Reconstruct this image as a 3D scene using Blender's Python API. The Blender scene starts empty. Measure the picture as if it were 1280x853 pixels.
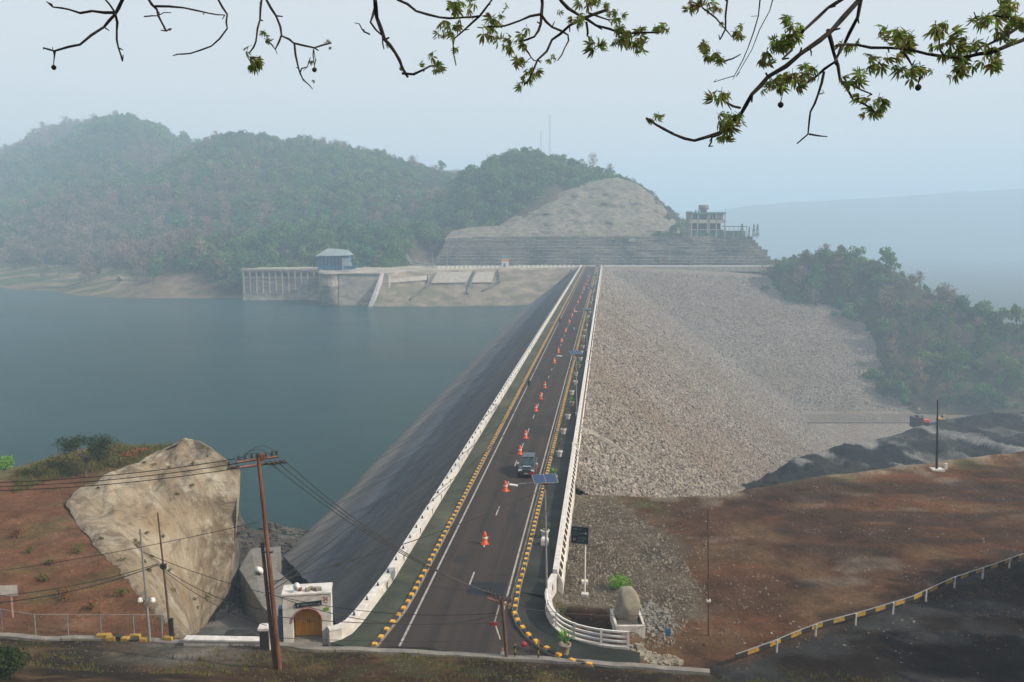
import bpy, math, random
import numpy as np
from mathutils import Vector, Matrix, Euler
R = math.radians
random.seed(7); rng = np.random.default_rng(7)
sc = bpy.context.scene
col = sc.collection
# ------------------------------------------------------------------ camera
FP = 1100.0; TH = R(7.7); CH = 27.0
cam = bpy.data.cameras.new('camera'); cam.sensor_width = 36; cam.lens = 36 * FP / 1280
cam.clip_start = 0.1; cam.clip_end = 20000
camo = bpy.data.objects.new('camera', cam); col.objects.link(camo)
camo.location = (0, 0, CH); camo.rotation_euler = (R(90) - TH, 0, 0)
sc.camera = camo
# ------------------------------------------------------------------ light
SUN_EL = R(35); SUN_AZ = R(106)          # clockwise from +Y: to the right and a little behind the camera
w = bpy.data.worlds.new("World"); sc.world = w; w.use_nodes = True
nt = w.node_tree; nt.nodes.clear()
sky = nt.nodes.new('ShaderNodeTexSky'); sky.sky_type = 'NISHITA'; sky.sun_disc = False
sky.sun_elevation = SUN_EL; sky.sun_rotation = SUN_AZ; sky.dust_density = 5.0; sky.air_density = 1.2; sky.altitude = 100
bg = nt.nodes.new('ShaderNodeBackground'); bg.inputs[1].default_value = 0.122
wo = nt.nodes.new('ShaderNodeOutputWorld')
mxs = nt.nodes.new('ShaderNodeMix'); mxs.data_type = 'RGBA'; mxs.inputs[0].default_value = 0.72      # a thin even veil of dust over the blue
mxs.inputs[7].default_value = (7.2, 6.95, 6.8, 1)
nt.links.new(sky.outputs[0], mxs.inputs[6]); nt.links.new(mxs.outputs[2], bg.inputs[0]); nt.links.new(bg.outputs[0], wo.inputs[0])
sl = bpy.data.lights.new('sun', 'SUN'); sl.energy = 5.0; sl.angle = R(1.0); sl.color = (1.0, 0.87, 0.69)
so = bpy.data.objects.new('sun', sl); col.objects.link(so)
sd = Vector((math.sin(SUN_AZ) * math.cos(SUN_EL), math.cos(SUN_AZ) * math.cos(SUN_EL), math.sin(SUN_EL)))
so.rotation_euler = (-sd).to_track_quat('-Z', 'Y').to_euler(); so.location = (60, -20, 120)
sc.view_settings.view_transform = 'Standard'; sc.view_settings.look = 'None'
sc.view_settings.exposure = 0.18; sc.view_settings.gamma = 1
sc.render.engine = 'CYCLES'
sc.cycles.max_bounces = 5; sc.cycles.diffuse_bounces = 2; sc.cycles.glossy_bounces = 2; sc.cycles.volume_bounces = 3
sc.cycles.transparent_max_bounces = 6; sc.cycles.caustics_reflective = False; sc.cycles.caustics_refractive = False
HAZE_DENSITY = 0.00065; HAZE_COLOR = (0.58, 0.79, 1.0); HAZE_G = 0.0

# ------------------------------------------------------------------ placing helpers
def P(px, py, z=0.0):
    "point of the plane at height z that is seen at a photo pixel"
    a = (px - 640) / FP; b = (426.5 - py) / FP
    dx, dy, dz = a, math.cos(TH) + b * math.sin(TH), -math.sin(TH) + b * math.cos(TH)
    t = (z - CH) / dz
    return Vector((dx * t, dy * t, z))
def Q(px, py, Y):
    "point at forward distance Y seen at a photo pixel"
    a = (px - 640) / FP; b = (426.5 - py) / FP
    dx, dy, dz = a, math.cos(TH) + b * math.sin(TH), -math.sin(TH) + b * math.cos(TH)
    t = Y / dy
    return Vector((dx * t, Y, CH + dz * t))
DU = (0.1074818, 0.9942070)
DRZ = -math.atan2(DU[0], DU[1])
def D(u, v, z=0.0):
    "u along the dam road, v to its right"
    return Vector((u * DU[0] + v * DU[1], u * DU[1] - v * DU[0], z))
def UV(x, y): return x * DU[0] + y * DU[1], x * DU[1] - y * DU[0]
# ------------------------------------------------------------------ noise
def vnoise(x, y, seed=0):
    xi = np.floor(x).astype(np.int64); yi = np.floor(y).astype(np.int64)
    xf = x - xi; yf = y - yi
    def h(i, j):
        n = (i * 374761393 + j * 668265263 + seed * 1442695041) & 0x7fffffff
        n = ((n ^ (n >> 13)) * 1274126177) & 0x7fffffff
        return ((n ^ (n >> 16)) & 0xffff) / 65535.0
    sx = xf * xf * (3 - 2 * xf); sy = yf * yf * (3 - 2 * yf)
    a = h(xi, yi); b = h(xi + 1, yi); c = h(xi, yi + 1); d = h(xi + 1, yi + 1)
    return (a + (b - a) * sx) * (1 - sy) + (c + (d - c) * sx) * sy
def fbm(x, y, seed=0, o=4):
    s = 0; a = .5; t = 0
    for k in range(o):
        s = s + a * vnoise(x * 2 ** k, y * 2 ** k, seed + k * 17); t += a; a *= .5
    return s / t
def smooth(a, b, x):
    t = np.clip((x - a) / (b - a), 0, 1); return t * t * (3 - 2 * t)
# ------------------------------------------------------------------ materials
def new_mat(name):
    m = bpy.data.materials.new(name); m.use_nodes = True
    n = m.node_tree; b = n.nodes['Principled BSDF']
    return m, n, b
def N(n, t, **kw):
    o = n.nodes.new(t)
    for k, v in kw.items():
        if k == 'ins':
            for i, x in v.items(): o.inputs[i].default_value = x
        else: setattr(o, k, v)
    return o
def c4(c): return (c[0], c[1], c[2], 1)
def mixcol(n, fac, a, b, mode='MIX'):
    m = N(n, 'ShaderNodeMix', data_type='RGBA', blend_type=mode)
    for s, v in ((m.inputs[0], fac), (m.inputs[6], a), (m.inputs[7], b)):
        if isinstance(v, (tuple, list)): s.default_value = c4(v)
        elif isinstance(v, (int, float)): s.default_value = v
        else: n.links.new(v, s)
    return m.outputs[2]
def coords(n, kind='pos', scale=(1, 1, 1), rot=(0, 0, 0)):
    if kind == 'pos':
        g = N(n, 'ShaderNodeNewGeometry'); s = g.outputs['Position']
    else:
        g = N(n, 'ShaderNodeTexCoord'); s = g.outputs['Object']
    mp = N(n, 'ShaderNodeMapping'); n.links.new(s, mp.inputs[0])
    mp.inputs['Scale'].default_value = scale; mp.inputs['Rotation'].default_value = rot
    return mp.outputs[0]
def noise(n, vec, scale, detail=6, rough=.6, lo=.35, hi=.65):
    t = N(n, 'ShaderNodeTexNoise'); t.inputs['Scale'].default_value = scale
    t.inputs['Detail'].default_value = detail; t.inputs['Roughness'].default_value = rough
    n.links.new(vec, t.inputs['Vector'])
    r = N(n, 'ShaderNodeMapRange'); r.inputs[1].default_value = lo; r.inputs[2].default_value = hi
    n.links.new(t.outputs[0], r.inputs[0])
    return r.outputs[0]
def bump(n, b, h, strength=.5, dist=.1):
    bp = N(n, 'ShaderNodeBump'); bp.inputs['Strength'].default_value = strength; bp.inputs['Distance'].default_value = dist
    n.links.new(h, bp.inputs['Height']); n.links.new(bp.outputs[0], b.inputs['Normal'])
def pm(name, c1, c2=None, scale=3.0, rough=.8, bs=.3, bd=.02, kind='obj', stretch=(1, 1, 1), c3=None, scale3=.3, f3=.6, metal=0, rot=(0, 0, 0), spec=.3):
    "plain procedural surface: two colours by noise, a third in larger stains, fine relief"
    m, n, b = new_mat(name)
    if c2 is None: c2 = tuple(x * .72 for x in c1)
    if max(c1) < .6: c1 = tuple(x * .74 for x in c1); c2 = tuple(x * .66 for x in c2)
    v = coords(n, kind, stretch, rot)
    f = noise(n, v, scale)
    c = mixcol(n, f, c1, c2)
    if c3 is not None:
        g = noise(n, v, scale3, 4, .55, .45, .7)
        mm = N(n, 'ShaderNodeMath', operation='MULTIPLY'); n.links.new(g, mm.inputs[0]); mm.inputs[1].default_value = f3
        c = mixcol(n, mm.outputs[0], c, c3)
    n.links.new(c, b.inputs['Base Color'])
    b.inputs['Roughness'].default_value = rough; b.inputs['Metallic'].default_value = metal
    b.inputs['Specular IOR Level'].default_value = spec
    if bs > 0:
        bump(n, b, noise(n, v, scale * 3, 5, .7, 0, 1), bs, bd)
    return m
M = {}
M['white'] = pm('white_painted_concrete', (.61, .59, .56), (.44, .43, .41), 1.5, .7, c3=(.33, .29, .25), scale3=.8, f3=.55)
M['white_clean'] = pm('white_paint', (.75, .74, .72), (.62, .61, .60), 2, .5)
M['cap'] = pm('weathered_white_cap', (.62, .61, .59), (.46, .45, .44), 2.5, .7, c3=(.40, .38, .36), scale3=1.2, f3=.45)
M['conc'] = pm('weathered_concrete', (.32, .30, .27), (.22, .21, .19), 1.2, .9, c3=(.12, .115, .11), scale3=.35)
M['conc_pale'] = pm('pale_concrete', (.46, .43, .38), (.33, .31, .28), .5, .9, c3=(.22, .20, .18), scale3=.12)
M['conc_far'] = pm('stained_intake_concrete', (.55, .49, .41), (.40, .36, .31), .35, .9, c3=(.14, .13, .125), scale3=.09, f3=.8, stretch=(1, 1, 2.5), kind='pos')
M['conc_dark'] = pm('dark_wet_concrete', (.11, .11, .10), (.06, .062, .06), .8, .7, c3=(.22, .21, .19), scale3=.25)
M['yellow'] = pm('yellow_kerb_paint', (.66, .36, .035), (.50, .26, .03), 4, .6)
M['yellow_dull'] = pm('faded_yellow_paint', (.52, .33, .05), (.30, .20, .04), 4, .6)
M['black'] = pm('black_kerb_paint', (.025, .025, .025), (.045, .042, .04), 4, .6)
M['line'] = pm('worn_line_paint', (.52, .50, .46), (.30, .285, .27), 2.5, .7)
M['orange'] = pm('orange_plastic', (.68, .10, .02), (.50, .055, .012), 6, .45, bs=.05)
M['refl'] = pm('white_reflective_band', (.75, .72, .70), (.6, .58, .56), 6, .4, bs=.05)
M['rust'] = pm('rusty_steel', (.20, .075, .035), (.12, .05, .03), 3, .8, c3=(.33, .17, .12), scale3=.9, stretch=(1, 1, .3))
M['pole_brown'] = pm('brown_weathered_pole', (.17, .10, .065), (.10, .065, .05), 3, .8, stretch=(1, 1, .3))
M['pole_grey'] = pm('galvanised_steel', (.42, .42, .42), (.33, .33, .33), 3, .5, metal=.3)
M['dark_metal'] = pm('dark_metal', (.03, .03, .032), (.05, .048, .045), 4, .5)
M['cable'] = pm('black_cable', (.012, .012, .012), (.02, .02, .02), 4, .6, bs=0)
M['wood_dark'] = pm('dark_bark', (.035, .027, .02), (.018, .014, .011), 30, .9, bs=.6, bd=.004)
M['door'] = pm('ochre_door_paint', (.62, .30, .03), (.48, .21, .02), 3, .6, stretch=(1, 1, .2))
M['void'] = pm('dark_interior', (.035, .02, .012), (.02, .012, .01), 3, .9)  # near-black for interiors and for the painted fin shadows
M['sign_dark'] = pm('dark_sign_board', (.012, .035, .04), (.02, .028, .045), 3, .4)
M['sign_mark'] = pm('pale_sign_print', (.45, .50, .50), (.35, .40, .40), 9, .5, bs=0)
M['sign_teal'] = pm('teal_sign_print', (.05, .16, .15), (.04, .12, .12), 9, .5, bs=0)
M['sign_white'] = pm('faded_white_sign', (.60, .57, .54), (.48, .45, .43), 3, .6)
M['blue'] = pm('blue_paint', (.05, .19, .36), (.04, .14, .27), 3, .5)
M['blue_wall'] = pm('blue_cladding', (.02, .14, .30), (.015, .10, .22), .6, .7, kind='pos')
M['roof_pale'] = pm('pale_metal_roof', (.30, .38, .42), (.24, .31, .35), .8, .5)
M['red'] = pm('red_paint', (.42, .035, .03), (.30, .025, .02), 4, .5)
M['pink'] = pm('faded_pink_paint', (.55, .30, .30), (.42, .20, .2), 4, .6)
M['green_trim'] = pm('green_facade', (.10, .24, .22), (.07, .17, .16), 1, .7)
M['facade'] = pm('pale_facade', (.50, .48, .40), (.38, .37, .32), .5, .8)
M['glass_dark'] = pm('dark_glass', (.03, .05, .06), (.02, .035, .045), .8, .25, bs=0, spec=.6)
M['panel'] = pm('solar_cell', (.02, .06, .17), (.015, .045, .13), 12, .2, bs=0, spec=.6)
M['car'] = pm('dark_blue_car_paint', (.018, .03, .05), (.015, .025, .04), 5, .22, bs=0, spec=.7)
M['chrome'] = pm('chrome', (.6, .6, .62), (.5, .5, .52), 5, .2, bs=0, metal=.8)
M['tyre'] = pm('rubber', (.015, .015, .015), (.03, .03, .03), 9, .8)
M['lamp'] = pm('headlamp_glass', (.7, .7, .72), (.6, .6, .62), 5, .2, bs=0)
M['skin'] = pm('skin', (.28, .15, .09), (.22, .12, .07), 9, .6, bs=0)
M['cloth'] = pm('dark_clothing', (.03, .03, .04), (.05, .05, .06), 9, .9)
M['cloth_teal'] = pm('teal_clothing', (.03, .10, .11), (.03, .07, .08), 9, .9)
M['terracotta'] = pm('pale_pot', (.40, .34, .27), (.28, .24, .19), 6, .8)
M['walk'] = pm('mossy_sidewalk', (.060, .078, .055), (.038, .05, .038), .6, .9, c3=(.11, .10, .075), scale3=.12, kind='pos')
M['verge'] = pm('dark_verge_paving', (.022, .030, .026), (.014, .019, .017), 1.2, .9, c3=(.05, .055, .048), scale3=.3, kind='pos')
M['rock_pale'] = pm('pale_boulder', (.40, .37, .30), (.24, .22, .18), 1.2, .9, bs=.6, bd=.05, c3=(.14, .10, .075), scale3=.8)
M['rock_dark'] = pm('dark_rubble', (.09, .082, .075), (.045, .042, .04), .8, .95, kind='pos', bs=.9, bd=.2, c3=(.17, .15, .13), scale3=.3)
M['rock_cut'] = pm('quarried_rock_face', (.34, .30, .24), (.15, .14, .115), .22, .95, kind='pos', bs=.9, bd=1.5, c3=(.13, .15, .09), scale3=.05, f3=.6, stretch=(1, 1, 2.2))

LM = 1.0
def leafmat(name, c1, c2, c3, sc1=.02, sc2=.5, trans=.25, kind='pos', inst=True):
    m, n, b = new_mat(name)
    v = coords(n, kind)
    c = mixcol(n, noise(n, v, sc1, 4, .6, .4, .6), c1, c2)
    if inst:
        oi = N(n, 'ShaderNodeObjectInfo')
        r = N(n, 'ShaderNodeMapRange'); r.inputs[1].default_value = .45; r.inputs[2].default_value = 1
        n.links.new(oi.outputs['Random'], r.inputs[0])
        c = mixcol(n, r.outputs[0], c, c3)
        hs = N(n, 'ShaderNodeHueSaturation'); r2 = N(n, 'ShaderNodeMapRange'); r2.inputs[3].default_value = .70; r2.inputs[4].default_value = 1.2
        mu = N(n, 'ShaderNodeMath', operation='MULTIPLY'); mu.inputs[1].default_value = 7.13
        fr = N(n, 'ShaderNodeMath', operation='FRACT')
        n.links.new(oi.outputs['Random'], mu.inputs[0]); n.links.new(mu.outputs[0], fr.inputs[0]); n.links.new(fr.outputs[0], r2.inputs[0])
        n.links.new(r2.outputs[0], hs.inputs['Value']); n.links.new(c, hs.inputs['Color']); c = hs.outputs[0]
    else:
        c = mixcol(n, noise(n, v, sc2, 3, .6, .4, .65), c, c3)
    n.links.new(c, b.inputs['Base Color']); b.inputs['Roughness'].default_value = .75
    b.inputs['Specular IOR Level'].default_value = .15
    if trans:
        tr = N(n, 'ShaderNodeBsdfTranslucent'); mx = N(n, 'ShaderNodeMixShader'); mx.inputs[0].default_value = trans
        n.links.new(c, tr.inputs[0]); n.links.new(b.outputs[0], mx.inputs[1]); n.links.new(tr.outputs[0], mx.inputs[2])
        n.links.new(mx.outputs[0], n.nodes['Material Output'].inputs[0])
    return m
M['leaf_green'] = leafmat('green_foliage', (.03, .14, .035), (.09, .18, .035), (.13, .18, .045))
M['leaf_olive'] = leafmat('olive_foliage', (.085, .13, .045), (.15, .15, .06), (.17, .14, .08))
M['leaf_bare'] = leafmat('dry_twigs', (.24, .17, .12), (.16, .14, .09), (.27, .20, .15))
M['leaf_near'] = leafmat('shrub_leaves', (.05, .10, .025), (.10, .13, .03), (.16, .09, .03), .8, 2.5, .2, 'pos', False)
M['leaf_lime'] = leafmat('lime_leaves', (.12, .33, .03), (.10, .26, .03), (.20, .35, .05), .8, 2.5, .3, 'pos', False)
M['leaf_red'] = leafmat('red_shrub_leaves', (.30, .075, .03), (.16, .08, .03), (.10, .10, .03), 1.5, 3, .2, 'pos', False)
M['leaf_branch'] = leafmat('young_palmate_leaves', (.11, .25, .04), (.20, .27, .06), (.20, .13, .06), 9, 22, .68, 'pos', False)
M['dry'] = leafmat('dry_grass_blades', (.16, .10, .05), (.12, .10, .04), (.20, .14, .07), .5, 2.0, .2, 'pos', False)
M['leaf_dark'] = leafmat('very_dark_leaves', (.010, .028, .008), (.018, .035, .010), (.035, .045, .012), .8, 2.5, .1, 'pos', False)
M['bark'] = pm('grey_bark', (.20, .16, .13), (.12, .10, .08), 2, .9)

def terrain_mat(name, scale_f=.5, bs=.7, bd=.25, speck=0.0, layer=False):
    "colour comes from the zone colour of the ground, broken up by grain"
    m, n, b = new_mat(name)
    at = N(n, 'ShaderNodeAttribute', attribute_name='zone')
    v = coords(n, 'pos', (1, 1, 1))
    f = noise(n, v, scale_f, 8, .7, .3, .7)
    r = N(n, 'ShaderNodeMapRange'); r.inputs[3].default_value = .30; r.inputs[4].default_value = .92; n.links.new(f, r.inputs[0])
    g = noise(n, v, scale_f * 9, 6, .75, .3, .7)
    r2 = N(n, 'ShaderNodeMapRange'); r2.inputs[3].default_value = .65; r2.inputs[4].default_value = 1.3; n.links.new(g, r2.inputs[0])
    mu = N(n, 'ShaderNodeMath', operation='MULTIPLY'); n.links.new(r.outputs[0], mu.inputs[0]); n.links.new(r2.outputs[0], mu.inputs[1])
    hs = N(n, 'ShaderNodeHueSaturation'); n.links.new(mu.outputs[0], hs.inputs['Value']); n.links.new(at.outputs['Color'], hs.inputs['Color'])
    c = hs.outputs[0]
    if speck:
        t = N(n, 'ShaderNodeTexVoronoi'); t.inputs['Scale'].default_value = speck; n.links.new(v, t.inputs['Vector'])
        rr = N(n, 'ShaderNodeMapRange'); rr.inputs[1].default_value = .12; rr.inputs[2].default_value = .2; rr.inputs[3].default_value = 1; rr.inputs[4].default_value = 0
        n.links.new(t.outputs['Distance'], rr.inputs[0])
        k = noise(n, v, .35, 4, .6, .52, .7)
        mm = N(n, 'ShaderNodeMath', operation='MULTIPLY'); n.links.new(rr.outputs[0], mm.inputs[0]); n.links.new(k, mm.inputs[1])
        c = mixcol(n, mm.outputs[0], c, (.34, .29, .24))
    n.links.new(c, b.inputs['Base Color']); b.inputs['Roughness'].default_value = .95; b.inputs['Specular IOR Level'].default_value = .1
    bump(n, b, noise(n, v, scale_f * 4, 8, .75, 0, 1), bs, bd)
    return m
M['ground'] = terrain_mat('bare_red_brown_earth', .35, .8, .25, 2.2)
M['hill'] = terrain_mat('wooded_hill_soil', .02, .8, 3)
M['heap'] = terrain_mat('dark_spoil', .08, .9, 1.2)

def water_mat():
    m, n, b = new_mat('lake_water')
    v = coords(n, 'pos', (.9, 1.6, 1))
    vl = coords(n, 'pos', (.004, .014, 1))
    rr = N(n, 'ShaderNodeMapRange'); rr.inputs[3].default_value = .10; rr.inputs[4].default_value = .26; n.links.new(noise(n, vl, 1.0, 5, .6, .35, .65), rr.inputs[0]); n.links.new(rr.outputs[0], b.inputs['Roughness'])
    c = mixcol(n, noise(n, v, .012, 4, .6, .3, .7), (.004, .046, .056), (.007, .060, .070))
    n.links.new(c, b.inputs['Base Color']); b.inputs['Specular IOR Level'].default_value = .42
    b.inputs['IOR'].default_value = 1.33
    bump(n, b, noise(n, v, .32, 9, .78, 0, 1), 1.0, 1.1)
    return m
M['water'] = water_mat()

def road_mat():
    m, n, b = new_mat('worn_asphalt')
    v = coords(n, 'pos', (1, 1, 1), (0, 0, -DRZ))
    vs = coords(n, 'pos', (1, .02, 1))
    # map along the road: rotate so x = across
    mp = vs.node; mp.vector_type = 'POINT'
    r1 = N(n, 'ShaderNodeMapping'); g = N(n, 'ShaderNodeNewGeometry'); n.links.new(g.outputs['Position'], r1.inputs[0])
    r1.inputs['Rotation'].default_value = (0, 0, -DRZ)
    r2 = N(n, 'ShaderNodeMapping'); n.links.new(r1.outputs[0], r2.inputs[0]); r2.inputs['Scale'].default_value = (.9, .012, 1)
    streak = noise(n, r2.outputs[0], 1.0, 4, .6, .35, .68)
    c = mixcol(n, noise(n, v, .25, 6, .65, .3, .7), (.016, .015, .018), (.030, .027, .029))
    c = mixcol(n, streak, c, (.052, .040, .034))
    c = mixcol(n, noise(n, v, .06, 6, .7, .55, .75), c, (.010, .010, .012))
    fine = noise(n, v, 25, 3, .7, .3, .7)
    c = mixcol(n, .25, c, mixcol(n, fine, (.012, .012, .012), (.09, .075, .065)))
    n.links.new(c, b.inputs['Base Color']); b.inputs['Roughness'].default_value = .9; b.inputs['Specular IOR Level'].default_value = .12
    bump(n, b, fine, .2, .01)
    return m
M['road'] = road_mat()
M['patch2'] = pm('older_asphalt_repair', (.020, .019, .021), (.030, .027, .027), 2.5, .9, kind='pos')
M['patch'] = pm('fresh_asphalt_patch', (.012, .018, .026), (.01, .014, .02), 3, .8, kind='pos')

def face_mat():
    "asphaltic upstream lining: lanes of paving running down and along, stained by the falling water"
    m, n, b = new_mat('stained_upstream_lining')
    r1 = N(n, 'ShaderNodeMapping'); g = N(n, 'ShaderNodeNewGeometry'); n.links.new(g.outputs['Position'], r1.inputs[0])
    r1.inputs['Rotation'].default_value = (0, 0, -DRZ)
    a = N(n, 'ShaderNodeMapping'); n.links.new(r1.outputs[0], a.inputs[0]); a.inputs['Scale'].default_value = (.22, .0035, .1)
    b2 = N(n, 'ShaderNodeMapping'); n.links.new(r1.outputs[0], b2.inputs[0]); b2.inputs['Scale'].default_value = (.05, .35, .05)
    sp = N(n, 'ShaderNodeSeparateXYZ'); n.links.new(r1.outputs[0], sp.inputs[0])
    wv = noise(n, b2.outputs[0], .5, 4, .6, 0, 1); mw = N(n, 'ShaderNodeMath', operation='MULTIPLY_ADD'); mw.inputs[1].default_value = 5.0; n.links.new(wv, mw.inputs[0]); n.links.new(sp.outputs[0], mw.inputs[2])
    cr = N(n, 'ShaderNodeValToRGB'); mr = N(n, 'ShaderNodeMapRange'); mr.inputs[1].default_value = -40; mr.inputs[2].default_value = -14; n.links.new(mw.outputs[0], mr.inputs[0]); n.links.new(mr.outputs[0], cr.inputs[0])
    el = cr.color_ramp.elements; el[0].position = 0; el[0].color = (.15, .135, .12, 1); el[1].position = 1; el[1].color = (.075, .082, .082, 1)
    for ps, cc in ((.12, (.21, .195, .175)), (.30, (.13, .135, .14)), (.42, (.15, .17, .19)), (.52, (.055, .068, .09)), (.66, (.05, .06, .078)), (.74, (.085, .09, .09)), (.88, (.055, .06, .062))):  # tone by distance from the crest: dark upper half, lighter towards the water
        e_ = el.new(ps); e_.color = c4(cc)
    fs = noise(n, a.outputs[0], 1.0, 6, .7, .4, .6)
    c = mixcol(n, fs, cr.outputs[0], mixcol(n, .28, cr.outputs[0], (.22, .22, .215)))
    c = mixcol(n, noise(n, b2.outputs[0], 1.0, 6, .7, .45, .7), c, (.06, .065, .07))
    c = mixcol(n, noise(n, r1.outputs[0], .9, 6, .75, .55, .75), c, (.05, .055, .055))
    n.links.new(c, b.inputs['Base Color']); b.inputs['Roughness'].default_value = .95; b.inputs['Specular IOR Level'].default_value = .08
    bump(n, b, noise(n, a.outputs[0], 4, 8, .75, 0, 1), .8, .4)
    return m
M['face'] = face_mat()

def rock_mat():
    m, n, b = new_mat('riprap_stone')
    v = coords(n, 'pos')
    oi = N(n, 'ShaderNodeObjectInfo')
    c = mixcol(n, oi.outputs['Random'], (.15, .138, .125), (.37, .33, .29))
    c = mixcol(n, noise(n, v, .035, 5, .65, .42, .68), c, (.23, .185, .15))
    c = mixcol(n, noise(n, v, 2.5, 4, .7, .45, .8), c, (.12, .11, .10))
    n.links.new(c, b.inputs['Base Color']); b.inputs['Roughness'].default_value = .95; b.inputs['Specular IOR Level'].default_value = .15
    bump(n, b, noise(n, v, 5, 4, .7, 0, 1), .5, .08)
    return m
M['stone'] = rock_mat()
def fill_mat():
    m, n, b = new_mat('rockfill_bed')
    v = coords(n, 'pos')
    t = N(n, 'ShaderNodeTexVoronoi'); t.inputs['Scale'].default_value = 2.2; n.links.new(v, t.inputs['Vector'])
    bw = N(n, 'ShaderNodeRGBToBW'); n.links.new(t.outputs['Color'], bw.inputs[0])
    c = mixcol(n, bw.outputs[0], (.14, .125, .11), (.33, .29, .25))
    c = mixcol(n, noise(n, v, .03, 5, .65, .42, .68), c, (.20, .155, .12))
    n.links.new(c, b.inputs['Base Color']); b.inputs['Roughness'].default_value = .95; b.inputs['Specular IOR Level'].default_value = .1
    bump(n, b, t.outputs['Distance'], .9, .6)
    return m
M['fill'] = fill_mat()

def slab_mat():
    m, n, b = new_mat('sprayed_concrete_on_rock')
    def along(s1, s2):
        "coordinates stretched along the fall line of the sprayed face"
        d = Vector((.66, -.36, -.66)).normalized(); n1 = d.cross(Vector((0, 0, 1))).normalized(); n2 = d.cross(n1)
        g = N(n, 'ShaderNodeNewGeometry'); cx_ = N(n, 'ShaderNodeCombineXYZ')
        for i_, (ax, s_) in enumerate(((n1, s1), (n2, s1), (d, s2))):
            dp_ = N(n, 'ShaderNodeVectorMath', operation='DOT_PRODUCT'); dp_.inputs[1].default_value = tuple(ax * s_); n.links.new(g.outputs['Position'], dp_.inputs[0]); n.links.new(dp_.outputs['Value'], cx_.inputs[i_])
        return cx_.outputs[0]
    r = along(.30, .035); r2 = along(1.1, .07)
    c = mixcol(n, noise(n, r, 1, 5, .6, .38, .62), (.40, .34, .25), (.20, .155, .105))
    c = mixcol(n, noise(n, r2, 1, 5, .65, .48, .68), c, (.46, .42, .34))
    v = coords(n, 'pos')
    c = mixcol(n, noise(n, v, .09, 4, .6, .5, .62), c, (.30, .23, .15))
    c = mixcol(n, noise(n, v, .8, 8, .8, .52, .72), c, (.08, .065, .045))
    vc = N(n, 'ShaderNodeTexVoronoi', feature='DISTANCE_TO_EDGE'); vc.inputs['Scale'].default_value = .28; n.links.new(r2, vc.inputs['Vector'])
    vr = N(n, 'ShaderNodeMapRange'); vr.inputs[1].default_value = .0; vr.inputs[2].default_value = .03; vr.inputs[3].default_value = .3; vr.inputs[4].default_value = 0; n.links.new(vc.outputs['Distance'], vr.inputs[0]); c = mixcol(n, vr.outputs[0], c, (.06, .05, .04))
    n.links.new(c, b.inputs['Base Color']); b.inputs['Roughness'].default_value = .95; b.inputs['Specular IOR Level'].default_value = .1
    c = mixcol(n, noise(n, coords(n, 'pos', (.12, .12, 1.6), (R(14), R(-20), 0)), 1.0, 8, .75, .55, .68), c, (.20, .16, .11))
    n.links.new(c, b.inputs['Base Color'])
    ad = N(n, 'ShaderNodeMath', operation='ADD'); n.links.new(noise(n, r2, 2, 8, .8, 0, 1), ad.inputs[0]); n.links.new(noise(n, v, 1.3, 10, .8, .2, .8), ad.inputs[1])
    bump(n, b, ad.outputs[0], .8, .3)
    return m
M['slab'] = slab_mat()
def terrace_mat():
    m, n, b = new_mat('terraced_masonry')
    v = coords(n, 'pos')
    t = N(n, 'ShaderNodeTexWave', wave_type='BANDS', bands_direction='Z'); t.inputs['Scale'].default_value = .35
    t.inputs['Distortion'].default_value = 2.5; t.inputs['Detail'].default_value = 3; n.links.new(v, t.inputs['Vector'])
    c = mixcol(n, t.outputs['Fac'], (.115, .115, .10), (.20, .185, .155))
    c = mixcol(n, noise(n, v, .045, 5, .6, .42, .62), c, (.05, .06, .058))
    c = mixcol(n, noise(n, v, .6, 5, .7, .5, .8), c, (.30, .27, .23))
    n.links.new(c, b.inputs['Base Color']); b.inputs['Roughness'].default_value = .95
    bump(n, b, t.outputs['Fac'], .8, .4)
    return m
M['terrace'] = terrace_mat()
M['gravel'] = pm('brown_gravel', (.27, .23, .18), (.11, .09, .07), 1.1, .95, kind='pos', c3=(.35, .33, .29), scale3=2.0, f3=.6)
M['litter'] = pm('dull_stone_chips', (.16, .13, .10), (.08, .065, .05), 3, .95)

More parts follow.
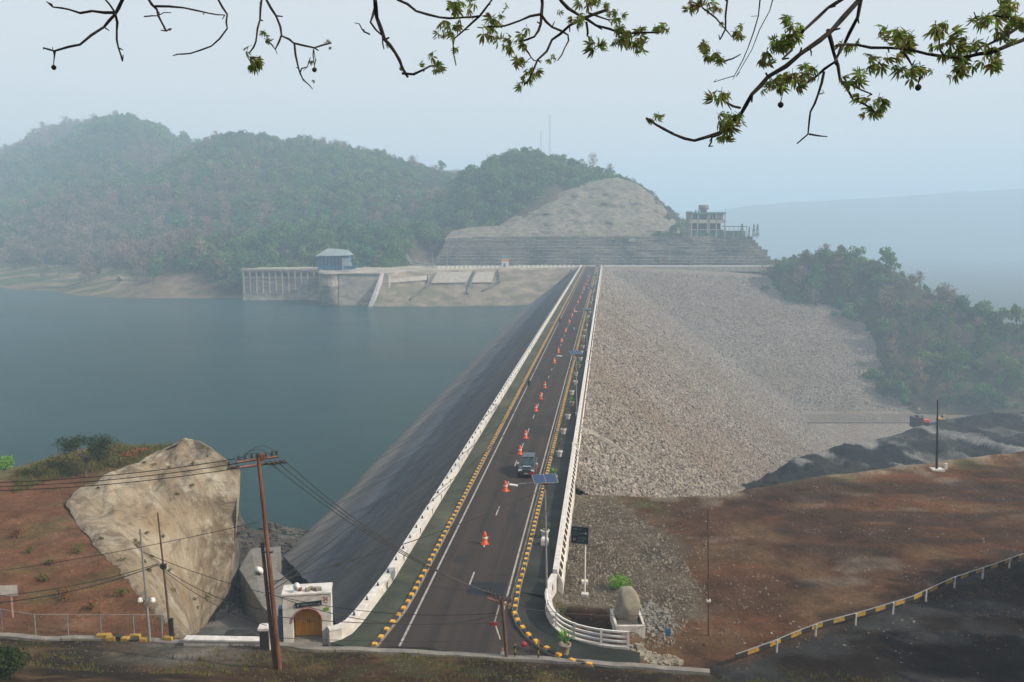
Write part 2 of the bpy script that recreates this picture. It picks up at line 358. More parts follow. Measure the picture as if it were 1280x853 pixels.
# ------------------------------------------------------------------ mesh helpers
class MB:
    def __init__(s): s.v = []; s.f = []; s.m = []; s.cur = 0
    def add(s, vs, fs):
        o = len(s.v); s.v += [tuple(p) for p in vs]; s.f += [tuple(i + o for i in f) for f in fs]; s.m += [s.cur] * len(fs)
    def box(s, c, d, rz=0, taper=1.0, ry=0, rx=0):
        x, y, z = d[0] / 2, d[1] / 2, d[2] / 2
        vs = []
        mt = Euler((rx, ry, rz)).to_matrix()
        for sz in (-1, 1):
            k = taper if sz > 0 else 1
            for sx, sy in ((-1, -1), (1, -1), (1, 1), (-1, 1)):
                vs.append(Vector(c) + mt @ Vector((sx * x * k, sy * y * k, sz * z)))
        s.add(vs, [(3, 2, 1, 0), (4, 5, 6, 7), (0, 1, 5, 4), (1, 2, 6, 5), (2, 3, 7, 6), (3, 0, 4, 7)])
    def tube(s, pts, r, n=6, cap=True):
        pts = [Vector(p) for p in pts]
        if not isinstance(r, (list, tuple)): r = [r] * len(pts)
        rings = []; up = Vector((0, 0, 1)); pv = None
        vs = []
        for i, p in enumerate(pts):
            t = (pts[min(i + 1, len(pts) - 1)] - pts[max(i - 1, 0)])
            if t.length < 1e-9: t = Vector((0, 0, 1))
            t.normalize()
            if pv is None:
                a = t.cross(up) if abs(t.z) < .95 else t.cross(Vector((1, 0, 0)))
            else:
                a = pv - t * pv.dot(t)
                if a.length < 1e-6: a = t.orthogonal()
            a.normalize(); pv = a; b = t.cross(a)
            for k in range(n):
                an = 2 * math.pi * k / n
                vs.append(p + (a * math.cos(an) + b * math.sin(an)) * r[i])
        fs = []
        for i in range(len(pts) - 1):
            for k in range(n):
                fs.append((i * n + k, i * n + (k + 1) % n, (i + 1) * n + (k + 1) % n, (i + 1) * n + k))
        if cap:
            fs.append(tuple(range(n - 1, -1, -1))); fs.append(tuple((len(pts) - 1) * n + k for k in range(n)))
        s.add(vs, fs)
    def lathe(s, c, prof, n=12):
        c = Vector(c); vs = []; fs = []
        for (r, z) in prof:
            for k in range(n):
                a = 2 * math.pi * k / n; vs.append(c + Vector((r * math.cos(a), r * math.sin(a), z)))
        for i in range(len(prof) - 1):
            for k in range(n): fs.append((i * n + k, i * n + (k + 1) % n, (i + 1) * n + (k + 1) % n, (i + 1) * n + k))
        fs.append(tuple(range(n - 1, -1, -1))); fs.append(tuple((len(prof) - 1) * n + k for k in range(n)))
        s.add(vs, fs)
    def prism(s, poly, z0, z1):
        "poly: list of (x, y), extruded from z0 to z1 (numbers or lists)"
        n = len(poly)
        za = z0 if isinstance(z0, (list, tuple)) else [z0] * n
        zb = z1 if isinstance(z1, (list, tuple)) else [z1] * n
        vs = [(p[0], p[1], za[i]) for i, p in enumerate(poly)] + [(p[0], p[1], zb[i]) for i, p in enumerate(poly)]
        fs = [tuple(range(n - 1, -1, -1)), tuple(range(n, 2 * n))]
        for i in range(n): fs.append((i, (i + 1) % n, (i + 1) % n + n, i + n))
        s.add(vs, fs)
    def prism_y(s, poly, y0, y1):
        "poly in (x, z), extruded along y"
        n = len(poly)
        vs = [(p[0], y0, p[1]) for p in poly] + [(p[0], y1, p[1]) for p in poly]
        fs = [tuple(range(n)), tuple(range(2 * n - 1, n - 1, -1))]
        for i in range(n): fs.append(((i + 1) % n, i, i + n, (i + 1) % n + n))
        s.add(vs, fs)
    def strip(s, A, B):
        "flat strip between two polylines"
        n = len(A); s.add(list(A) + list(B), [(i, i + 1, n + i + 1, n + i) for i in range(n - 1)])
    def sweep(s, path, prof, closed=True):
        "prof: (offset, z) swept along path of Vector, offset to the right of travel"
        vs = []; n = len(prof)
        for i, p in enumerate(path):
            t = path[min(i + 1, len(path) - 1)] - path[max(i - 1, 0)]; t.z = 0; t.normalize(); rgt = Vector((t.y, -t.x, 0))
            for o, z in prof: vs.append(p + rgt * o + Vector((0, 0, z)))
        fs = []
        m = n if closed else n - 1
        for i in range(len(path) - 1):
            for k in range(m): fs.append((i * n + k, i * n + (k + 1) % n, (i + 1) * n + (k + 1) % n, (i + 1) * n + k))
        if closed: fs.append(tuple(range(n))); fs.append(tuple((len(path) - 1) * n + k for k in range(n - 1, -1, -1)))
        s.add(vs, fs)
    def mesh(s, name, mats, smooth=False):
        me = bpy.data.meshes.new(name); me.from_pydata(s.v, [], s.f)
        for m in (mats if isinstance(mats, (list, tuple)) else [mats]): me.materials.append(m)
        if len(me.materials) > 1: me.polygons.foreach_set('material_index', s.m)
        if smooth: me.polygons.foreach_set('use_smooth', [True] * len(me.polygons))
        me.update(); return me
    def build(s, name, mats, parent=None, smooth=False, loc=(0, 0, 0), rz=0, fix=True):
        me = s.mesh(name, mats, smooth)
        if fix:
            import bmesh
            bm = bmesh.new(); bm.from_mesh(me); bmesh.ops.recalc_face_normals(bm, faces=bm.faces); bm.to_mesh(me); bm.free()
        return link(name, me, parent, loc, rz)
def link(name, me, parent=None, loc=(0, 0, 0), rz=0):
    o = bpy.data.objects.new(name, me); col.objects.link(o); o.location = loc
    o.rotation_euler = (0, 0, rz)
    if parent is not None: o.parent = parent
    return o
def tag(o, label, cat, group=None):
    o['label'] = label; o['category'] = cat
    if group: o['group'] = group
    return o
def thing(name, label, cat, loc=(0, 0, 0), rz=0, group=None):
    o = bpy.data.objects.new(name, None); col.objects.link(o); o.location = loc; o.rotation_euler = (0, 0, rz)
    o.empty_display_size = .3
    return tag(o, label, cat, group)
def struct(o, kind='structure'): o['kind'] = kind; return o
def copy_tree(o, parent=None):
    c = o.copy(); col.objects.link(c)
    if parent is not None: c.parent = parent
    for ch in list(o.children): copy_tree(ch, c)
    return c
def bevel(o, wd=.02, seg=2):
    b = o.modifiers.new('bevel', 'BEVEL'); b.width = wd; b.segments = seg; b.limit_method = 'ANGLE'; return o
def grid_mesh(name, X, Y, Z, mat, colr=None, keep=None, smooth=True):
    ny, nx = X.shape
    me = bpy.data.meshes.new(name)
    co = np.stack([X, Y, Z], -1).reshape(-1, 3).astype(np.float32)
    i = np.arange(nx * ny).reshape(ny, nx)
    q = np.stack([i[:-1, :-1], i[:-1, 1:], i[1:, 1:], i[1:, :-1]], -1).reshape(-1, 4)
    if keep is not None: q = q[keep[:-1, :-1].reshape(-1)]
    me.vertices.add(len(co)); me.vertices.foreach_set('co', co.reshape(-1))
    me.loops.add(q.size); me.loops.foreach_set('vertex_index', q.reshape(-1).astype(np.int32))
    me.polygons.add(len(q)); me.polygons.foreach_set('loop_start', np.arange(0, q.size, 4, dtype=np.int32))
    me.polygons.foreach_set('use_smooth', np.full(len(q), smooth))
    me.update(calc_edges=True); me.materials.append(mat)
    if colr is not None:
        a = me.color_attributes.new('zone', 'FLOAT_COLOR', 'POINT')
        c = np.concatenate([colr.reshape(-1, 3), np.ones((nx * ny, 1))], 1).astype(np.float32)
        a.data.foreach_set('color', c.reshape(-1))
    o = bpy.data.objects.new(name, me); col.objects.link(o); return o
def resample(path, step):
    out = [path[0].copy()]; acc = 0
    for a, b in zip(path[:-1], path[1:]):
        L = (b - a).length; d = step - acc
        while d <= L: out.append(a.lerp(b, d / L)); d += step
        acc = L - (d - step)
    return out

def ordinal(n):
    ones = ['', 'first', 'second', 'third', 'fourth', 'fifth', 'sixth', 'seventh', 'eighth', 'ninth', 'tenth', 'eleventh', 'twelfth', 'thirteenth', 'fourteenth', 'fifteenth', 'sixteenth', 'seventeenth', 'eighteenth', 'nineteenth']
    if n < 20: return ones[n]
    t = {2: 'twent', 3: 'thirt', 4: 'fort', 5: 'fift', 6: 'sixt'}[n // 10]
    return t + 'ieth' if n % 10 == 0 else t + 'y ' + ones[n % 10]
# GN scatter ---------------------------------------------------------
def scatter(name, pts, scl, rot, idx, sources=None, mat=None, nrock=6, subdiv=1):
    me = bpy.data.meshes.new(name); n = len(pts)
    me.vertices.add(n); me.vertices.foreach_set('co', np.asarray(pts, np.float32).reshape(-1))
    for nm, ty, ar in (('scl', 'FLOAT_VECTOR', scl), ('rot', 'FLOAT_VECTOR', rot)):
        a = me.attributes.new(nm, ty, 'POINT'); a.data.foreach_set('vector', np.asarray(ar, np.float32).reshape(-1))
    a = me.attributes.new('idx', 'INT', 'POINT'); a.data.foreach_set('value', np.asarray(idx, np.int32))
    me.update()
    o = bpy.data.objects.new(name, me); col.objects.link(o)
    g = bpy.data.node_groups.new(name, 'GeometryNodeTree')
    g.interface.new_socket('Geometry', in_out='INPUT', socket_type='NodeSocketGeometry')
    g.interface.new_socket('Geometry', in_out='OUTPUT', socket_type='NodeSocketGeometry')
    gi = g.nodes.new('NodeGroupInput'); go = g.nodes.new('NodeGroupOutput')
    L = g.links.new
    j = g.nodes.new('GeometryNodeJoinGeometry')
    if sources:
        for s in sources[::-1]:      # joined inputs come out last one first
            if isinstance(s, tuple):
                jj = g.nodes.new('GeometryNodeJoinGeometry')
                for ss in s:
                    oi = g.nodes.new('GeometryNodeObjectInfo'); oi.transform_space = 'ORIGINAL'; oi.inputs[0].default_value = ss
                    L(oi.outputs['Geometry'], jj.inputs[0])
                ti = g.nodes.new('GeometryNodeGeometryToInstance'); L(jj.outputs[0], ti.inputs[0]); L(ti.outputs[0], j.inputs[0])
            else:
                oi = g.nodes.new('GeometryNodeObjectInfo'); oi.transform_space = 'ORIGINAL'; oi.inputs[0].default_value = s
                ti = g.nodes.new('GeometryNodeGeometryToInstance'); L(oi.outputs['Geometry'], ti.inputs[0]); L(ti.outputs[0], j.inputs[0])
    else:
        for k in range(nrock):
            ic = g.nodes.new('GeometryNodeMeshIcoSphere'); ic.inputs['Radius'].default_value = .5; ic.inputs['Subdivisions'].default_value = subdiv
            sp = g.nodes.new('GeometryNodeSetPosition'); nz = g.nodes.new('ShaderNodeTexNoise')
            nz.inputs['Scale'].default_value = 1.6; nz.inputs['Detail'].default_value = 1
            ps = g.nodes.new('GeometryNodeInputPosition'); ad = g.nodes.new('ShaderNodeVectorMath'); ad.operation = 'ADD'
            ad.inputs[1].default_value = (k * 7.3, k * 3.1, k * 1.7)
            L(ps.outputs[0], ad.inputs[0]); L(ad.outputs[0], nz.inputs['Vector'])
            su = g.nodes.new('ShaderNodeVectorMath'); su.operation = 'SUBTRACT'; su.inputs[1].default_value = (.5, .5, .5); L(nz.outputs['Color'], su.inputs[0])
            sc_ = g.nodes.new('ShaderNodeVectorMath'); sc_.operation = 'SCALE'; sc_.inputs['Scale'].default_value = 1.1; L(su.outputs[0], sc_.inputs[0])
            L(ic.outputs[0], sp.inputs[0]); L(sc_.outputs[0], sp.inputs['Offset'])
            sm = g.nodes.new('GeometryNodeSetMaterial'); sm.inputs['Material'].default_value = mat; L(sp.outputs[0], sm.inputs[0])
            ti = g.nodes.new('GeometryNodeGeometryToInstance'); L(sm.outputs[0], ti.inputs[0]); L(ti.outputs[0], j.inputs[0])
    ip = g.nodes.new('GeometryNodeInstanceOnPoints'); ip.inputs['Pick Instance'].default_value = True
    def attr(nm, ty):
        a = g.nodes.new('GeometryNodeInputNamedAttribute'); a.data_type = ty; a.inputs['Name'].default_value = nm; return a.outputs[0]
    L(gi.outputs[0], ip.inputs['Points']); L(j.outputs[0], ip.inputs['Instance']); L(attr('idx', 'INT'), ip.inputs['Instance Index'])
    er = g.nodes.new('FunctionNodeEulerToRotation'); L(attr('rot', 'FLOAT_VECTOR'), er.inputs[0]); L(er.outputs[0], ip.inputs['Rotation'])
    L(attr('scl', 'FLOAT_VECTOR'), ip.inputs['Scale']); L(ip.outputs[0], go.inputs[0])
    md = o.modifiers.new('scatter', 'NODES'); md.node_group = g
    o['kind'] = 'stuff'
    return o
# ================================================================== SETTING
def V3(p): return (p[0], p[1], p[2])
# ---- water
m = MB(); m.add([(-3500, 60, -17), D(40, -12, -17), D(560, -12, -17), (30, 600, -17), (-3500, 700, -17)], [(0, 1, 2, 3, 4)]); struct(m.build('water', M['water'], fix=False))
# ---- base ground sheet reaching the horizon
gx, gy = np.meshgrid(np.linspace(-9000, 9000, 90), np.linspace(-2500, 14000, 90))
gz = -78 - fbm(gx / 900, gy / 900, 3) * 10
struct(grid_mesh('ground', gx, gy, gz, M['hill'], np.broadcast_to(np.array([.07, .08, .045]), gx.shape + (3,))))

# ---- near ground (bank below the camera, left plateau, gully, right field)
xs = np.arange(-150, 190, .7); ys = np.arange(-14, 128, .7)
X, Y = np.meshgrid(xs, ys)
U, V = UV(X, Y)
bx = [-150, -33.4, -22, -12.2, -5.8, 2.8, 8.5, 12, 30, 190]; by = [55, 54.3, 53.6, 52.7, 52.2, 51.2, 50.2, 49.4, 46, 40]
Ye = np.interp(X, bx, by) + (fbm(X / 3, Y * 0, 5) - .5) * .8
d = Ye - Y
bank = np.interp(d, [0, .4, 2.2, 7, 23, 43, 53, 70], [-.05, .35, .8, 2.0, 9.6, 20.2, 25.0, 25.3])
bank += (fbm(X / 4, Y / 4, 9) - .5) * np.interp(d, [0, 2, 10, 40], [.1, .35, .8, .4])
# left plateau
lp = [P(240, 800, -.4), P(190, 752, -.4), P(150, 703, -.4), P(110, 656, -.2), P(92, 626, 0), P(100, 610, 0), P(150, 594, 0), P(190, 572, .5), P(226, 556, 1)]
lpx = [p.x for p in lp]; lpy = [p.y for p in lp]
Xp = np.interp(Y, lpy, lpx)
lf = [P(0, 588, -.3), P(30, 580, -.3), P(60, 571, -.3), P(130, 553, -.3), P(200, 551, .3), P(232, 551, .5)]
Yl = np.interp(X, [-150, lf[0].x - 20] + [p.x for p in lf], [90, 92] + [p.y for p in lf]) + (fbm(X / 5, X * 0 + 2, 6) - .5) * 2
left_z = -.35 + (fbm(X / 9, Y / 9, 11) - .5) * .5
shore = np.interp(X, [-45, -38, -31, -26], [128, 123, 118, 112])
gully = -17.3 + np.clip(shore - Y, -8, 60) * .055 + (fbm(X / 2.2, Y / 2.2, 21) - .5) * 2.0
Lm = (X < Xp) & (Y < Yl) & (X < -14)
Z = np.where(Lm, left_z, gully)
off = (X < Xp) & (Y >= Yl); Z = np.where(off, np.maximum(left_z - (Y - Yl) * .8, -24), Z)
# dam seat
seat = (V > -16.2) & (V < -3.3); Z = np.where(seat, -.5, Z)
face = (V <= -16.2) & (V > -44) & (X > Xp + 1) & (U > 54); Z = np.where(face & (V > -27), -18.5, Z)
gate_seat = (X > -19.5) & (V <= -16.2) & (Y < 56.4); Z = np.where(gate_seat, -.12, Z)
# right field
rf = [P(700, 618, -1), P(900, 620, -1), P(960, 607, -1.2), P(1100, 588, -1.6), P(1280, 566, -2.2)]
Yr = np.interp(X, [p.x for p in rf] + [100, 190], [p.y for p in rf] + [102, 104])
right_z = -.95 + (fbm(X / 7, Y / 7, 31) - .5) * .7 - np.interp(X, [5, 60], [0, 1.1]) * smooth(60, 95, Y)
right_z += .45 * np.exp(-((Y - Yr + .8) / .8) ** 2) * smooth(14, 20, X)
right_z = np.where(V > -2.8, right_z, -1.2)
rz_ = np.where(Y > Yr, np.maximum(right_z - (Y - Yr) * 1.0, -60), right_z)
Z = np.where(V >= -3.3, rz_, Z)
# sidewalk area near the end of the crest stays level
nearpad = (V > -19) & (X < 8.5) & (Y < 56.5) & (X > -14); Z = np.where(nearpad & (Y > Ye - .2), -.3, Z)
blend = smooth(-.2, .5, d)
Z = Z * (1 - blend) + np.maximum(bank, Z if False else -1) * blend
# zone colours (what the ground is, not how it is lit)
C = np.zeros(X.shape + (3,))
def colr(c, m):
    global C
    m = np.clip(m, 0, 1)[..., None]; C = C * (1 - m) + np.array(c) * m
n1 = fbm(X / 6, Y / 6, 41); n2 = fbm(X / 2, Y / 2, 43); n3 = fbm(X / 14, Y / 9, 47, 5)
C[:] = (.150, .070, .036)
colr((.100, .052, .032), smooth(.5, .62, n3)); colr((.165, .105, .057), smooth(.54, .7, n1) * .7)
colr((.24, .20, .16), smooth(.64, .74, fbm(X / 5, Y / 3, 48)) * .6)
colr((.225, .100, .050), ((X < -15) & (Y > 55)) * .65)
colr((.10, .11, .04), smooth(.6, .7, fbm(X / 3.5, Y / 3.5, 52)) * .5 * (X < -15))
colr((.12, .15, .04), smooth(-14, -5, Y - Yl) * (X < -15) * smooth(.3, .55, n2))
colr((.20, .17, .07), smooth(-10, -3, Y - Yl) * (X < -15) * smooth(.5, .6, n1))
# gravel apron beside the crest
gb = np.interp(Y, [50, 57, 64, 74, 82, 90], [8, 11.5, 14.5, 14.5, 12, 10])
gv = (V > -3.6) * smooth(.6, -.6, X - gb + (n2 - .5) * 3) * smooth(58.5, 61, Y)
colr((.17, .15, .115), gv); colr((.115, .095, .068), gv * smooth(.45, .62, n1)); colr((.20, .16, .08), gv * smooth(84, 87, Y) * .7)
colr((.035, .014, .008), smooth(61.6, 60.6, Y) * smooth(53, 54.5, Y) * (V > -3) * (X < 7.1))
edge = np.exp(-((Y - Yr + .5) / 1.1) ** 2) * (X > 14)
colr((.33, .28, .21), edge * smooth(.3, .55, n2)); colr((.11, .12, .05), np.exp(-((Y - Yr + 3.2) / 1.8) ** 2) * (X > 12) * smooth(.5, .65, n1))
# gully
gu = (~Lm) & (V < -16.2) & (Y > 55)
colr((.075, .07, .065), gu * 1.0); colr((.14, .13, .115), gu * smooth(.5, .65, n2)); colr((.22, .20, .17), gu * smooth(.62, .72, fbm(X / 2.5, Y / 2.5, 77)))
# bank below the camera
bk = smooth(0, 1.0, d)
colr((.075, .042, .021), bk); colr((.035, .023, .014), bk * smooth(.46, .6, n1)); colr((.19, .12, .055), bk * smooth(.56, .68, n2) * .7)
colr((.07, .075, .03), bk * smooth(.56, .66, fbm(X / 3, Y / 3, 81)) * (X > -12) * .7)
rub = np.exp(-((X + 19.5) / 4.0) ** 2) * smooth(.3, 1, d) * smooth(7, 3, d)
colr((.20, .18, .15), rub); colr((.12, .13, .13), rub * smooth(.5, .6, n2))
colr((.22, .20, .17), np.exp(-((d - .1) / .45) ** 2) * .9 * (X < 12))
# road and scorched verge below the guard rail on the right
rlx = [14.5, 18.9, 25, 33, 43.9, 60]; rly = [53.2, 56.0, 60.0, 65.5, 72.3, 82]
Yg = np.interp(X, rlx, rly)
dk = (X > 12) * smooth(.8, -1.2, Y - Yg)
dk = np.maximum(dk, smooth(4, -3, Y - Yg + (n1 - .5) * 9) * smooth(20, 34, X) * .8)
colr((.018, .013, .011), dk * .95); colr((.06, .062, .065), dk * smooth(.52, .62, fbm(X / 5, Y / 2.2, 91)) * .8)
colr((.035, .045, .018), (X > 9) * smooth(.3, 1.5, d) * .8 * smooth(.4, .55, n2))
colr((.055, .035, .026), (Y > Yg) * (X > 22) * smooth(.48, .62, fbm(X / 10, Y / 2.6, 95)) * .75)
struct(grid_mesh('near_ground', X, Y, Z, M['ground'], C))
NX, NY, NZ = xs, ys, Z
def gz_at(x, y):
    i = min(max(int((y - NY[0]) / .7), 0), len(NY) - 2); j = min(max(int((x - NX[0]) / .7), 0), len(NX) - 2)
    fy = (y - NY[i]) / .7; fx = (x - NX[j]) / .7
    return float((NZ[i, j] * (1 - fx) + NZ[i, j + 1] * fx) * (1 - fy) + (NZ[i + 1, j] * (1 - fx) + NZ[i + 1, j + 1] * fx) * fy)
def G(px, py, z=-.6):
    p = P(px, py, z)
    for _ in range(4): p = P(px, py, gz_at(p.x, p.y))
    return p

# ---- sprayed concrete slope
sl_l = [((228, 551), 3.2), ((216, 557), 2.6), ((200, 565), 1.6), ((186, 571), .9), ((172, 582), .3), ((150, 595), .1), ((120, 603), .1), ((97, 612), .1), ((88, 628), .05), ((110, 657), -.1), ((150, 703), -.25), ((190, 752), -.3), ((212, 778), -.3), ((232, 800), -.3)]
sl_r = [((236, 550), 3.2), ((250, 553), 3.3), ((264, 561), 3.1), ((285, 577), 2.4), ((300, 590), 1.2), ((297, 602), .6), ((297, 625), -1.2), ((296, 650), -3.6), ((292, 672), -5.4), ((285, 690), -7), ((276, 712), -8.6), ((264, 740), -10.2), ((254, 765), -11), ((250, 782), -11), ((243, 800), -10)]
def poly3(lst, n):
    pts = [P(p[0], p[1], z) for p, z in lst]; L = [0]
    for a, b in zip(pts[:-1], pts[1:]): L.append(L[-1] + (b - a).length)
    out = []
    for k in range(n):
        s = L[-1] * k / (n - 1); i = 0
        while i < len(L) - 2 and L[i + 1] < s: i += 1
        out.append(pts[i].lerp(pts[i + 1], (s - L[i]) / max(L[i + 1] - L[i], 1e-6)))
    return out
nS, nT = 110, 70
A = poly3(sl_l, nS); B = poly3(sl_r, nS)
SX = np.zeros((nS, nT)); SY = SX.copy(); SZ = SX.copy()
for i in range(nS):
    for j in range(nT):
        t = j / (nT - 1); p = A[i].lerp(B[i], t)
        SX[i, j], SY[i, j], SZ[i, j] = p.x, p.y, p.z + math.sin(math.pi * t) * min(1.1, (A[i] - B[i]).length * .06)
SXW = np.array([(A[i] - B[i]).length for i in range(nS)])[:, None]
e = np.minimum(1, np.minimum(np.linspace(0, 1, nT), 1 - np.linspace(0, 1, nT)) * 8)[None, :]
SZ = SZ + ((fbm(SX / 6, SY / 9, 61) - .5) * 2.6 * np.clip((SXW - 2) / 10, 0, 1) + (fbm(SX / 1.3, SY / 2.5, 62) - .5) * .9 - np.abs(fbm((SX + SY * .6) / 3.2, (SY - SX) / 12, 66) - .5) * 1.6 * np.clip((SXW - 2) / 10, 0, 1)) * e
SX = SX + (fbm(SY / 2.5, SZ / 2.5, 64) - .5) * .9 * (1 - e * .6)
SX = np.concatenate([SX[:, :1] - .45, SX], 1); SY = np.concatenate([SY[:, :1] - .2, SY], 1); SZ = np.concatenate([SZ[:, :1] - .25, SZ + .12], 1)
# back skirt so that it is a body, not a sheet
k0 = SX[:, -1:] + 1.0; SX = np.concatenate([SX, SX[:, -1:] - .5, SX[:, -1:] - 4], 1); SY = np.concatenate([SY, SY[:, -1:] + .6, SY[:, -1:] + 3], 1); SZ = np.concatenate([SZ, SZ[:, -1:] - 4, np.full((nS, 1), -22.)], 1)
for (ci, cj, rr_, dp) in [(rng.integers(8, nS - 8), rng.integers(6, nT - 6), rng.uniform(3, 8), rng.uniform(-.6, .3)) for _ in range(14)]:
    ii, jj = np.meshgrid(np.arange(SX.shape[0]), np.arange(SX.shape[1]), indexing='ij'); dd_ = np.maximum(np.abs(ii - ci + (jj - cj) * .5) / rr_, np.abs(jj - cj - (ii - ci) * .3) / (rr_ * .6)); SZ = SZ + np.where((dd_ < 1) & (ii > 4) & (jj < nT - 3), dp * .45, 0)
slab = grid_mesh('concrete_rock_slope', SX, SY, SZ, M['slab'])
tag(slab, 'tan sprayed concrete rock face dropping from the brown plateau to the lake inlet', 'rock face')
# knob of soil and bush behind it is part of the plateau

# ---- dam body
uu = np.concatenate([np.arange(52, 130, 1.6), np.arange(130, 562, 4.)])
prof = [(-16.25, -.02), (-17.2, -.5), (-19.0, -1.9), (-22.0, -4.2), (-26.4, -7.6), (-28.2, -8.3), (-32, -10.6), (-36.5, -13.5), (-42.2, -17), (-47, -20)]
sv = np.linspace(0, 1, 60); tt = np.linspace(0, 1, len(prof))
pv = np.interp(sv, tt, [p[0] for p in prof]); pz = np.interp(sv, tt, [p[1] for p in prof])
UU, K = np.meshgrid(uu, np.arange(60)); VV = pv[K]; ZZ = pz[K]
# near edge of the lining runs down obliquely
ulim = np.interp(-ZZ, [0, 17, 20], [52.2, 108, 116]); UU = np.where(UU < ulim, ulim, UU)
ZZ = ZZ + (fbm(UU / 14, VV / 1.6, 71) - .5) * .5 * np.clip(sv[K] * 4, 0, 1)
XX = UU * DU[0] + VV * DU[1]; YY = UU * DU[1] - VV * DU[0]
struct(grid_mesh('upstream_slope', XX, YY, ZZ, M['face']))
# ---- downstream rockfill: A faces right, B (behind) faces the camera
VA0 = -3.35; MA = 1.5; UB = 536.0; MB_ = 2.15
def fill_z(u, v):
    yy = u * DU[1] - v * DU[0]
    a = -(v - VA0) / MA; b = -(538.0 - yy) / 2.22
    b = np.where(b < -62, -62 - np.maximum(-62 - b - 5, 0) * 1.0, b)     # berm near the foot
    k = 4.0; h = np.clip(.5 + .5 * (a - b) / k, 0, 1)
    z = b * (1 - h) + a * h + k * h * (1 - h) * .55
    return np.where((u > UB - 1) | (yy > 537), np.minimum(z, -.3), np.minimum(z, -.1 + 0 * z))
fu = np.concatenate([np.arange(50, 250, 1.5), np.arange(250, 545, 2.5)]); fv = np.concatenate([[-3.4], np.arange(-3, 60, 1.2), np.arange(60, 270, 3.)])
FU, FV = np.meshgrid(fu, fv); FZ = fill_z(FU, FV)
inner = np.clip((FV + 3.2) / 3, 0, 1)
FZ = FZ + ((fbm(FU / 9, FV / 9, 73) - .5) * 1.0 + (fbm(FU / 2.5, FV / 2.5, 74) - .5) * .5) * inner
ridge = np.exp(-((FU - (101 - 0.0 * FV) - 0 - (-FV) * 0 - 0) / 1.0) ** 2) * 0
FX = FU * DU[0] + FV * DU[1]; FY = FU * DU[1] - FV * DU[0]
def Bpt(px, py):
    a_ = (px - 640) / FP; b_ = (426.5 - py) / FP; dx, dy, dz = a_, math.cos(TH) + b_ * math.sin(TH), -math.sin(TH) + b_ * math.cos(TH)
    t = (CH + 538.0 / 2.22) / (dy / 2.22 - dz); return Vector((dx * t, dy * t, CH + dz * t))
XB = [Bpt(*c) for c in ((1132, 512), (1122, 500), (1106, 470), (1092, 432), (1076, 400), (1052, 384), (990, 374), (966, 362), (957, 337))]
XBy = [300, 380] + [q.y for q in XB] + [560]; XBx = [520, 470] + [q.x for q in XB] + [XB[-1].x]
XBx[1] = XB[0].x + 60
def xfill(y): return np.interp(y, XBy, XBx)
struct(grid_mesh('downstream_slope', FX, FY, FZ, M['fill'], keep=(FX < xfill(FY) + 6) & (FY > 85) & ~((FV < 4) & (FY < 88.5))))
# loose stones
def stones(n, u0, u1, v0, v1, s0, s1, nm, power=1.0):
    u = rng.uniform(u0, u1, n); v = rng.uniform(v0, v1, n)
    z = fill_z(u, v); x = u * DU[0] + v * DU[1]; y = u * DU[1] - v * DU[0]
    px = 640 + FP * x / (y * math.cos(TH) + (CH - z) * math.sin(TH))
    k = (z > -66) & (px < 1330) & (x < xfill(y) + 2)
    k &= ~((y < np.interp(x, [p.x for p in rf], [p.y for p in rf]) + .3) & (z < 0))
    k &= ~((z < -60.5) & (z > -63.5) & (y > 395) & (rng.uniform(0, 1, n) < .95))
    u, v, x, y, z = u[k], v[k], x[k], y[k], z[k]
    z = z + ((fbm(u / 9, v / 9, 73) - .5) * 1.0 + (fbm(u / 2.5, v / 2.5, 74) - .5) * .5) * np.clip((v + 3.2) / 3, 0, 1)
    m = len(u); s = s0 + (s1 - s0) * rng.uniform(0, 1, m) ** 2.6
    scl = np.stack([s * rng.uniform(.8, 1.4, m), s * rng.uniform(.7, 1.2, m), s * rng.uniform(.55, 1, m)], 1)
    rot = rng.uniform(-3.14, 3.14, (m, 3))
    o = scatter(nm, np.stack([x, y, z + s * .12], 1), scl, rot, rng.integers(0, 6, m), mat=M['stone'])
    return o
stones(120000, 82, 190, -3.0, 62, .18, .72, 'riprap')
stones(90000, 190, 330, -3.0, 95, .28, .85, 'riprap')
stones(80000, 330, 538, -2.0, 215, .4, 1.15, 'riprap')
def Apt(px, py):
    a_ = (px - 640) / FP; b_ = (426.5 - py) / FP; d_ = Vector((a_, math.cos(TH) + b_ * math.sin(TH), -math.sin(TH) + b_ * math.cos(TH)))
    vv = d_.x * DU[1] - d_.y * DU[0]; t = (VA0 / MA - CH) / (d_.z + vv / MA); return d_ * t + Vector((0, 0, CH))
m = MB(); L_ = resample([Apt(*c) for c in ((722, 536), (745, 545), (790, 574), (852, 615))], 1.5); m.sweep([p + Vector((0, 0, random.uniform(.1, .3))) for p in L_], [(-.4, -.3), (-.3, .3), (.3, .3), (.4, -.3)]); struct(m.build('mortared_path', M['conc_pale']))

# ---- roads and crest
def DP(u, v, z): return D(u, v, z)
m = MB(); us = [49.5] + list(range(56, 544, 8)) + [546]
m.strip([DP(u, -13.55, 0) for u in us], [DP(u, -6.45, 0) for u in us]); struct(m.build('road', M['road']))
m = MB(); m.prism([V3(DP(a, b, 0))[:2] for a, b in ((49, -16.5), (49, 0.5), (56, .5), (56, -5.5), (545, -5.5), (545, -16.28), (56, -16.28))], -1.5, -.012)
struct(m.build('crest', M['road']))
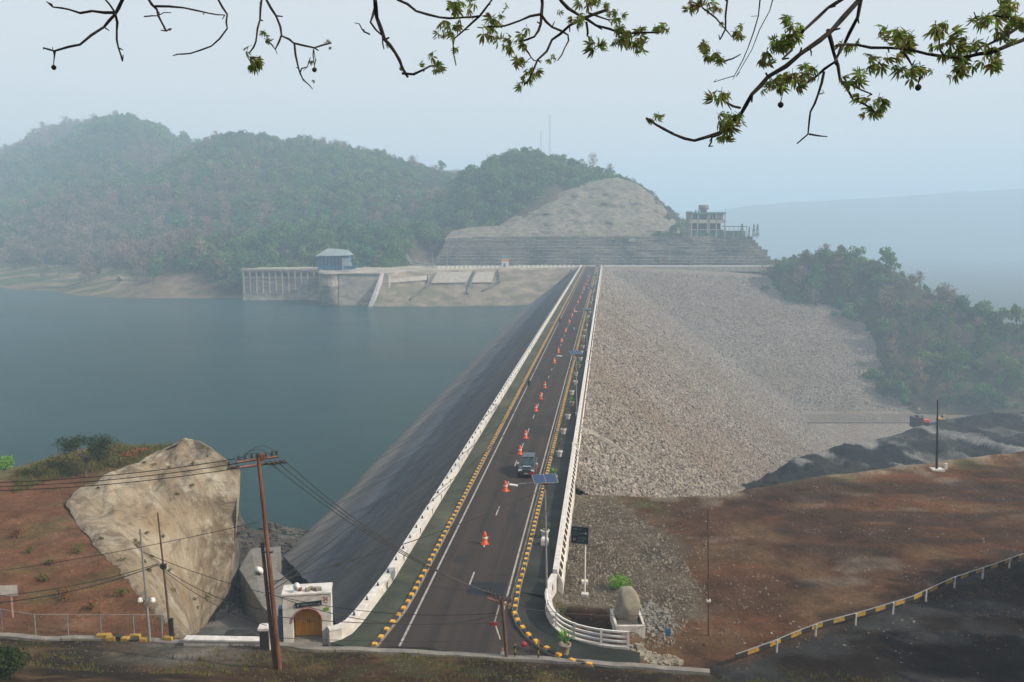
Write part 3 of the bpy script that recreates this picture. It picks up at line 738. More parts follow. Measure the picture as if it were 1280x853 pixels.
# left sidewalk with widened near end
wl = [P(411, 806, 0), P(425, 803, 0), P(440, 795, 0), P(452, 781, 0), D(62, -15.85, 0), D(66, -15.85, 0)] + [D(u, -15.85, 0) for u in list(range(72, 546, 12))]
kl = [P(463, 816, 0), P(470, 808, 0), P(480, 795, 0), P(492, 780, 0), D(60, -13.85, 0), D(66, -13.8, 0)] + [D(u, -13.8, 0) for u in list(range(72, 546, 12))]
def lift(L, z): return [Vector((p.x, p.y, z)) for p in L]
m = MB(); A_ = lift(wl, .13); B_ = lift(kl, .13); m.strip(A_, B_); m.strip(B_, lift(kl, -.1))
struct(m.build('sidewalk_left', M['walk']))
kr = [P(x, y, 0) for x, y in ((800, 842), (760, 838), (720, 832), (692, 822), (672, 810), (657, 797), (646, 782), (641, 768), (643, 756), (648, 742))] + [D(64, -6.2, 0)] + [D(u, -6.2, 0) for u in range(70, 546, 12)]
wr = [P(x, y, 0) for x, y in ((800, 818), (785, 815), (755, 812), (728, 806), (706, 796), (692, 784), (686, 772), (684, 760), (686, 748))] + [D(60, -3.9, 0), D(64, -3.85, 0)] + [D(u, -3.85, 0) for u in range(70, 546, 12)]
m = MB(); m.strip(lift(kr, .13), lift(wr, .13)); m.strip(lift(kr, -.1), lift(kr, .13))
struct(m.build('sidewalk_right', M['verge']))
m = MB()
for s_, k_ in ((1, wl), (-1, wr)): pass
# lane paint
def paint(name, v0, v1, u0, u1, z=.006, mat='line', step=12, par=None):
    mm = MB(); L = [u0]
    while L[-1] + step < u1: L.append(L[-1] + step)
    L.append(u1); mm.strip([DP(u, v0, z) for u in L], [DP(u, v1, z) for u in L]); return mm.build(name, M[mat], par)
road = bpy.data.objects['road']
paint('edge_line', -13.0, -12.85, 52.3, 545, par=road)
paint('edge_line', -6.98, -6.84, 57.5, 545, par=road)
md = MB(); md.box((0, 0, .004), (.13, 2.5, .004)); me = md.mesh('lane_dash', M['line'])
for k in range(58):
    link('lane_dash', me, road, D(63.4 + k * 8.1 + random.uniform(-.2, .2), -9.95, .004), DRZ)
paint('tar_patch', -9.9, -7.2, 60.6, 63.0, .005, 'patch', par=road)  # darker bluish rectangle in the right lane
m = MB(); m.strip([DP(u, -16.0, .137) for u in (236, 236.7)], [DP(u, -13.9, .137) for u in (236, 236.7)]); m.build('sidewalk_line', M['line'], bpy.data.objects['sidewalk_left'])
# shallow drain beside the right kerb
m = MB(); path = [D(u, -6.52, 0) for u in (58.5, 62, 70, 90, 120, 180, 300, 545)]
m.sweep(path, [(-.09, 0), (-.09, .05), (.09, .05), (.09, 0)]); struct(m.build('kerb_edge', M['conc']))

# ---- painted kerb blocks
def kerb(name, label, path, first_v, s):
    L = 0; r = path[0]
    t = thing(name, label, 'kerb', path[0])
    base = MB(); base.sweep([p - path[0] for p in path], [(-.20, -.05), (-.20, .16), (.20, .16), (.20, -.05)]); base.build('kerb_strip', M['conc'], t)
    pts = resample(path, .55)
    yb = MB(); yb.box((0, 0, .05), (.30, .42, .19), taper=.86); ym = yb.mesh('kerb_block', M['yellow'])
    kb = MB(); kb.box((0, 0, .03), (.27, .60, .14), taper=.9); km = kb.mesh('kerb_block', M['black'])
    restY = MB(); restK = MB(); cnt = 0
    for i in range(len(pts) - 1):
        a, b = pts[i], pts[i + 1]; rz = math.atan2(-(b - a).x, (b - a).y); c = (a + b) / 2 - path[0]; c.z += .16
        if i < 150:
            kb_ = link('kerb_block', ym if i % 2 == 0 else km, t, c + Vector((random.uniform(-.02, .02), 0, random.uniform(-.015, .02))), rz + random.uniform(-.06, .06)); kb_.scale = (random.uniform(.9, 1.06), random.uniform(.86, 1.06), random.uniform(.85, 1.08))
        else:
            (restY if i % 2 == 0 else restK).box((c.x, c.y, c.z + .05), (.34, .46 if i % 2 == 0 else .6, .2 if i % 2 == 0 else .14), rz)
    for q, mm in ((restY, M['yellow']), (restK, M['black'])):
        oo = q.build('kerb_blocks_beyond', mm, t, fix=False); oo['kind'] = 'stuff'
    return t
kpl = [P(466, 812, 0), P(471, 806, 0), P(481, 793, 0), P(493, 778, 0), P(503, 766, 0), D(60, -13.75, 0), D(64, -13.75, 0), D(543, -13.75, 0)]
kerb('painted_kerb', 'yellow and black block kerb between the road and the wide lakeside sidewalk', kpl, 0, 1)
kpr = [P(x, y, 0) for x, y in ((742, 835), (720, 831), (694, 821), (674, 809), (659, 796), (648, 781), (643, 768), (645, 756))] + [D(62, -6.22, 0), D(66, -6.15, 0), D(543, -6.15, 0)]
kerb('painted_kerb', 'yellow and black block kerb along the narrow verge with the potted plants', kpr, 0, 1)

# ---- left parapet
pw = thing('parapet_wall', 'solid white parapet wall between the lakeside sidewalk and the upstream slope', 'wall', D(60, -16, 0))
org = D(60, -16, 0)
wpath = [P(411, 803, 0), P(425, 800, 0), P(437, 793, 0), P(448, 781, 0), P(458, 768, 0)] + [D(62, -16.0, 0)] + [D(u, -16.0, 0) for u in range(68, 546, 9)] + [D(545, -16, 0)]
wp = [p - org for p in wpath]
for p in wp: p.z = 0
m = MB(); m.sweep(wp, [(-.22, -1.0), (-.22, .86), (.20, .86), (.26, .1), (.26, -1.0)]); m.build('wall_body', M['white'], pw)
m = MB(); m.sweep(wp, [(-.30, .86), (-.28, .97), (.26, .97), (.28, .86)]); m.build('wall_cap', M['cap'], pw)
st = MB(); st.lathe((0, 0, 0), [(.09, 0), (.09, .10), (.05, .12), (.05, .26)], 6); sm_ = st.mesh('rail_stub', M['dark_metal'])
rp = resample([p + Vector((0, 0, .97)) for p in wp], 2.45)
for p in rp[1:190]: link('rail_stub', sm_, pw, p)
dr = MB(); dr.box((0, 0, 0), (.06, .10, .5)); dm = dr.mesh('weep_stain', M['pole_brown'])
for k in range(34):
    u = 61 + k * 5.3 + random.uniform(-.8, .8); link('weep_stain', dm, pw, D(u, -15.76, .5) - org, DRZ)
# ---- right parapet: plinth, battered face and cap, with painted fin shadows
pr = thing('parapet_wall', 'white parapet wall with narrow openings along the rockfill side of the crest', 'wall', D(64, -3.6, 0))
org = D(64, -3.6, 0)
def rsec(u0, u1, dv=0):
    L = [u0]
    while L[-1] + 12 < u1: L.append(L[-1] + 12)
    L.append(u1); pth = [D(u, -3.6 + dv, 0) - org for u in L]
    for nm, pf, mt in (('plinth', [(-.2, -1.2), (-.2, .28), (.2, .28), (.24, -1.2)], 'white'), ('wall_cap', [(-.17, .83), (-.17, .98), (.17, .98), (.17, .83)], 'cap')):
        mm = MB(); mm.sweep(pth, pf); mm.build(nm, M[mt], pr)
    return
sections = [(63.6, 101.6, 0), (102.2, 165, .0), (165.5, 300, 0), (300.6, 545, 0)]
def bat(u0, u1):
    L = [u0]
    while L[-1] + 12 < u1: L.append(L[-1] + 12)
    L.append(u1); mm = MB(); mm.sweep([D(u, -3.6, 0) - org for u in L], [(-.17, .27), (-.17, .83), (.16, .83), (.60, -.1), (.60, -1.2), (.2, -1.2)]); mm.build('battered_wall', M['white'], pr)
pb = MB(); pb.box((.34, 0, .42), (.13, .82, .40), ry=-.44); pmesh = pb.mesh('opening', M['void'])  # dark boxes on the battered face stand for shadows between outer fins
pc = MB(); pc.box((.1, 0, .55), (.75, .5, 1.1)); pcm = pc.mesh('end_post', M['white'])
rest = MB(); cnt = 0
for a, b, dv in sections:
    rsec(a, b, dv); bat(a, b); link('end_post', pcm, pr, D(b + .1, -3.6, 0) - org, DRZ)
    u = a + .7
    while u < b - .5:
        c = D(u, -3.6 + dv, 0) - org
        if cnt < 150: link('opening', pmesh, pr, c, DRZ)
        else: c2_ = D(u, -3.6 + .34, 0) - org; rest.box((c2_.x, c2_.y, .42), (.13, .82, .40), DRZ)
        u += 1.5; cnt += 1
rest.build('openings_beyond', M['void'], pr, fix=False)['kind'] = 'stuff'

# ---- curved near end of the right parapet, then three rail fence
cw = thing('parapet_wall', 'short curved white parapet with round holes where the verge bends to the right', 'wall', P(688, 735, 0))
org = cw.location.copy()
pth = [D(62.9, -3.6, 0)] + [P(x, y, 0) for x, y in ((687, 742), (685, 758), (687, 773), (693, 785))]
pth = [p - org for p in pth]
m = MB(); m.sweep(pth, [(-.16, -.8), (-.16, .8), (.16, .8), (.16, -.8)]); m.build('wall_body', M['white'], cw)
m = MB(); m.sweep(pth, [(-.22, .8), (-.22, .92), (.22, .92), (.22, .8)]); m.build('wall_cap', M['cap'], cw)
for i in range(5):
    p = resample(pth, 1.25)[min(i + 1, 4)]; hb = MB(); hb.box((p.x, p.y, .45), (.36, .35, .42), DRZ); hb.build('opening', M['void'], cw)
rf_ = thing('rail_fence', 'curved white fence of three rails on a low kerb around the bend of the verge', 'fence', P(700, 792, 0))
org = rf_.location.copy()
pth = [P(x, y, 0) for x, y in ((684, 757), (684, 768), (688, 779), (697, 790), (712, 799), (730, 805), (757, 810), (785, 812))]
pth = [p - org for p in pth]; pth2 = []
for i in range(len(pth) - 1):
    for k in range(4): pth2.append(pth[i].lerp(pth[i + 1], k / 4))
pth2.append(pth[-1])
pth3 = [sum((pth2[max(0, min(len(pth2) - 1, i + k))] for k in (-2, -1, 0, 1, 2)), Vector()) / 5 for i in range(len(pth2))]; pth3[0] = pth2[0]; pth3[-1] = pth2[-1]
m = MB(); m.sweep(pth3, [(-.14, -.3), (-.14, .2), (.14, .2), (.14, -.3)]); m.build('low_kerb', M['white'], rf_)
for z in (.5, .82, 1.14):
    m = MB(); m.sweep(pth3, [(-.05, z - .06), (-.05, z + .06), (.05, z + .06), (.05, z - .06)]); m.build('rail', M['white_clean'], rf_)
for p in resample(pth3, 1.9) + [pth3[-1]]:
    m = MB(); m.box((p.x, p.y, .6), (.14, .14, 1.24)); m.build('post', M['white'], rf_)

be = MB(); L_ = [Vector((x, float(np.interp(x, bx, by)) + .12, 0)) for x in np.arange(-34, 12.5, .9)]
L_ = [Vector((q.x, q.y + (float(fbm(np.array([q.x / 3]), np.array([0.]), 5)[0]) - .5) * .8, 0)) for q in L_]
be.sweep(L_, [(-.32, -.3), (-.3, .22), (.25, .26), (.32, -.3)]); struct(be.build('bank_kerb', M['conc']))
# ================================================================== FAR SIDE
def hz(Xa, Ya):
    "height of the far hills"
    ridges = [  # Y, [(px, py)...], front reach, back reach
        (1900, [(-400, 215), (-150, 190), (0, 184), (30, 178), (70, 182), (130, 210), (300, 260), (700, 300)], 900, 700),
        (1250, [(-500, 240), (-200, 215), (0, 198), (50, 178), (95, 158), (130, 147), (160, 147), (195, 156), (215, 172), (245, 186), (300, 205), (420, 230), (600, 260), (760, 320), (900, 380)], 760, 700),
        (930, [(-100, 320), (120, 262), (200, 215), (260, 186), (300, 175), (330, 178), (380, 181), (440, 185), (490, 196), (550, 214), (600, 222), (660, 236), (740, 270), (820, 330), (880, 370)], 440, 350),
        (720, [(380, 340), (480, 290), (540, 250), (580, 225), (620, 206), (660, 196), (700, 199), (745, 212), (785, 224), (812, 246), (845, 275), (870, 300), (930, 360)], 170, 200),
        (590, [(-100, 372), (60, 360), (130, 338), (180, 318), (240, 302), (320, 304), (400, 300), (470, 305), (520, 298), (560, 312), (600, 340), (700, 380)], 110, 150),
    ]
    Z = np.full(Xa.shape, -22.)
    for Yr_, pts, fr, bk in ridges:
        q = [Q(a, b + {1250: 13, 930: 10, 720: 12}.get(Yr_, 3), Yr_) for a, b in pts]
        top = np.interp(Xa * Yr_ / np.maximum(Ya, Yr_ * .45), [p.x for p in q], [p.z for p in q])
        jit = (fbm(Xa / 130, Ya / 130, int(Yr_)) - .5) * 110 * min(1, fr / 400)
        dd = Ya + jit - Yr_
        f = np.where(dd < 0, 1 - smooth(0, fr, -dd), 1 - .8 * smooth(0, bk, dd))
        Z = np.maximum(Z, -22 + (top + 22) * f - (1 - f) * 0)
    g = (fbm(Xa / 90, Ya / 150, 201, 5) - .5)
    Z = Z + g * np.clip((Z + 19) * .3, 0, 46)
    sh = np.interp(Xa, [-1500, -500, -320, -265, -200, -160, -146, -90], [470, 468, 452, 456, 478, 495, 503, 505])
    low = -18.5 + (Ya - sh) * np.interp(Xa, [-330, -230, -190], [.09, .10, .55]) + np.clip(Ya - sh - 110, 0, None) * .45
    return np.minimum(Z, np.maximum(low, -24)) if True else Z
gx, gy = np.meshgrid(np.concatenate([np.arange(-1700, -500, 14.), np.arange(-500, 330, 7.)]), np.concatenate([np.arange(440, 800, 6.), np.arange(800, 2500, 14.)]))
hzv = hz(gx, gy)
# keep clear of the works: level the apron behind the spillway and the terrace zone
wk = (gy < 585) & (gx > -150)
hzv = np.where(wk & (gx > -65), np.minimum(hzv, -25), hzv)
hzv = np.where(wk & (gx <= -65) & (gy < 522), np.minimum(hzv, -25), hzv)
hzv = np.where((gx > 42) & (gy < 640), -110, hzv)
hzv = np.where(gx > 205, -110, hzv)
hc = np.zeros(gx.shape + (3,)); hc[:] = (.06, .075, .035)
k = smooth(.48, .6, fbm(gx / 60, gy / 60, 211))[..., None]; hc = hc * (1 - k) + np.array((.15, .11, .08)) * k
sh_ = smooth(-14.5, -16.7, hzv)[..., None]; hc = hc * (1 - sh_) + np.array((.24, .185, .13)) * sh_
fl_ = ((gx < -185) & (hzv < -4) & (hzv > -16.9)).astype(float)[..., None]; st_ = smooth(.45, .55, fbm(gx / 70, gy / 9, 219))[..., None]
hc = hc * (1 - fl_) + (np.array((.28, .225, .15)) * st_ + np.array((.10, .13, .05)) * (1 - st_)) * fl_
struct(grid_mesh('hills', gx, gy, hzv, M['hill'], hc))
# very far ridge on the right
fx, fy = np.meshgrid(np.linspace(100, 5200, 90), np.linspace(2600, 5200, 40))
q = [Q(a, b, 3400) for a, b in ((780, 300), (860, 268), (920, 258), (1000, 253), (1100, 247), (1200, 241), (1300, 237), (1500, 232), (2000, 240))]
top = np.interp(fx * 3400 / fy, [p.x for p in q], [p.z for p in q])
fz = -80 + (top + 80) * (1 - smooth(0, 800, np.abs(fy - 3400))) + (fbm(fx / 200, fy / 200, 301) - .5) * 24
struct(grid_mesh('far_ridge', fx, fy, fz, M['hill'], np.broadcast_to(np.array([.06, .075, .045]), fx.shape + (3,))))
# wooded spur right of the fill
crest = [Q(a, b, y) for a, b, y in ((930, 336, 575), (965, 330, 570), (1000, 322, 560), (1040, 320, 552), (1075, 335, 545), (1110, 358, 535), (1160, 382, 520), (1220, 404, 500), (1290, 436, 480), (1400, 480, 460))]
def spur(Xa, Ya):
    zb = -(538 - Ya) / 2.22
    xb = np.interp(Ya, [q.y for q in XB], [q.x for q in XB])
    left = zb - 1 + (Xa - xb) * .8
    top = np.interp(Xa, [p.x for p in crest], [p.z for p in crest])
    yc = np.interp(Xa, [p.x for p in crest], [p.y for p in crest])
    front = -63 + (Ya - 400 + (Xa - 170) * .12) * .62
    back = top - (Ya - yc) * .5
    z = np.minimum(np.minimum(left, front), np.minimum(top, back))
    return np.maximum(z + (fbm(Xa / 16, Ya / 16, 231) - .5) * 6, -70)
sx, sy = np.meshgrid(np.arange(140, 520, 4.), np.arange(370, 700, 4.)); sz = spur(sx, sy)
scx = np.zeros(sx.shape + (3,)); scx[:] = (.10, .085, .05); k = smooth(.5, .6, fbm(sx / 14, sy / 14, 233))[..., None]; scx = scx * (1 - k) + np.array((.06, .075, .035)) * k
struct(grid_mesh('wooded_spur', sx, sy, sz, M['hill'], scx))
# service berm at the foot
m = MB(); m.prism([(88, 396), (100, 403), (200, 404), (420, 404), (420, 384), (200, 384), (96, 384)], -70, -61.6); struct(m.build('service_road', pm('earth_track', (.20, .165, .125), (.14, .12, .095), .3, .95, kind='pos')))
m = MB(); m.sweep([Vector((96, 384.6, -61.6)), Vector((200, 384.6, -61.6)), Vector((420, 384.6, -61.6))], [(-.4, 0), (-.4, .25), (.4, .25), (.4, 0)]); struct(m.build('service_road_kerb', M['conc']))
m = MB(); m.strip([Vector((80, 384, -62)), Vector((200, 384, -62)), Vector((420, 384, -62))], [Vector((60, 330, -92)), Vector((200, 330, -92)), Vector((420, 330, -92))]); struct(m.build('lower_fill', M['fill'], fix=False))
# dark spoil heap between the field and the foot of the dam
fe = [((900, 616), -17), ((935, 606), -19), ((952, 598), -20), ((975, 585), -21.5), ((1000, 571), -23), ((1030, 563), -25), ((1060, 555), -28), ((1100, 549), -31), ((1130, 540), -34), ((1160, 528), -37), ((1200, 522), -39), ((1240, 518), -40), ((1290, 514), -41), ((1400, 508), -43)]
ne = [((890, 640), -14), ((930, 640), -16), ((950, 636), -17), ((975, 632), -18), ((1000, 630), -19), ((1030, 628), -20), ((1060, 626), -21), ((1100, 624), -22), ((1130, 620), -23), ((1160, 618), -24), ((1200, 612), -25), ((1240, 608), -26), ((1290, 604), -27), ((1400, 600), -28)]
a = poly3(fe, 170); b = poly3(ne, 170); n2_ = 60
hx = np.zeros((n2_ + 3, 170)); hy = hx.copy(); hh = hx.copy()
for j in range(170):
    for i in range(n2_):
        t = i / (n2_ - 1); p = b[j].lerp(a[j], t); hx[i, j], hy[i, j], hh[i, j] = p
    for i in range(3): hx[n2_ + i, j], hy[n2_ + i, j], hh[n2_ + i, j] = a[j].x + (i + 1) * 1.0, a[j].y + (i + 1) * 5, a[j].z - 7 * (i + 1) * (1 + i)
ed = np.concatenate([1 - smooth(.9, 1, np.linspace(0, 1, n2_)) * .75, [.2, .2, .2]])[:, None]
hh = hh + ((fbm(hx / 16, hy / 20, 241) - .5) * 5 + (fbm(hx / 5, hy / 8, 242) - .5) * 3.2 + (fbm(hx / 1.6, hy / 2.4, 252) - .5) * 1.5) * ed
hcc = np.zeros(hx.shape + (3,)); hcc[:] = (.022, .024, .027)
k = smooth(.54, .62, fbm(hx / 9, hy / 16, 243))[..., None]; hcc = hcc * (1 - k) + np.array((.30, .30, .29)) * k
k = smooth(.5, .62, fbm(hx / 14, hy / 30, 244))[..., None] * .6; hcc = hcc * (1 - k) + np.array((.06, .055, .05)) * k
k = (smooth(40, 30, hx) * 1.0)[..., None]; hcc = hcc * (1 - k) + np.array((.11, .105, .05)) * k
struct(grid_mesh('spoil_heap', hx, hy, hh, M['heap'], hcc)); HEAP = (hx, hy, hh)

# ---- terraces behind the crest
tw = thing('terraced_wall', 'long stepped grey masonry terraces below the viewing building', 'retaining wall', (90, 560, 0))
def tz(px, py, Y): return Q(px, py, Y)
levels = 9
for k in range(levels):
    z0 = -1 + k * 2.05; z1 = z0 + 2.05; y0 = 556 + k * 2.6
    xl = -34 + k * 1.0; xr = 168 - k * 1.3
    rn_ = random.Random(k); nx_ = 26; fr_ = [(xl - 90 + (xr - xl) * i / nx_, y0 + (xr - xl) * .02 * i / nx_ + rn_.uniform(-.9, .5)) for i in range(nx_ + 1)]
    mm = MB(); mm.prism(fr_ + [(xr - 90, y0 + 12), (xl - 90, y0 + 8)], z0, z1 - .12)
    o = mm.build('terrace_step', M['terrace'], tw, loc=(0, -560, 0))
    mm = MB(); mm.prism([(xl - 90, y0 - .15), (xr - 90, y0 + (xr - xl) * .02 - .15), (xr - 90, y0 + (xr - xl) * .02 + .35), (xl - 90, y0 + .35)], z1 - .12, z1 + .16)
    mm.build('coping', M['terrace'], tw, loc=(0, -560, 0))
mm = MB(); mm.prism([(-56 + 90 - 90, 578), (157 - 90, 581), (157 - 90, 640), (-56, 640)], 12, 17.2); mm.build('top_platform', M['conc'], tw, loc=(0, -560, 0))
t2 = thing('terraced_wall', 'lower stepped terraces in front of the wooded hill left of the crest', 'retaining wall', (-40, 560, 0))
for k in range(8):
    z0 = -1 + k * 2.2; z1 = z0 + 2.2; y0 = 552 + k * 2.6
    mm = MB(); mm.prism([(-50 + k * 1.2, y0), (8, y0 + 2), (8, y0 + 10), (-50 + k * 1.2, y0 + 8)], z0, z1 - .1); mm.build('terrace_step', M['terrace'], t2, loc=(40, -560, 0))
    mm = MB(); mm.prism([(-50 + k * 1.2, y0 - .15), (8, y0 + 1.85), (8, y0 + 2.3), (-50 + k * 1.2, y0 + .3)], z1 - .1, z1 + .14); mm.build('coping', M['terrace'], t2, loc=(40, -560, 0))
# small spot features on the terraces
for px, py, w_, h_, lb in ((790, 300, 4.2, 2.2, 'pale yellow hut on the upper terrace left of the viewing building'),):
    p = Q(px, py + 2, 574); hu = thing('hut', lb, 'hut', p); mm = MB(); mm.box((0, 0, h_ / 2), (w_, 3, h_)); mm.build('wall', M['facade'], hu); mm = MB(); mm.box((0, 0, h_ + .15), (w_ + .6, 3.6, .3)); mm.build('roof', M['roof_pale'], hu)

# ---- quarried face
rb = [Q(a, b, y) for a, b, y in ((556, 300, 585), (600, 300, 588), (640, 298, 590), (680, 297, 592), (720, 296, 594), (760, 295, 596), (800, 294, 600), (830, 293, 603), (850, 292, 606))]
rt = [Q(a, b, y) for a, b, y in ((560, 290, 600), (590, 284, 612), (625, 282, 620), (655, 262, 640), (684, 249, 655), (712, 236, 668), (742, 226, 676), (772, 222, 678), (796, 230, 674), (822, 250, 664), (847, 280, 645))]
def dense(L, n):
    cum = [0]
    for a, b in zip(L[:-1], L[1:]): cum.append(cum[-1] + (b - a).length)
    out = []
    for k in range(n):
        s = cum[-1] * k / (n - 1); i = 0
        while i < len(cum) - 2 and cum[i + 1] < s: i += 1
        out.append(L[i].lerp(L[i + 1], (s - cum[i]) / (cum[i + 1] - cum[i])))
    return out
a = dense(rb, 120); b = dense(rt, 120); rx = np.zeros((64, 120)); ry = rx.copy(); rzz = rx.copy()
for j in range(120):
    for i in range(64):
        t = i / 60; p = a[j].lerp(b[j], min(t, 1)); st_ = math.sin(t * 3.14159 * 5) * .012
        rx[i, j], ry[i, j], rzz[i, j] = p.x, p.y, p.z
        if i > 60: ry[i, j] += (i - 60) * 8; rzz[i, j] -= (i - 60) * 1.5
    rzz[0, j] -= 4
e2 = np.clip(np.minimum(np.arange(64), 61 - np.arange(64)) / 6, 0, 1)[:, None]
ry = ry + ((fbm(rx / 14, rzz / 9, 261) - .5) * 14 + (np.abs(fbm(rx / 4, rzz / 3, 262) - .5)) * -6 + (fbm(rx / 1.6, rzz / 1.3, 263) - .5) * 2.0 + np.sin(rzz * 1.0 + fbm(rx / 20, rzz / 20, 264) * 4) * .8) * e2
rfc = grid_mesh('quarried_face', rx, ry, rzz, M['rock_cut'])
tag(rfc, 'bare grey brown quarried rock face on the hill behind the crest', 'rock face')

# ---- crest continuing to the right and left along the far end
m = MB(); m.prism([(38, 545), (54, 541), (57, 538.2), (161, 538.2), (163, 556), (38, 556)], -3, .02); struct(m.build('far_crest_road', M['conc_pale']))
fp = thing('parapet_wall', 'low white parapet along the far crest above the shaded rockfill', 'wall', (56, 538.4, 0))
m = MB(); L_ = [Vector((x, 538.6, 0)) - fp.location for x in (56, 80, 110, 140, 162)]; m.sweep(L_, [(-.3, 0), (-.3, .9), (.3, .9), (.3, 0)]); m.build('wall_body', M['cap'], fp)
fe_ = [Q(560, 333, 528), Q(640, 334, 533), Q(722, 334.5, 534)]
m = MB(); pl = [(Q(x, 336, 522).x, 522) for x in (300, 400, 470, 540, 640, 726)] ; 
# spillway top deck
m.prism([(-152, 501), (-108, 499), (-106, 483), (-93, 481), (-92, 470), (-66, 471), (-60, 494), (-8, 512), (44, 534), (44, 556), (-60, 552), (-152, 530)], -19, .0)
struct(m.build('spillway_deck', M['conc_far']))
# ---- intake walls
iw = thing('intake_wall', 'stained concrete intake wall standing in the lake left of the round pier', 'wall', (-130, 498, -18))
m = MB(); m.box((0, 2, 9.2), (46, 3, 19.4), rz=-.03); m.build('wall_body', M['conc_far'], iw)
m = MB(); m.box((0, .1, 18.2), (46.6, 1.2, .9), rz=-.03); m.build('coping', M['conc_pale'], iw)
m = MB(); m.box((0, .2, 13.0), (46.2, .7, .5), rz=-.03); m.build('ledge', M['conc'], iw)
for k in range(13):
    x = -22 + k * 3.66; mm = MB(); mm.box((x, .15 - x * .03, 9.2 + 2.2), (.5, 1.1, 13.2)); mm.build('pilaster', M['conc_far'], iw)
for k in range(12):
    x = -20.2 + k * 3.66; mm = MB(); mm.box((x, .42 - x * .03, 15.6), (2.4, .5, 2.2)); mm.build('recess', M['conc_dark'], iw)
pi = thing('round_pier', 'round pale concrete pier rising from the lake below the blue building', 'pier', (-97, 470, -19))
m = MB(); m.lathe((0, 0, 0), [(5.6, 0), (5.6, 12.2), (5.75, 12.4), (5.6, 12.6), (5.6, 18.2), (6.0, 18.4), (6.0, 19.3)], 32); m.build('shaft', M['conc_far'], pi, True)
m = MB(); m.box((-.5, 14, 9.4), (10.5, 26, 18.9)); m.build('body', M['conc_far'], pi)
for k in range(7):
    an = R(-160 + k * 20 + 10); mm = MB(); mm.box((5.6 * math.cos(an), 5.6 * math.sin(an), 15.4), (.35, .35, 5.2), an); mm.build('rib', M['conc_far'], pi)
bw = thing('buttress_wall', 'recessed concrete wall with a slanting white buttress right of the round pier', 'wall', (-78, 466, -19))
m = MB(); m.box((-3, 3, 9.3), (22, 4, 18.8), rz=.03); m.build('wall_body', M['conc_far'], bw)
m = MB(); m.box((-3, .9, 18.9), (22.4, 1.2, .5), rz=.03); m.build('coping', M['conc_pale'], bw)
m = MB(); m.add([(8.2, 2, 19.2), (9.6, 2, 19.2), (2.2, -6, 1.2), (5.2, -7, 1.2), (9.8, 12, 19.2), (6, 10, 1.2), (5, -7, 0), (2, -6, 0)], [(0, 1, 3, 2), (1, 4, 5, 3), (2, 3, 6, 7)]); m.build('buttress', M['white'], bw, fix=False)
m = MB(); m.prism([(2, -7), (26, -9), (30, 3), (6, 3)], 0, 1.6); m.build('toe_slab', M['white'], bw)
# sloping lakeside embankment with concrete panels
em = thing('lakeside_embankment', 'pale sloping embankment with paved panels between the intake and the dam', 'embankment', (-30, 500, -17))
org = em.location.copy()
top_ = [Q(482, 343, 476), Q(535, 337, 505), Q(590, 336.5, 512), Q(650, 336.5, 520), Q(715, 336, 530)]
bot_ = [Q(466, 384.5, 458), Q(520, 384.5, 458), Q(590, 384, 461), Q(640, 382, 465), Q(672, 381, 470)]
a = dense(top_, 90); b = dense(bot_, 90); ex = np.zeros((40, 90)); ey = ex.copy(); ez = ex.copy()
for j in range(90):
    for i in range(40):
        t = i / 36; p = b[j].lerp(a[j], t); ex[i, j], ey[i, j], ez[i, j] = p - org
ez = ez + ((fbm(ex / 7, ey / 5, 271) - .5) * 1.6 + (fbm(ex / 2, ey / 2, 272) - .5) * .5) * np.clip(1 - np.abs(np.linspace(-1, 1, 40)) ** 4, 0, 1)[:, None]
ez[-4:, :] -= 1.5; ez[0] -= 2.0
eo = grid_mesh('earth_slope', ex, ey, ez, pm('dry_lake_bank', (.30, .25, .195), (.15, .13, .105), .12, .95, kind='pos', c3=(.10, .115, .06), scale3=.06, f3=.85, stretch=(1, 1, 2))); eo.parent = em
def onemb(px, py):
    t = (384 - py) / 47.5; j = int(np.clip((px - 466 - t * 18) / (715 - 466 - t * 0) * 89, 0, 89))
    best = None
    for jj in range(90):
        p = b[jj].lerp(a[jj], t); 
        x = 640 + FP * p.x / (p.y * math.cos(TH) + (CH - p.z) * math.sin(TH))
        if best is None or abs(x - px) < best[0]: best = (abs(x - px), p)
    return best[1] - org + Vector((0, -.9, .75))
for quad in (((546, 342), (590, 342), (582, 356), (538, 356)), ((595, 342), (617, 342), (614, 356), (587, 356)), ((482, 346), (537, 346), (533, 352), (482, 352))):
    mm = MB(); q4 = [onemb(*c) for c in quad]; mm.add([*q4, *[p + Vector((0, .8, -.8)) for p in q4]], [(0, 1, 2, 3), (0, 3, 7, 4), (1, 0, 4, 5), (2, 1, 5, 6), (3, 2, 6, 7)]); mm.build('concrete_panel', M['conc_pale'], em)
for l_ in (((593, 341), (583, 370)), ((624, 339), (624, 355)), ((624, 355), (604, 367)), ((536, 345), (534, 358)), ((534, 358), (512, 376))):
    p0, p1 = onemb(*l_[0]), onemb(*l_[1]); mm = MB(); mm.tube([p0, p0.lerp(p1, .5), p1], .55, 5); mm.build('drain_channel', M['conc_dark'], em)
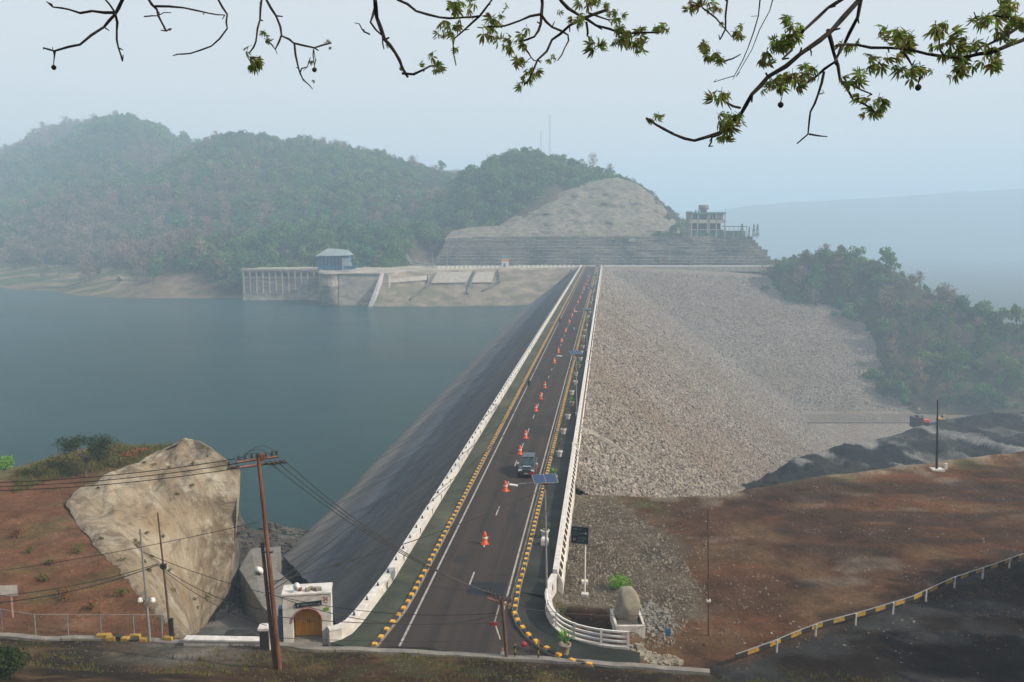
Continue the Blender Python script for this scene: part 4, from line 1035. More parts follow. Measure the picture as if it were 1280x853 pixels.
# ---- blue building
bb = thing('intake_building', 'blue clad hall with pale metal roof on the intake deck', 'building', (-101, 503, 0), 0)
m = MB(); m.box((0, 0, 4.2), (17, 12, 8.4)); m.build('wall', M['blue_wall'], bb)
m = MB(); m.add([(-9.6, -7, 8), (9.6, -7, 8.4), (9.6, 7, 8.4), (-9.6, 7, 8), (-3.5, -2, 12.2), (6.5, 5.5, 11.2), (-3.5, 2, 12.2), (9.6, -6.9, 8.7)], [(0, 1, 5, 4), (1, 2, 5), (2, 3, 6, 5), (3, 0, 4, 6), (4, 5, 6)]); m.build('roof', M['roof_pale'], bb)
for k in range(8):
    mm = MB(); mm.box((-8 + k * 2.05, -6.15, 4.2), (.3, .3, 8.2)); mm.build('pilaster', M['blue'], bb)
for k in range(7):
    mm = MB(); mm.box((-7 + k * 2.05, -6.06, 5), (1.1, .1, 4)); mm.build('window', M['glass_dark'], bb)
m = MB(); m.box((7.6, -6.6, 3.4), (4.2, 2, 6.8)); m.build('porch', M['roof_pale'], bb)
tb = thing('boat', 'small white and blue cabin craft stored on the intake deck beside the blue building', 'boat', Q(437, 337.5, 482), .2)
m = MB(); m.add([(-3, -1, .5), (3, -1, .5), (4.2, 0, 1.6), (3, 1, .5), (-3, 1, .5), (-3.2, -1.4, 2), (3.2, -1.4, 2), (5, 0, 2.4), (3.2, 1.4, 2), (-3.2, 1.4, 2)], [(0, 4, 3, 2, 1), (0, 1, 6, 5), (1, 2, 7, 6), (2, 3, 8, 7), (3, 4, 9, 8), (4, 0, 5, 9), (5, 6, 7, 8, 9)]); m.build('hull', M['blue_wall'], tb)
m = MB(); m.box((-.4, 0, 2.9), (4, 2.2, 1.7), taper=.85); m.build('cabin', M['roof_pale'], tb)
# ---- viewing building on the terrace
vb = thing('viewing_building', 'three storey open fronted viewing building with a round roof tank on the terraces', 'building', Q(893, 297.5, 588), 0)
vb.location.z = 17.2
S_ = .535
def fx_(px): return (px - 893) * S_
fl = [0, 6.0, 11.2, 18.3]
for nm, x0, x1, z0, z1, y0, y1, mt in (('ground_floor', 865, 904, 0, 4.6, 1, 12, 'green_trim'), ('floor_slab', 862, 906, 4.6, 5.1, 0, 12, 'facade'), ('middle_floor', 868, 902, 5.1, 9.0, 4, 12, 'void'),
                                 ('floor_slab', 862, 906, 9.0, 11.4, 0, 12, 'facade'), ('upper_floor', 864, 904, 11.4, 15.0, 2, 12, 'glass_dark'), ('roof_slab', 861, 906, 15.0, 16.2, -.4, 12.4, 'green_trim'),
                                 ('stair_tower', 860, 865, 0, 16.8, 1, 8, 'conc')):
    mm = MB(); mm.box(((fx_(x0) + fx_(x1)) / 2, (y0 + y1) / 2, (z0 + z1) / 2), ((x1 - x0) * S_, y1 - y0, z1 - z0)); mm.build(nm, M[mt], vb)
for px in (864.5, 872, 884, 886, 895, 905.5):
    mm = MB(); mm.box((fx_(px), .3, 7.7), (.6, .6, 15)); mm.build('column', M['facade'], vb)
for k in range(11):
    mm = MB(); mm.box((fx_(866 + k * 3.6), 1.9, 13.2), (1.2, .3, 2.4)); mm.build('window', M['facade'] if k > 5 else M['blue_wall'], vb)
mm = MB(); mm.lathe((fx_(881), 6, 16.2), [(2.2, 0), (2.2, 1.6), (3.4, 1.9), (3.4, 4.6), (3.0, 4.9)], 20); mm.build('roof_tank', M['conc'], vb, True)
for x in (874, 877, 870): mm = MB(); mm.box((fx_(x), 3, 17), (1.0, 1.0, 1.4)); mm.build('roof_vent', M['green_trim'], vb)
mm = MB(); mm.tube([(fx_(905.5), 0, 16), (fx_(905.5), 0, 19.5)], .15, 4); mm.build('mast', M['pole_grey'], vb)
an_ = thing('annex', 'low open green framed annex right of the viewing building', 'building', Q(920, 297, 590)); an_.location.z = 17.2
mm = MB(); mm.box((0, 5, 6.9), (15, 9, .5)); mm.build('roof', M['green_trim'], an_)
mm = MB(); mm.box((0, 6, 2), (14, 6, 4)); mm.build('wall', M['green_trim'], an_)
for k in range(6): mm = MB(); mm.box((-7 + k * 2.8, .8, 3.4), (.35, .35, 6.8)); mm.build('column', M['facade'], an_)
# guard tower
gt = thing('guard_booth', 'small white and orange booth with a teal roof at the head of the embankment', 'booth', Q(631.5, 335.5, 530)); gt.location.z = 0
m = MB(); m.box((0, 0, 2.6), (4.2, 4, 5.2)); m.build('wall', M['cap'], gt)
m = MB(); m.box((0, -.1, 4.4), (4.4, 4.1, 1.4)); m.build('band', pm('salmon_paint', (.65, .25, .15), (.5, .2, .12), 2), gt)
m = MB(); m.box((0, 0, 6.4), (5, 4.8, 1.4), taper=.55); m.build('roof', M['green_trim'], gt)
m = MB(); m.box((-.4, -2.1, 1.4), (1.1, .2, 2.2)); m.build('door', M['blue'], gt)
# guard stones
gs = MB(); gs.box((0, 0, .7), (.8, .8, 1.5), taper=.7); gsm = gs.mesh('guard_stone', M['white_clean'])
for k in range(34):
    px = 532 + k * 5.6
    if 623 < px < 640: continue
    p = Q(px, 334.5, 516 + (px - 532) * .09); o = link('guard_stone', gsm, None, (p.x, p.y, 0))
    gsn = (gsn if k else 0) + 1
    if px < 630: lb = '%s white guard stone from the left end of the row on the embankment road' % ordinal(gsn); last_ = gsn
    else: lb = '%s white guard stone to the right of the booth towards the dam' % ordinal(gsn - last_)
    tag(o, lb, 'guard stone', 'guard stones along the embankment road')
# ramp railing
m = MB(); rp_ = [Q(x, y, 515) for x, y in ((508, 318), (514, 326), (530, 329), (545, 331))]
m.tube(rp_, .22, 5); m.tube([p + Vector((0, 0, -1.6)) for p in rp_], .3, 5); o = m.build('ramp_railing', M['roof_pale']); tag(o, 'pale railing curving down to the embankment road below the woods', 'railing')
# masts
for px, yt, yb_, lb, r0 in ((687, 143, 196, 'taller thin grey radio mast on the wooded knoll', .42), (676, 163, 196, 'shorter thin radio mast just left of the taller one', .25)):
    p0 = Q(px, yb_ + 6, 722); p1 = Q(px, yt, 722); t_ = thing('radio_mast', lb, 'mast', p0); H_ = p1.z - p0.z
    m = MB()
    for k in range(3):
        an = k * 2.094; m.tube([(math.cos(an) * r0 * 1.6, math.sin(an) * r0 * 1.6, 0), (math.cos(an) * r0 * .6, math.sin(an) * r0 * .6, H_)], .09, 4)
    m.build('leg_frame', M['pole_grey'], t_)
    m = MB(); z = 0; k = 0
    while z < H_ - 2:
        an = k * 2.094; an2 = (k + 1) * 2.094; q = r0 * (1.6 - z / H_); m.tube([(math.cos(an) * q, math.sin(an) * q, z), (math.cos(an2) * q, math.sin(an2) * q, z + 1.6)], .07, 3); z += 1.6; k += 1
    m.build('lattice', M['pole_grey'], t_)
# thin poles on the embankment and terraces
for px, pt, pb_, Yd in ((541, 315, 336, 524), (559, 313, 336, 526), (837, 313, 334, 548), (724, 316, 334, 550), (1017, 338, 376, 480), (1063, 420, 441, 452), (752, 318, 335, 530)):
    p0 = Q(px, pb_, Yd); p1 = Q(px, pt, Yd); m = MB(); m.tube([(0, 0, 0), (0, 0, p1.z - p0.z)], .14, 5)
    if px > 1000: p0.z = float(fill_z(np.array(p0.x * DU[0] + p0.y * DU[1]), np.array(p0.x * DU[1] - p0.y * DU[0])))
    o = m.build('post', M['pole_grey'], loc=p0)
    lab = {541: 'thin pale post at the left end of the guard stones', 559: 'thin pale post behind the guard stones left of the booth', 837: 'thin post in front of the dark terraces right of the crest', 724: 'thin post at the head of the dam road on its left side', 1017: 'pale marker post high on the shaded rockfill', 1063: 'pale marker post low on the shaded rockfill beside the woods', 752: 'tall thin post at the head of the white right parapet'}[px]
    tag(o, lab, 'post')
# ================================================================== VEGETATION
def leaf_quads(mb, pts, size, rnd, up=.3):
    for p in pts:
        s = size * rnd.uniform(.6, 1.3); a = Vector((rnd.gauss(0, 1), rnd.gauss(0, 1), rnd.gauss(0, 1))).normalized()
        nrm = (a + Vector((0, 0, up))).normalized(); t = nrm.orthogonal().normalized(); t.rotate(Matrix.Rotation(rnd.uniform(0, 6.28), 3, nrm)); b = nrm.cross(t)
        mb.add([p - t * s * .5, p + b * s * .3, p + t * s * .5, p - b * s * .3], [(0, 1, 2, 3)])
def crown_mesh(seed, rad, h, base, n, leaf, lobes=8, flat=.7):
    rnd = random.Random(seed); mb = MB(); cs = []
    for k in range(lobes):
        an = rnd.uniform(0, 6.28); rr = rad * rnd.uniform(.1, .75); zz = base + h * rnd.uniform(.15, .85)
        if zz > base + h * .6: rr *= .6
        cs.append((Vector((math.cos(an) * rr, math.sin(an) * rr, zz)), rad * rnd.uniform(.3, .55)))
    pts = []
    for i in range(n):
        c, r = cs[i % lobes]; d = Vector((rnd.gauss(0, 1), rnd.gauss(0, 1), rnd.gauss(0, 1) + .25)).normalized() * r * (rnd.uniform(.55, 1.08))
        d.z *= flat; pts.append(c + d)
    leaf_quads(mb, pts, leaf, rnd, .5)
    return mb, cs
def trunk_mesh(seed, h, r, cs):
    rnd = random.Random(seed); mb = MB(); top = Vector((rnd.uniform(-.4, .4), rnd.uniform(-.4, .4), h * .6))
    mb.tube([(0, 0, -1.2), (0, 0, h * .25), top], [r * 1.2, r * .9, r * .6], 6)
    for c, rr in cs:
        mid = top.lerp(c, .5) + Vector((0, 0, .3)); mb.tube([top * rnd.uniform(.7, 1), mid, c + Vector((0, 0, rr * .3))], [r * .45, r * .3, r * .1], 4)
    return mb
def bare_mesh(seed, h, rad, n=26):
    rnd = random.Random(seed); mb = MB(); tips = []
    mb.tube([(0, 0, -1), (.1, 0, h * .4), (rnd.uniform(-.3, .3), 0, h * .7), (rnd.uniform(-.4, .4), .2, h)], [.22, .17, .1, .03], 5)
    for k in range(n):
        z = h * rnd.uniform(.3, .92); an = rnd.uniform(0, 6.28); L = rad * (1.1 - z / h * .6) * rnd.uniform(.5, 1)
        p0 = Vector((0, 0, z)); p1 = p0 + Vector((math.cos(an) * L * .5, math.sin(an) * L * .5, L * .35)); p2 = p0 + Vector((math.cos(an) * L, math.sin(an) * L, L * .9))
        mb.tube([p0, p1, p2], [.08, .05, .015], 3, False)
        for q in range(3):
            t = rnd.uniform(.3, 1); b = p0.lerp(p2, t); e_ = b + Vector((rnd.gauss(0, 1), rnd.gauss(0, 1), rnd.uniform(.3, 1.4))) * rad * .22; mb.tube([b, e_], [.035, .01], 3, False); tips.append(e_)
    lv = MB(); pts = []
    for t in tips:
        for q in range(3): pts.append(t + Vector((rnd.gauss(0, .4), rnd.gauss(0, .4), rnd.gauss(0, .4))))
    leaf_quads(lv, pts, .65, rnd, .2)
    return mb, lv
protos = {'green': [], 'olive': [], 'bare': [], 'cypress': [], 'palm': []}
def make_tree(kind, seed, loc, label, group=None, name='tree', scale=1.0):
    t = thing(name, label, 'tree', loc, 0, group)
    if kind in ('green', 'olive'):
        rnd = random.Random(seed); rad = rnd.uniform(3.6, 4.8); h = rnd.uniform(5, 6.5); base = rnd.uniform(1.6, 2.6)
        mb, cs = crown_mesh(seed, rad, h, base, 420, 1.05, rnd.randint(8, 11))
        c = mb.build('crown', M['leaf_' + kind], t, fix=False); k = trunk_mesh(seed, base + h, .28, cs).build('trunk', M['bark'], t, fix=False)
    elif kind == 'bare':
        a, b_ = bare_mesh(seed, 9, 3.2); k = a.build('trunk', M['bark'], t, fix=False); c = b_.build('crown', M['leaf_bare'], t, fix=False)
    elif kind == 'cypress':
        rnd = random.Random(seed); mb = MB(); pts = []
        for i in range(300):
            z = rnd.uniform(.5, 9); r = 1.3 * (1 - z / 9.6) ** .6; an = rnd.uniform(0, 6.28); pts.append(Vector((math.cos(an) * r, math.sin(an) * r, z)))
        leaf_quads(mb, pts, .7, rnd, .1); c = mb.build('crown', M['leaf_green'], t, fix=False); mb = MB(); mb.tube([(0, 0, -1), (0, 0, 6)], [.2, .08], 5); k = mb.build('trunk', M['bark'], t)
    protos[kind].append((c, k)); t.scale = (scale,) * 3
    return t
def place(kind, i, loc, label, group, scale, rz, name='tree'):
    c, k = protos[kind][i % len(protos[kind])]
    t = thing(name, label, 'tree', loc, rz, group); t.scale = (scale * random.uniform(.9, 1.15), scale * random.uniform(.9, 1.15), scale * random.uniform(.85, 1.2))
    for o in (c, k): n_ = o.copy(); col.objects.link(n_); n_.parent = t
    return t
# trees on the wooded spur (prototypes are real trees of that wood)
def spz(x, y): return float(spur(np.array([[x]]), np.array([[y]]))[0, 0])
GS = 'trees on the wooded spur right of the dam'
def spot(px, py):
    "first point of the spur seen at a photo pixel"
    for Yd in range(380, 640, 2):
        q = Q(px, py, Yd)
        if q.z < spz(q.x, q.y): return q
    return None
for k in range(4):
    q = spot(1000 + k * 62, 352 + k * 22) or Q(1050, 350, 540); make_tree('green', 11 + k, (q.x, q.y, spz(q.x, q.y)), '%s broad leafy green tree stepping down the middle of the spur' % ordinal(k + 1), 'leafy green ' + GS)
for k in range(4):
    q = spot(985 + k * 66, 380 + k * 20) or Q(1050, 350, 540); make_tree('olive', 31 + k, (q.x, q.y, spz(q.x, q.y)), '%s rounded olive tree in the diagonal line down the spur' % ordinal(k + 1), 'olive ' + GS)
for k in range(4):
    q = spot(1090 + k * 44, 356 + k * 22) or Q(1050, 350, 540); make_tree('bare', 51 + k, (q.x, q.y, spz(q.x, q.y)), '%s slim leafless tree below the falling ridge of the spur' % ordinal(k + 1), 'leafless ' + GS)
make_tree('cypress', 71, (0, 0, 0), 'narrow conical tree at the right end of the viewing terrace', None)
cp = protos['cypress'][0][0].parent; q = Q(927, 297, 584); cp.location = (q.x, q.y, 17); cp['label'] = 'tallest narrow conical tree beside the annex of the viewing building'
for px, s_, lb in ((936, .75, 'small conical tree between the annex and the terrace end'), (942, .95, 'left of two conical trees at the terrace corner'), (946.5, .9, 'rightmost conical tree at the terrace corner')):
    q = Q(px, 297, 584); place('cypress', 0, (q.x, q.y, 17), lb, None, s_, px)
# big named trees of the spur
for px, py, kd, s_, lb in ((1030, 340, 'green', 1.5, 'large rounded dark green tree on the crest of the spur'), (1068, 350, 'green', 1.45, 'broad dark green tree on the right shoulder of the spur crest'), (1005, 342, 'olive', 1.35, 'tall pale green tree at the left end of the spur crest'),
                           (970, 350, 'olive', 1.2, 'olive tree at the junction of far crest and spur'), (1148, 372, 'bare', 1.2, 'flat topped sparse tree standing against the haze'), (1188, 388, 'bare', 1.25, 'thin sparse tree on the falling ridge of the spur'),
                           (1195, 478, 'green', 1.9, 'massive dark blue green tree low on the spur'), (1110, 425, 'green', 1.5, 'dark green tree at the upper left edge of the low woods'), (1120, 480, 'bare', 1.3, 'brown leafless tree at the foot of the rockfill edge'), (1230, 510, 'olive', .8, 'bright green bushy tree beside the service road')):
    q = spot(px, py) or Q(px, py, 530); place(kd, px, (q.x, q.y, spz(q.x, q.y)), lb, None, s_, px)
# the remaining trees of the spur
cnt = 0; tries = 0
rnd = random.Random(5)
while cnt < 250 and tries < 6000:
    tries += 1; px = rnd.uniform(950, 1290); py = rnd.uniform(325, 515); q = spot(px, py)
    if q is None or q.z < -60: continue
    nn = float(fbm(np.array([q.x / 28]), np.array([q.y / 28]), 401)[0]) + rnd.uniform(-.12, .12)
    kd = 'green' if nn > .46 else ('olive' if nn > .38 else 'bare')
    zn = 'at the right edge of the view' if px > 1215 else ('on the crest line' if q.z > float(np.interp(q.x, [c_.x for c_ in crest], [c_.z for c_ in crest])) - 7 else ('beside the rockfill edge' if q.x - float(xfill(q.y)) < 18 else ('low down above the service road' if q.z < -42 else 'halfway up the slope')))
    sc_k = .55 + 1.0 * rnd.random() ** 1.6; sz_ = 'small' if sc_k < .75 else ('medium' if sc_k < 1.15 else 'large')
    kn = {'green': 'leafy green', 'olive': 'yellowish olive', 'bare': 'thin leafless'}[kd]
    lb = '%s %s tree %s of the wooded spur' % (sz_, kn, zn); gr = '%s %s trees %s of the wooded spur' % (sz_, kn, zn)
    place(kd, rnd.randint(0, 9), (q.x, q.y, spz(q.x, q.y) - .6), lb, gr, sc_k, rnd.uniform(0, 6)); cnt += 1
# undergrowth on the spur
def wood(name, n, xr, yr, hfun, kinds, keep=None, smin=.7, smax=1.4, pick=None, flatten=1.0):
    x = rng.uniform(*xr, n); y = rng.uniform(*yr, n); z = hfun(x, y)
    k = keep(x, y, z); x, y, z = x[k], y[k], z[k]
    idx = pick(x, y)
    k = idx >= 0; x, y, z, idx = x[k], y[k], z[k], idx[k]
    s = smin + (smax - smin) * rng.uniform(0, 1, len(x)) ** 1.8; scl = np.stack([s, s, s * rng.uniform(.7, 1.2, len(x)) * flatten], 1); rot = np.stack([rng.uniform(-.06, .06, len(x)), rng.uniform(-.06, .06, len(x)), rng.uniform(0, 6.28, len(x))], 1)
    return scatter(name, np.stack([x, y, z - .8], 1), scl, rot, idx, sources=kinds)
srcs = [protos['green'][i] for i in range(4)] + [protos['olive'][i] for i in range(4)] + [protos['bare'][i] for i in range(4)]
def inview(x, y, z): 
    px = 640 + FP * x / (y * math.cos(TH) + (CH - z) * math.sin(TH)); return (px > -60) & (px < 1340)
def pick_sp(x, y):
    nn = fbm(x / 28, y / 28, 401) + rng.uniform(-.1, .1, len(x)); r = rng.integers(0, 4, len(x))
    return np.where(nn > .47, r, np.where(nn > .38, 4 + r, 8 + r))
wood('undergrowth', 2600, (150, 330), (395, 600), lambda x, y: spur(x[None], y[None])[0], srcs, lambda x, y, z: (z > -60) & inview(x, y, z), .25, .55, pick_sp)
# the woods on the hills
def hzf(x, y): return hz(x[None], y[None])[0]
def keep_h(x, y, z):
    k = inview(x, y, z) & (z > -13.5)
    k &= ~((y < 588) & (x > -66)) & ~((y < 524) & (x > -152))
    k &= ~((x > 62) & (y < 640)) & ~((x < -185) & (z < -5) & (rng.uniform(0, 1, len(x)) < .9))
    px = 640 + FP * x / (y * math.cos(TH) + (CH - z) * math.sin(TH)); py = 426.5 - FP * ((y * -math.sin(TH) + (z - CH) * math.cos(TH)) / (y * math.cos(TH) + (CH - z) * math.sin(TH)))
    # nothing rooted on the quarried face itself
    fy_ = np.interp(x, [p.x for p in rt], [p.y for p in rt]); tz_ = np.interp(x, [p.x for p in rt], [p.z for p in rt]); by_ = np.interp(x, [p.x for p in rb], [p.y for p in rb]); rz2 = 15 + (tz_ - 15) * np.clip((y - by_) / (fy_ - by_), 0, 1)
    k &= ~((x > rb[0].x) & (x < rb[-1].x + 3) & (y < fy_ - 1) & (z < rz2 + 2.5))
    return k
def pick_h(x, y):
    nn = fbm(x / 120, y / 120, 431) + rng.uniform(-.16, .16, len(x)); r = rng.integers(0, 4, len(x))
    return np.where(nn > .49, r, np.where(nn > .42, 4 + r, 8 + r))
wood('far_woods', 24000, (-760, 330), (480, 1000), hzf, srcs, keep_h, .6, 1.75, pick_h)
wood('distant_woods', 17000, (-1500, 300), (1000, 1420), hzf, srcs, keep_h, .9, 2.3, pick_h)
# individual skyline trees
def hz1(x, y): return float(hzf(np.array([x]), np.array([y]))[0])
for px, py, Yd, kd, s_, lb in ((303, 178, 930, 'green', 1.25, 'round topped tree at the highest point of the middle ridge'), (551, 213, 925, 'green', 1.6, 'single dark upright tree standing above the falling ridge'), (613, 215, 716, 'bare', 1.35, 'pale spreading tree at the left end of the wooded knoll'),
                               (642, 200, 718, 'green', 1.5, 'tall tree on the left shoulder of the wooded knoll'), (741, 212, 716, 'bare', 1.5, 'bare upright tree at the top right of the wooded knoll'), (762, 218, 712, 'bare', 1.2, 'bare tree above the top of the quarried face'),
                               (822, 258, 660, 'olive', .9, 'small tree on the right rim of the quarried face'), (836, 276, 640, 'olive', 1.0, 'pale tree low on the right rim of the quarried face'), (845, 292, 606, 'green', 1.1, 'green tree at the foot of the quarried face beside the viewing building'), (852, 296, 600, 'olive', .7, 'small palm like tree immediately left of the viewing building')):
    q = Q(px, py, Yd); z = hz1(q.x, q.y) if Yd > 700 else q.z - 2
    place(kd, px, (q.x, q.y, max(z, q.z - 4)), lb, None, s_, px)
for k in range(7):
    px = 818 + k * 5.5; q = Q(px, 297, 592); place('green', k, (q.x, q.y, 16.5), '%s low dark shrub from the left in the hedge beside the viewing building' % ordinal(k + 1), 'hedge shrubs left of the viewing building', .45, k, 'hedge_shrub')
for k_, px in enumerate((822, 830, 873, 884, 912, 921, 926)):
    q = Q(px, 330, 553) if px < 840 else Q(px, 297, 582)
    if px < 840: place('olive', px, (q.x, q.y, 0), '%s bushy shrub at the foot of the terraces behind the crest' % ['left', 'right'][k_], 'shrubs at the foot of the terraces', .6, px, 'shrub')
    else: place('green', px, (q.x, q.y, 17), '%s dark green shrub from the left before the viewing building and annex' % ordinal(k_ - 1), 'shrubs before the viewing building', .38, px, 'shrub')
# ================================================================== OBJECTS
# ---- cones
cm = MB(); cm.lathe((0, 0, 0), [(.30, 0), (.30, .06), (.21, .08), (.20, .55), (.15, .9), (.07, 1.12)], 12); c_body = cm.mesh('cone_body', M['orange'], True)
cm = MB(); cm.lathe((0, 0, 0), [(.195, .52), (.205, .53), (.195, .64), (.185, .65)], 12); c_band = cm.mesh('band', M['refl'], True)
cm = MB(); cm.box((0, 0, .025), (.62, .62, .05)); c_base = cm.mesh('base', M['orange'])
cones = [(606, 680), (632, 614), (650, 568), (657, 548), (670, 514), (676, 499), (681, 485), (693, 454), (698, 441), (702, 428), (707, 415), (711.5, 404), (715, 396), (718, 389), (722.5, 379), (725, 373), (728, 367), (730, 361), (732.5, 356.5), (735, 352), (737, 348)]
clab = ['nearest orange traffic cone, on the centre line beside the dark tar patch', 'second orange traffic cone, between the near cone and the dark car', 'orange traffic cone just beyond the dark car', 'orange traffic cone directly behind the one beyond the dark car', 'nearest of three closely spaced orange cones level with the walker on the left', 'middle of three closely spaced orange cones level with the walker', 'farthest of three closely spaced orange cones beside the walker']
for i, (px, py) in enumerate(cones):
    p = P(px, py, 0); ord_ = ['eighth', 'ninth', 'tenth', 'eleventh', 'twelfth', 'thirteenth', 'fourteenth', 'fifteenth', 'sixteenth', 'seventeenth', 'eighteenth', 'nineteenth', 'twentieth', 'last']
    lb = clab[i] if i < 7 else '%s orange traffic cone counted from the near end of the dam road' % ord_[i - 7]
    t = thing('traffic_cone', lb, 'traffic cone', p, random.uniform(0, 1), 'traffic cones along the centre line'); t.scale = (1.0, 1.0, .95)
    link('cone_body', c_body, t); link('band', c_band, t); link('base', c_base, t)
    t.rotation_euler = (random.uniform(-.03, .03), random.uniform(-.03, .03), random.uniform(0, 1))
# ---- car
car = thing('car', 'dark blue black four wheel drive car with dull red lower flank driving towards the viewer', 'car', D(92.6, -8.25, 0), DRZ)
def loft(sections):
    mb = MB(); n = len(sections[0]); vs = [p for s in sections for p in s]; fs = []
    for i in range(len(sections) - 1):
        for k in range(n): fs.append((i * n + k, i * n + (k + 1) % n, (i + 1) * n + (k + 1) % n, (i + 1) * n + k))
    fs.append(tuple(range(n))); fs.append(tuple((len(sections) - 1) * n + k for k in range(n - 1, -1, -1))); mb.add(vs, fs); return mb
def csec(y, w, zb, zt, wt): return [(-w, y, zb), (w, y, zb), (w, y, zb + (zt - zb) * .6), (wt, y, zt), (-wt, y, zt), (-w, y, zb + (zt - zb) * .6)]
b = loft([csec(-2.30, .78, .45, .82, .70), csec(-2.15, .90, .38, 1.02, .80), csec(-1.3, .93, .36, 1.12, .84), csec(-.95, .93, .36, 1.15, .86), csec(.3, .93, .36, 1.16, .88), csec(1.9, .92, .38, 1.16, .86), csec(2.3, .86, .46, 1.08, .80)]).build('body', M['car'], car); bevel(b, .05, 3)
b = loft([csec(-1.05, .80, 1.10, 1.16, .76), csec(-.45, .80, 1.12, 1.72, .64), csec(-.2, .80, 1.12, 1.80, .66), csec(1.4, .80, 1.12, 1.80, .66), csec(2.05, .78, 1.12, 1.18, .7)]).build('cabin', M['glass_dark'], car); bevel(b, .04, 2)
m = MB(); m.box((0, .6, 1.82), (1.30, 1.9, .05)); bevel(m.build('roof', pm('slate_car_roof', (.035, .055, .07), (.03, .045, .06), 4, .3, bs=0, spec=.6), car), .02)
m = MB(); m.add([(-.70, -1.04, 1.17), (.70, -1.04, 1.17), (.60, -.47, 1.70), (-.60, -.47, 1.70)], [(0, 1, 2, 3)]); m.build('windscreen', pm('windscreen_glass', (.015, .05, .065), (.012, .04, .05), 2, .12, bs=0, spec=.8), car, fix=False, loc=(0, -.015, .01))
m = MB(); m.box((0, -1.6, 1.13), (.9, .5, .06)); bevel(m.build('bonnet_scoop', M['roof_pale'], car), .02)
for sx in (-1, 1):
    m = MB(); m.box((sx * .66, -2.22, .84), (.36, .14, .20)); bevel(m.build('headlight', M['lamp'], car), .03)
    m = MB(); m.box((sx * 1.02, -.75, 1.22), (.20, .10, .16)); bevel(m.build('mirror', M['lamp'], car), .02)
    m = MB(); m.box((sx * .945, .1, .52), (.05, 3.0, .26)); m.build('side_sill', M['red'], car)
    for y in (-1.45, 1.4):
        wq = MB(); 
        wq.tube([(sx * .74, y, .38), (sx * .97, y, .38)], .38, 16); wo_ = wq.build('wheel', M['tyre'], car)
        r_ = MB(); r_.tube([(sx * .975, y, .38), (sx * .985, y, .38)], .21, 10); r_.build('rim', M['chrome'], wo_)
m = MB(); m.box((.62, -2.30, .55), (.5, .16, .28)); bevel(m.build('bumper_corner', M['red'], car), .03)
m = MB(); m.box((0, -2.26, .82), (.86, .1, .2)); m.build('grille', M['dark_metal'], car)
m = MB(); m.box((0, -2.33, .55), (.46, .04, .14)); m.build('number_plate', M['line'], car)
m = MB(); m.box((0, -2.27, .50), (1.5, .12, .22)); bevel(m.build('bumper', M['dark_metal'], car), .03)
# ---- people
def person_mesh(joints, edges, radii, name, mat, par, loc=(0, 0, 0)):
    me = bpy.data.meshes.new(name); me.from_pydata(joints, edges, []); me.materials.append(mat)
    o = link(name, me, par, loc); md_ = o.modifiers.new('skin', 'SKIN')
    for i, r in enumerate(radii): me.skin_vertices[0].data[i].radius = (r, r) if not isinstance(r, tuple) else r
    me.skin_vertices[0].data[0].use_root = True
    s = o.modifiers.new('sub', 'SUBSURF'); s.levels = 1; s.render_levels = 1
    return o
HUMAN_E = [(0, 1), (1, 2), (2, 3), (3, 4), (2, 5), (5, 6), (6, 7), (2, 8), (8, 9), (9, 10), (0, 11), (11, 12), (12, 13), (13, 14), (0, 15), (15, 16), (16, 17), (17, 18)]
HUMAN_R = [.15, .14, .16, .065, .10, .065, .05, .038, .065, .05, .038, .10, .075, .05, .045, .10, .075, .05, .045]
def person(kind, label, loc, rz, cloth, helmet):
    t = thing('person', label, 'person', loc, rz)
    if kind == 'ride':
        J = [(0, .15, .86), (0, .10, 1.08), (0, 0, 1.36), (0, -.04, 1.50), (0, -.06, 1.60), (-.2, 0, 1.34), (-.3, -.2, 1.14), (-.3, -.46, 1.06), (.2, 0, 1.34), (.3, -.2, 1.14), (.3, -.46, 1.06), (-.12, .05, .82), (-.22, -.28, .74), (-.2, -.12, .36), (-.2, -.28, .32), (.12, .05, .82), (.22, -.28, .74), (.2, -.12, .36), (.2, -.28, .32)]
    else:
        J = [(0, 0, .92), (0, 0, 1.12), (0, 0, 1.40), (0, -.01, 1.52), (0, -.02, 1.60), (-.2, 0, 1.38), (-.27, .06, 1.10), (-.25, -.06, .86), (.2, 0, 1.38), (.27, -.06, 1.10), (.25, -.2, .90), (-.1, 0, .88), (-.12, -.16, .48), (-.12, -.06, .08), (-.12, -.2, .05), (.1, 0, .88), (.12, .10, .48), (.12, .28, .10), (.12, .16, .05)]
    person_mesh(J, HUMAN_E, HUMAN_R, 'body', cloth, t)
    hx, hy, hz_ = J[4]
    m = MB(); m.lathe((hx, hy, hz_), [(.055, -.02), (.085, .04), (.092, .12), (.075, .2), (.03, .235)], 10); m.build('head', M['skin'], t, True)
    m = MB(); m.lathe((hx, hy + .01, hz_), [(.115, .09), (.135, .13), (.125, .21), (.07, .27), (.02, .285)], 10); m.build('helmet' if kind == 'ride' else 'hair', helmet, t, True)
    for s in (7, 10):
        x, y, z = J[s]
        m = MB(); m.box((x, y - .03, z), (.07, .09, .04)); 
        for f in range(4): m.tube([(x - .03 + f * .02, y - .07, z), (x - .03 + f * .02, y - .12, z - .005), (x - .03 + f * .02, y - .135, z - .035)], .009, 5)
        m.tube([(x + (.03 if s == 7 else -.03), y - .03, z), (x + (.05 if s == 7 else -.05), y - .075, z - .01)], .01, 5); m.build('hand', M['skin'], t)
    return t
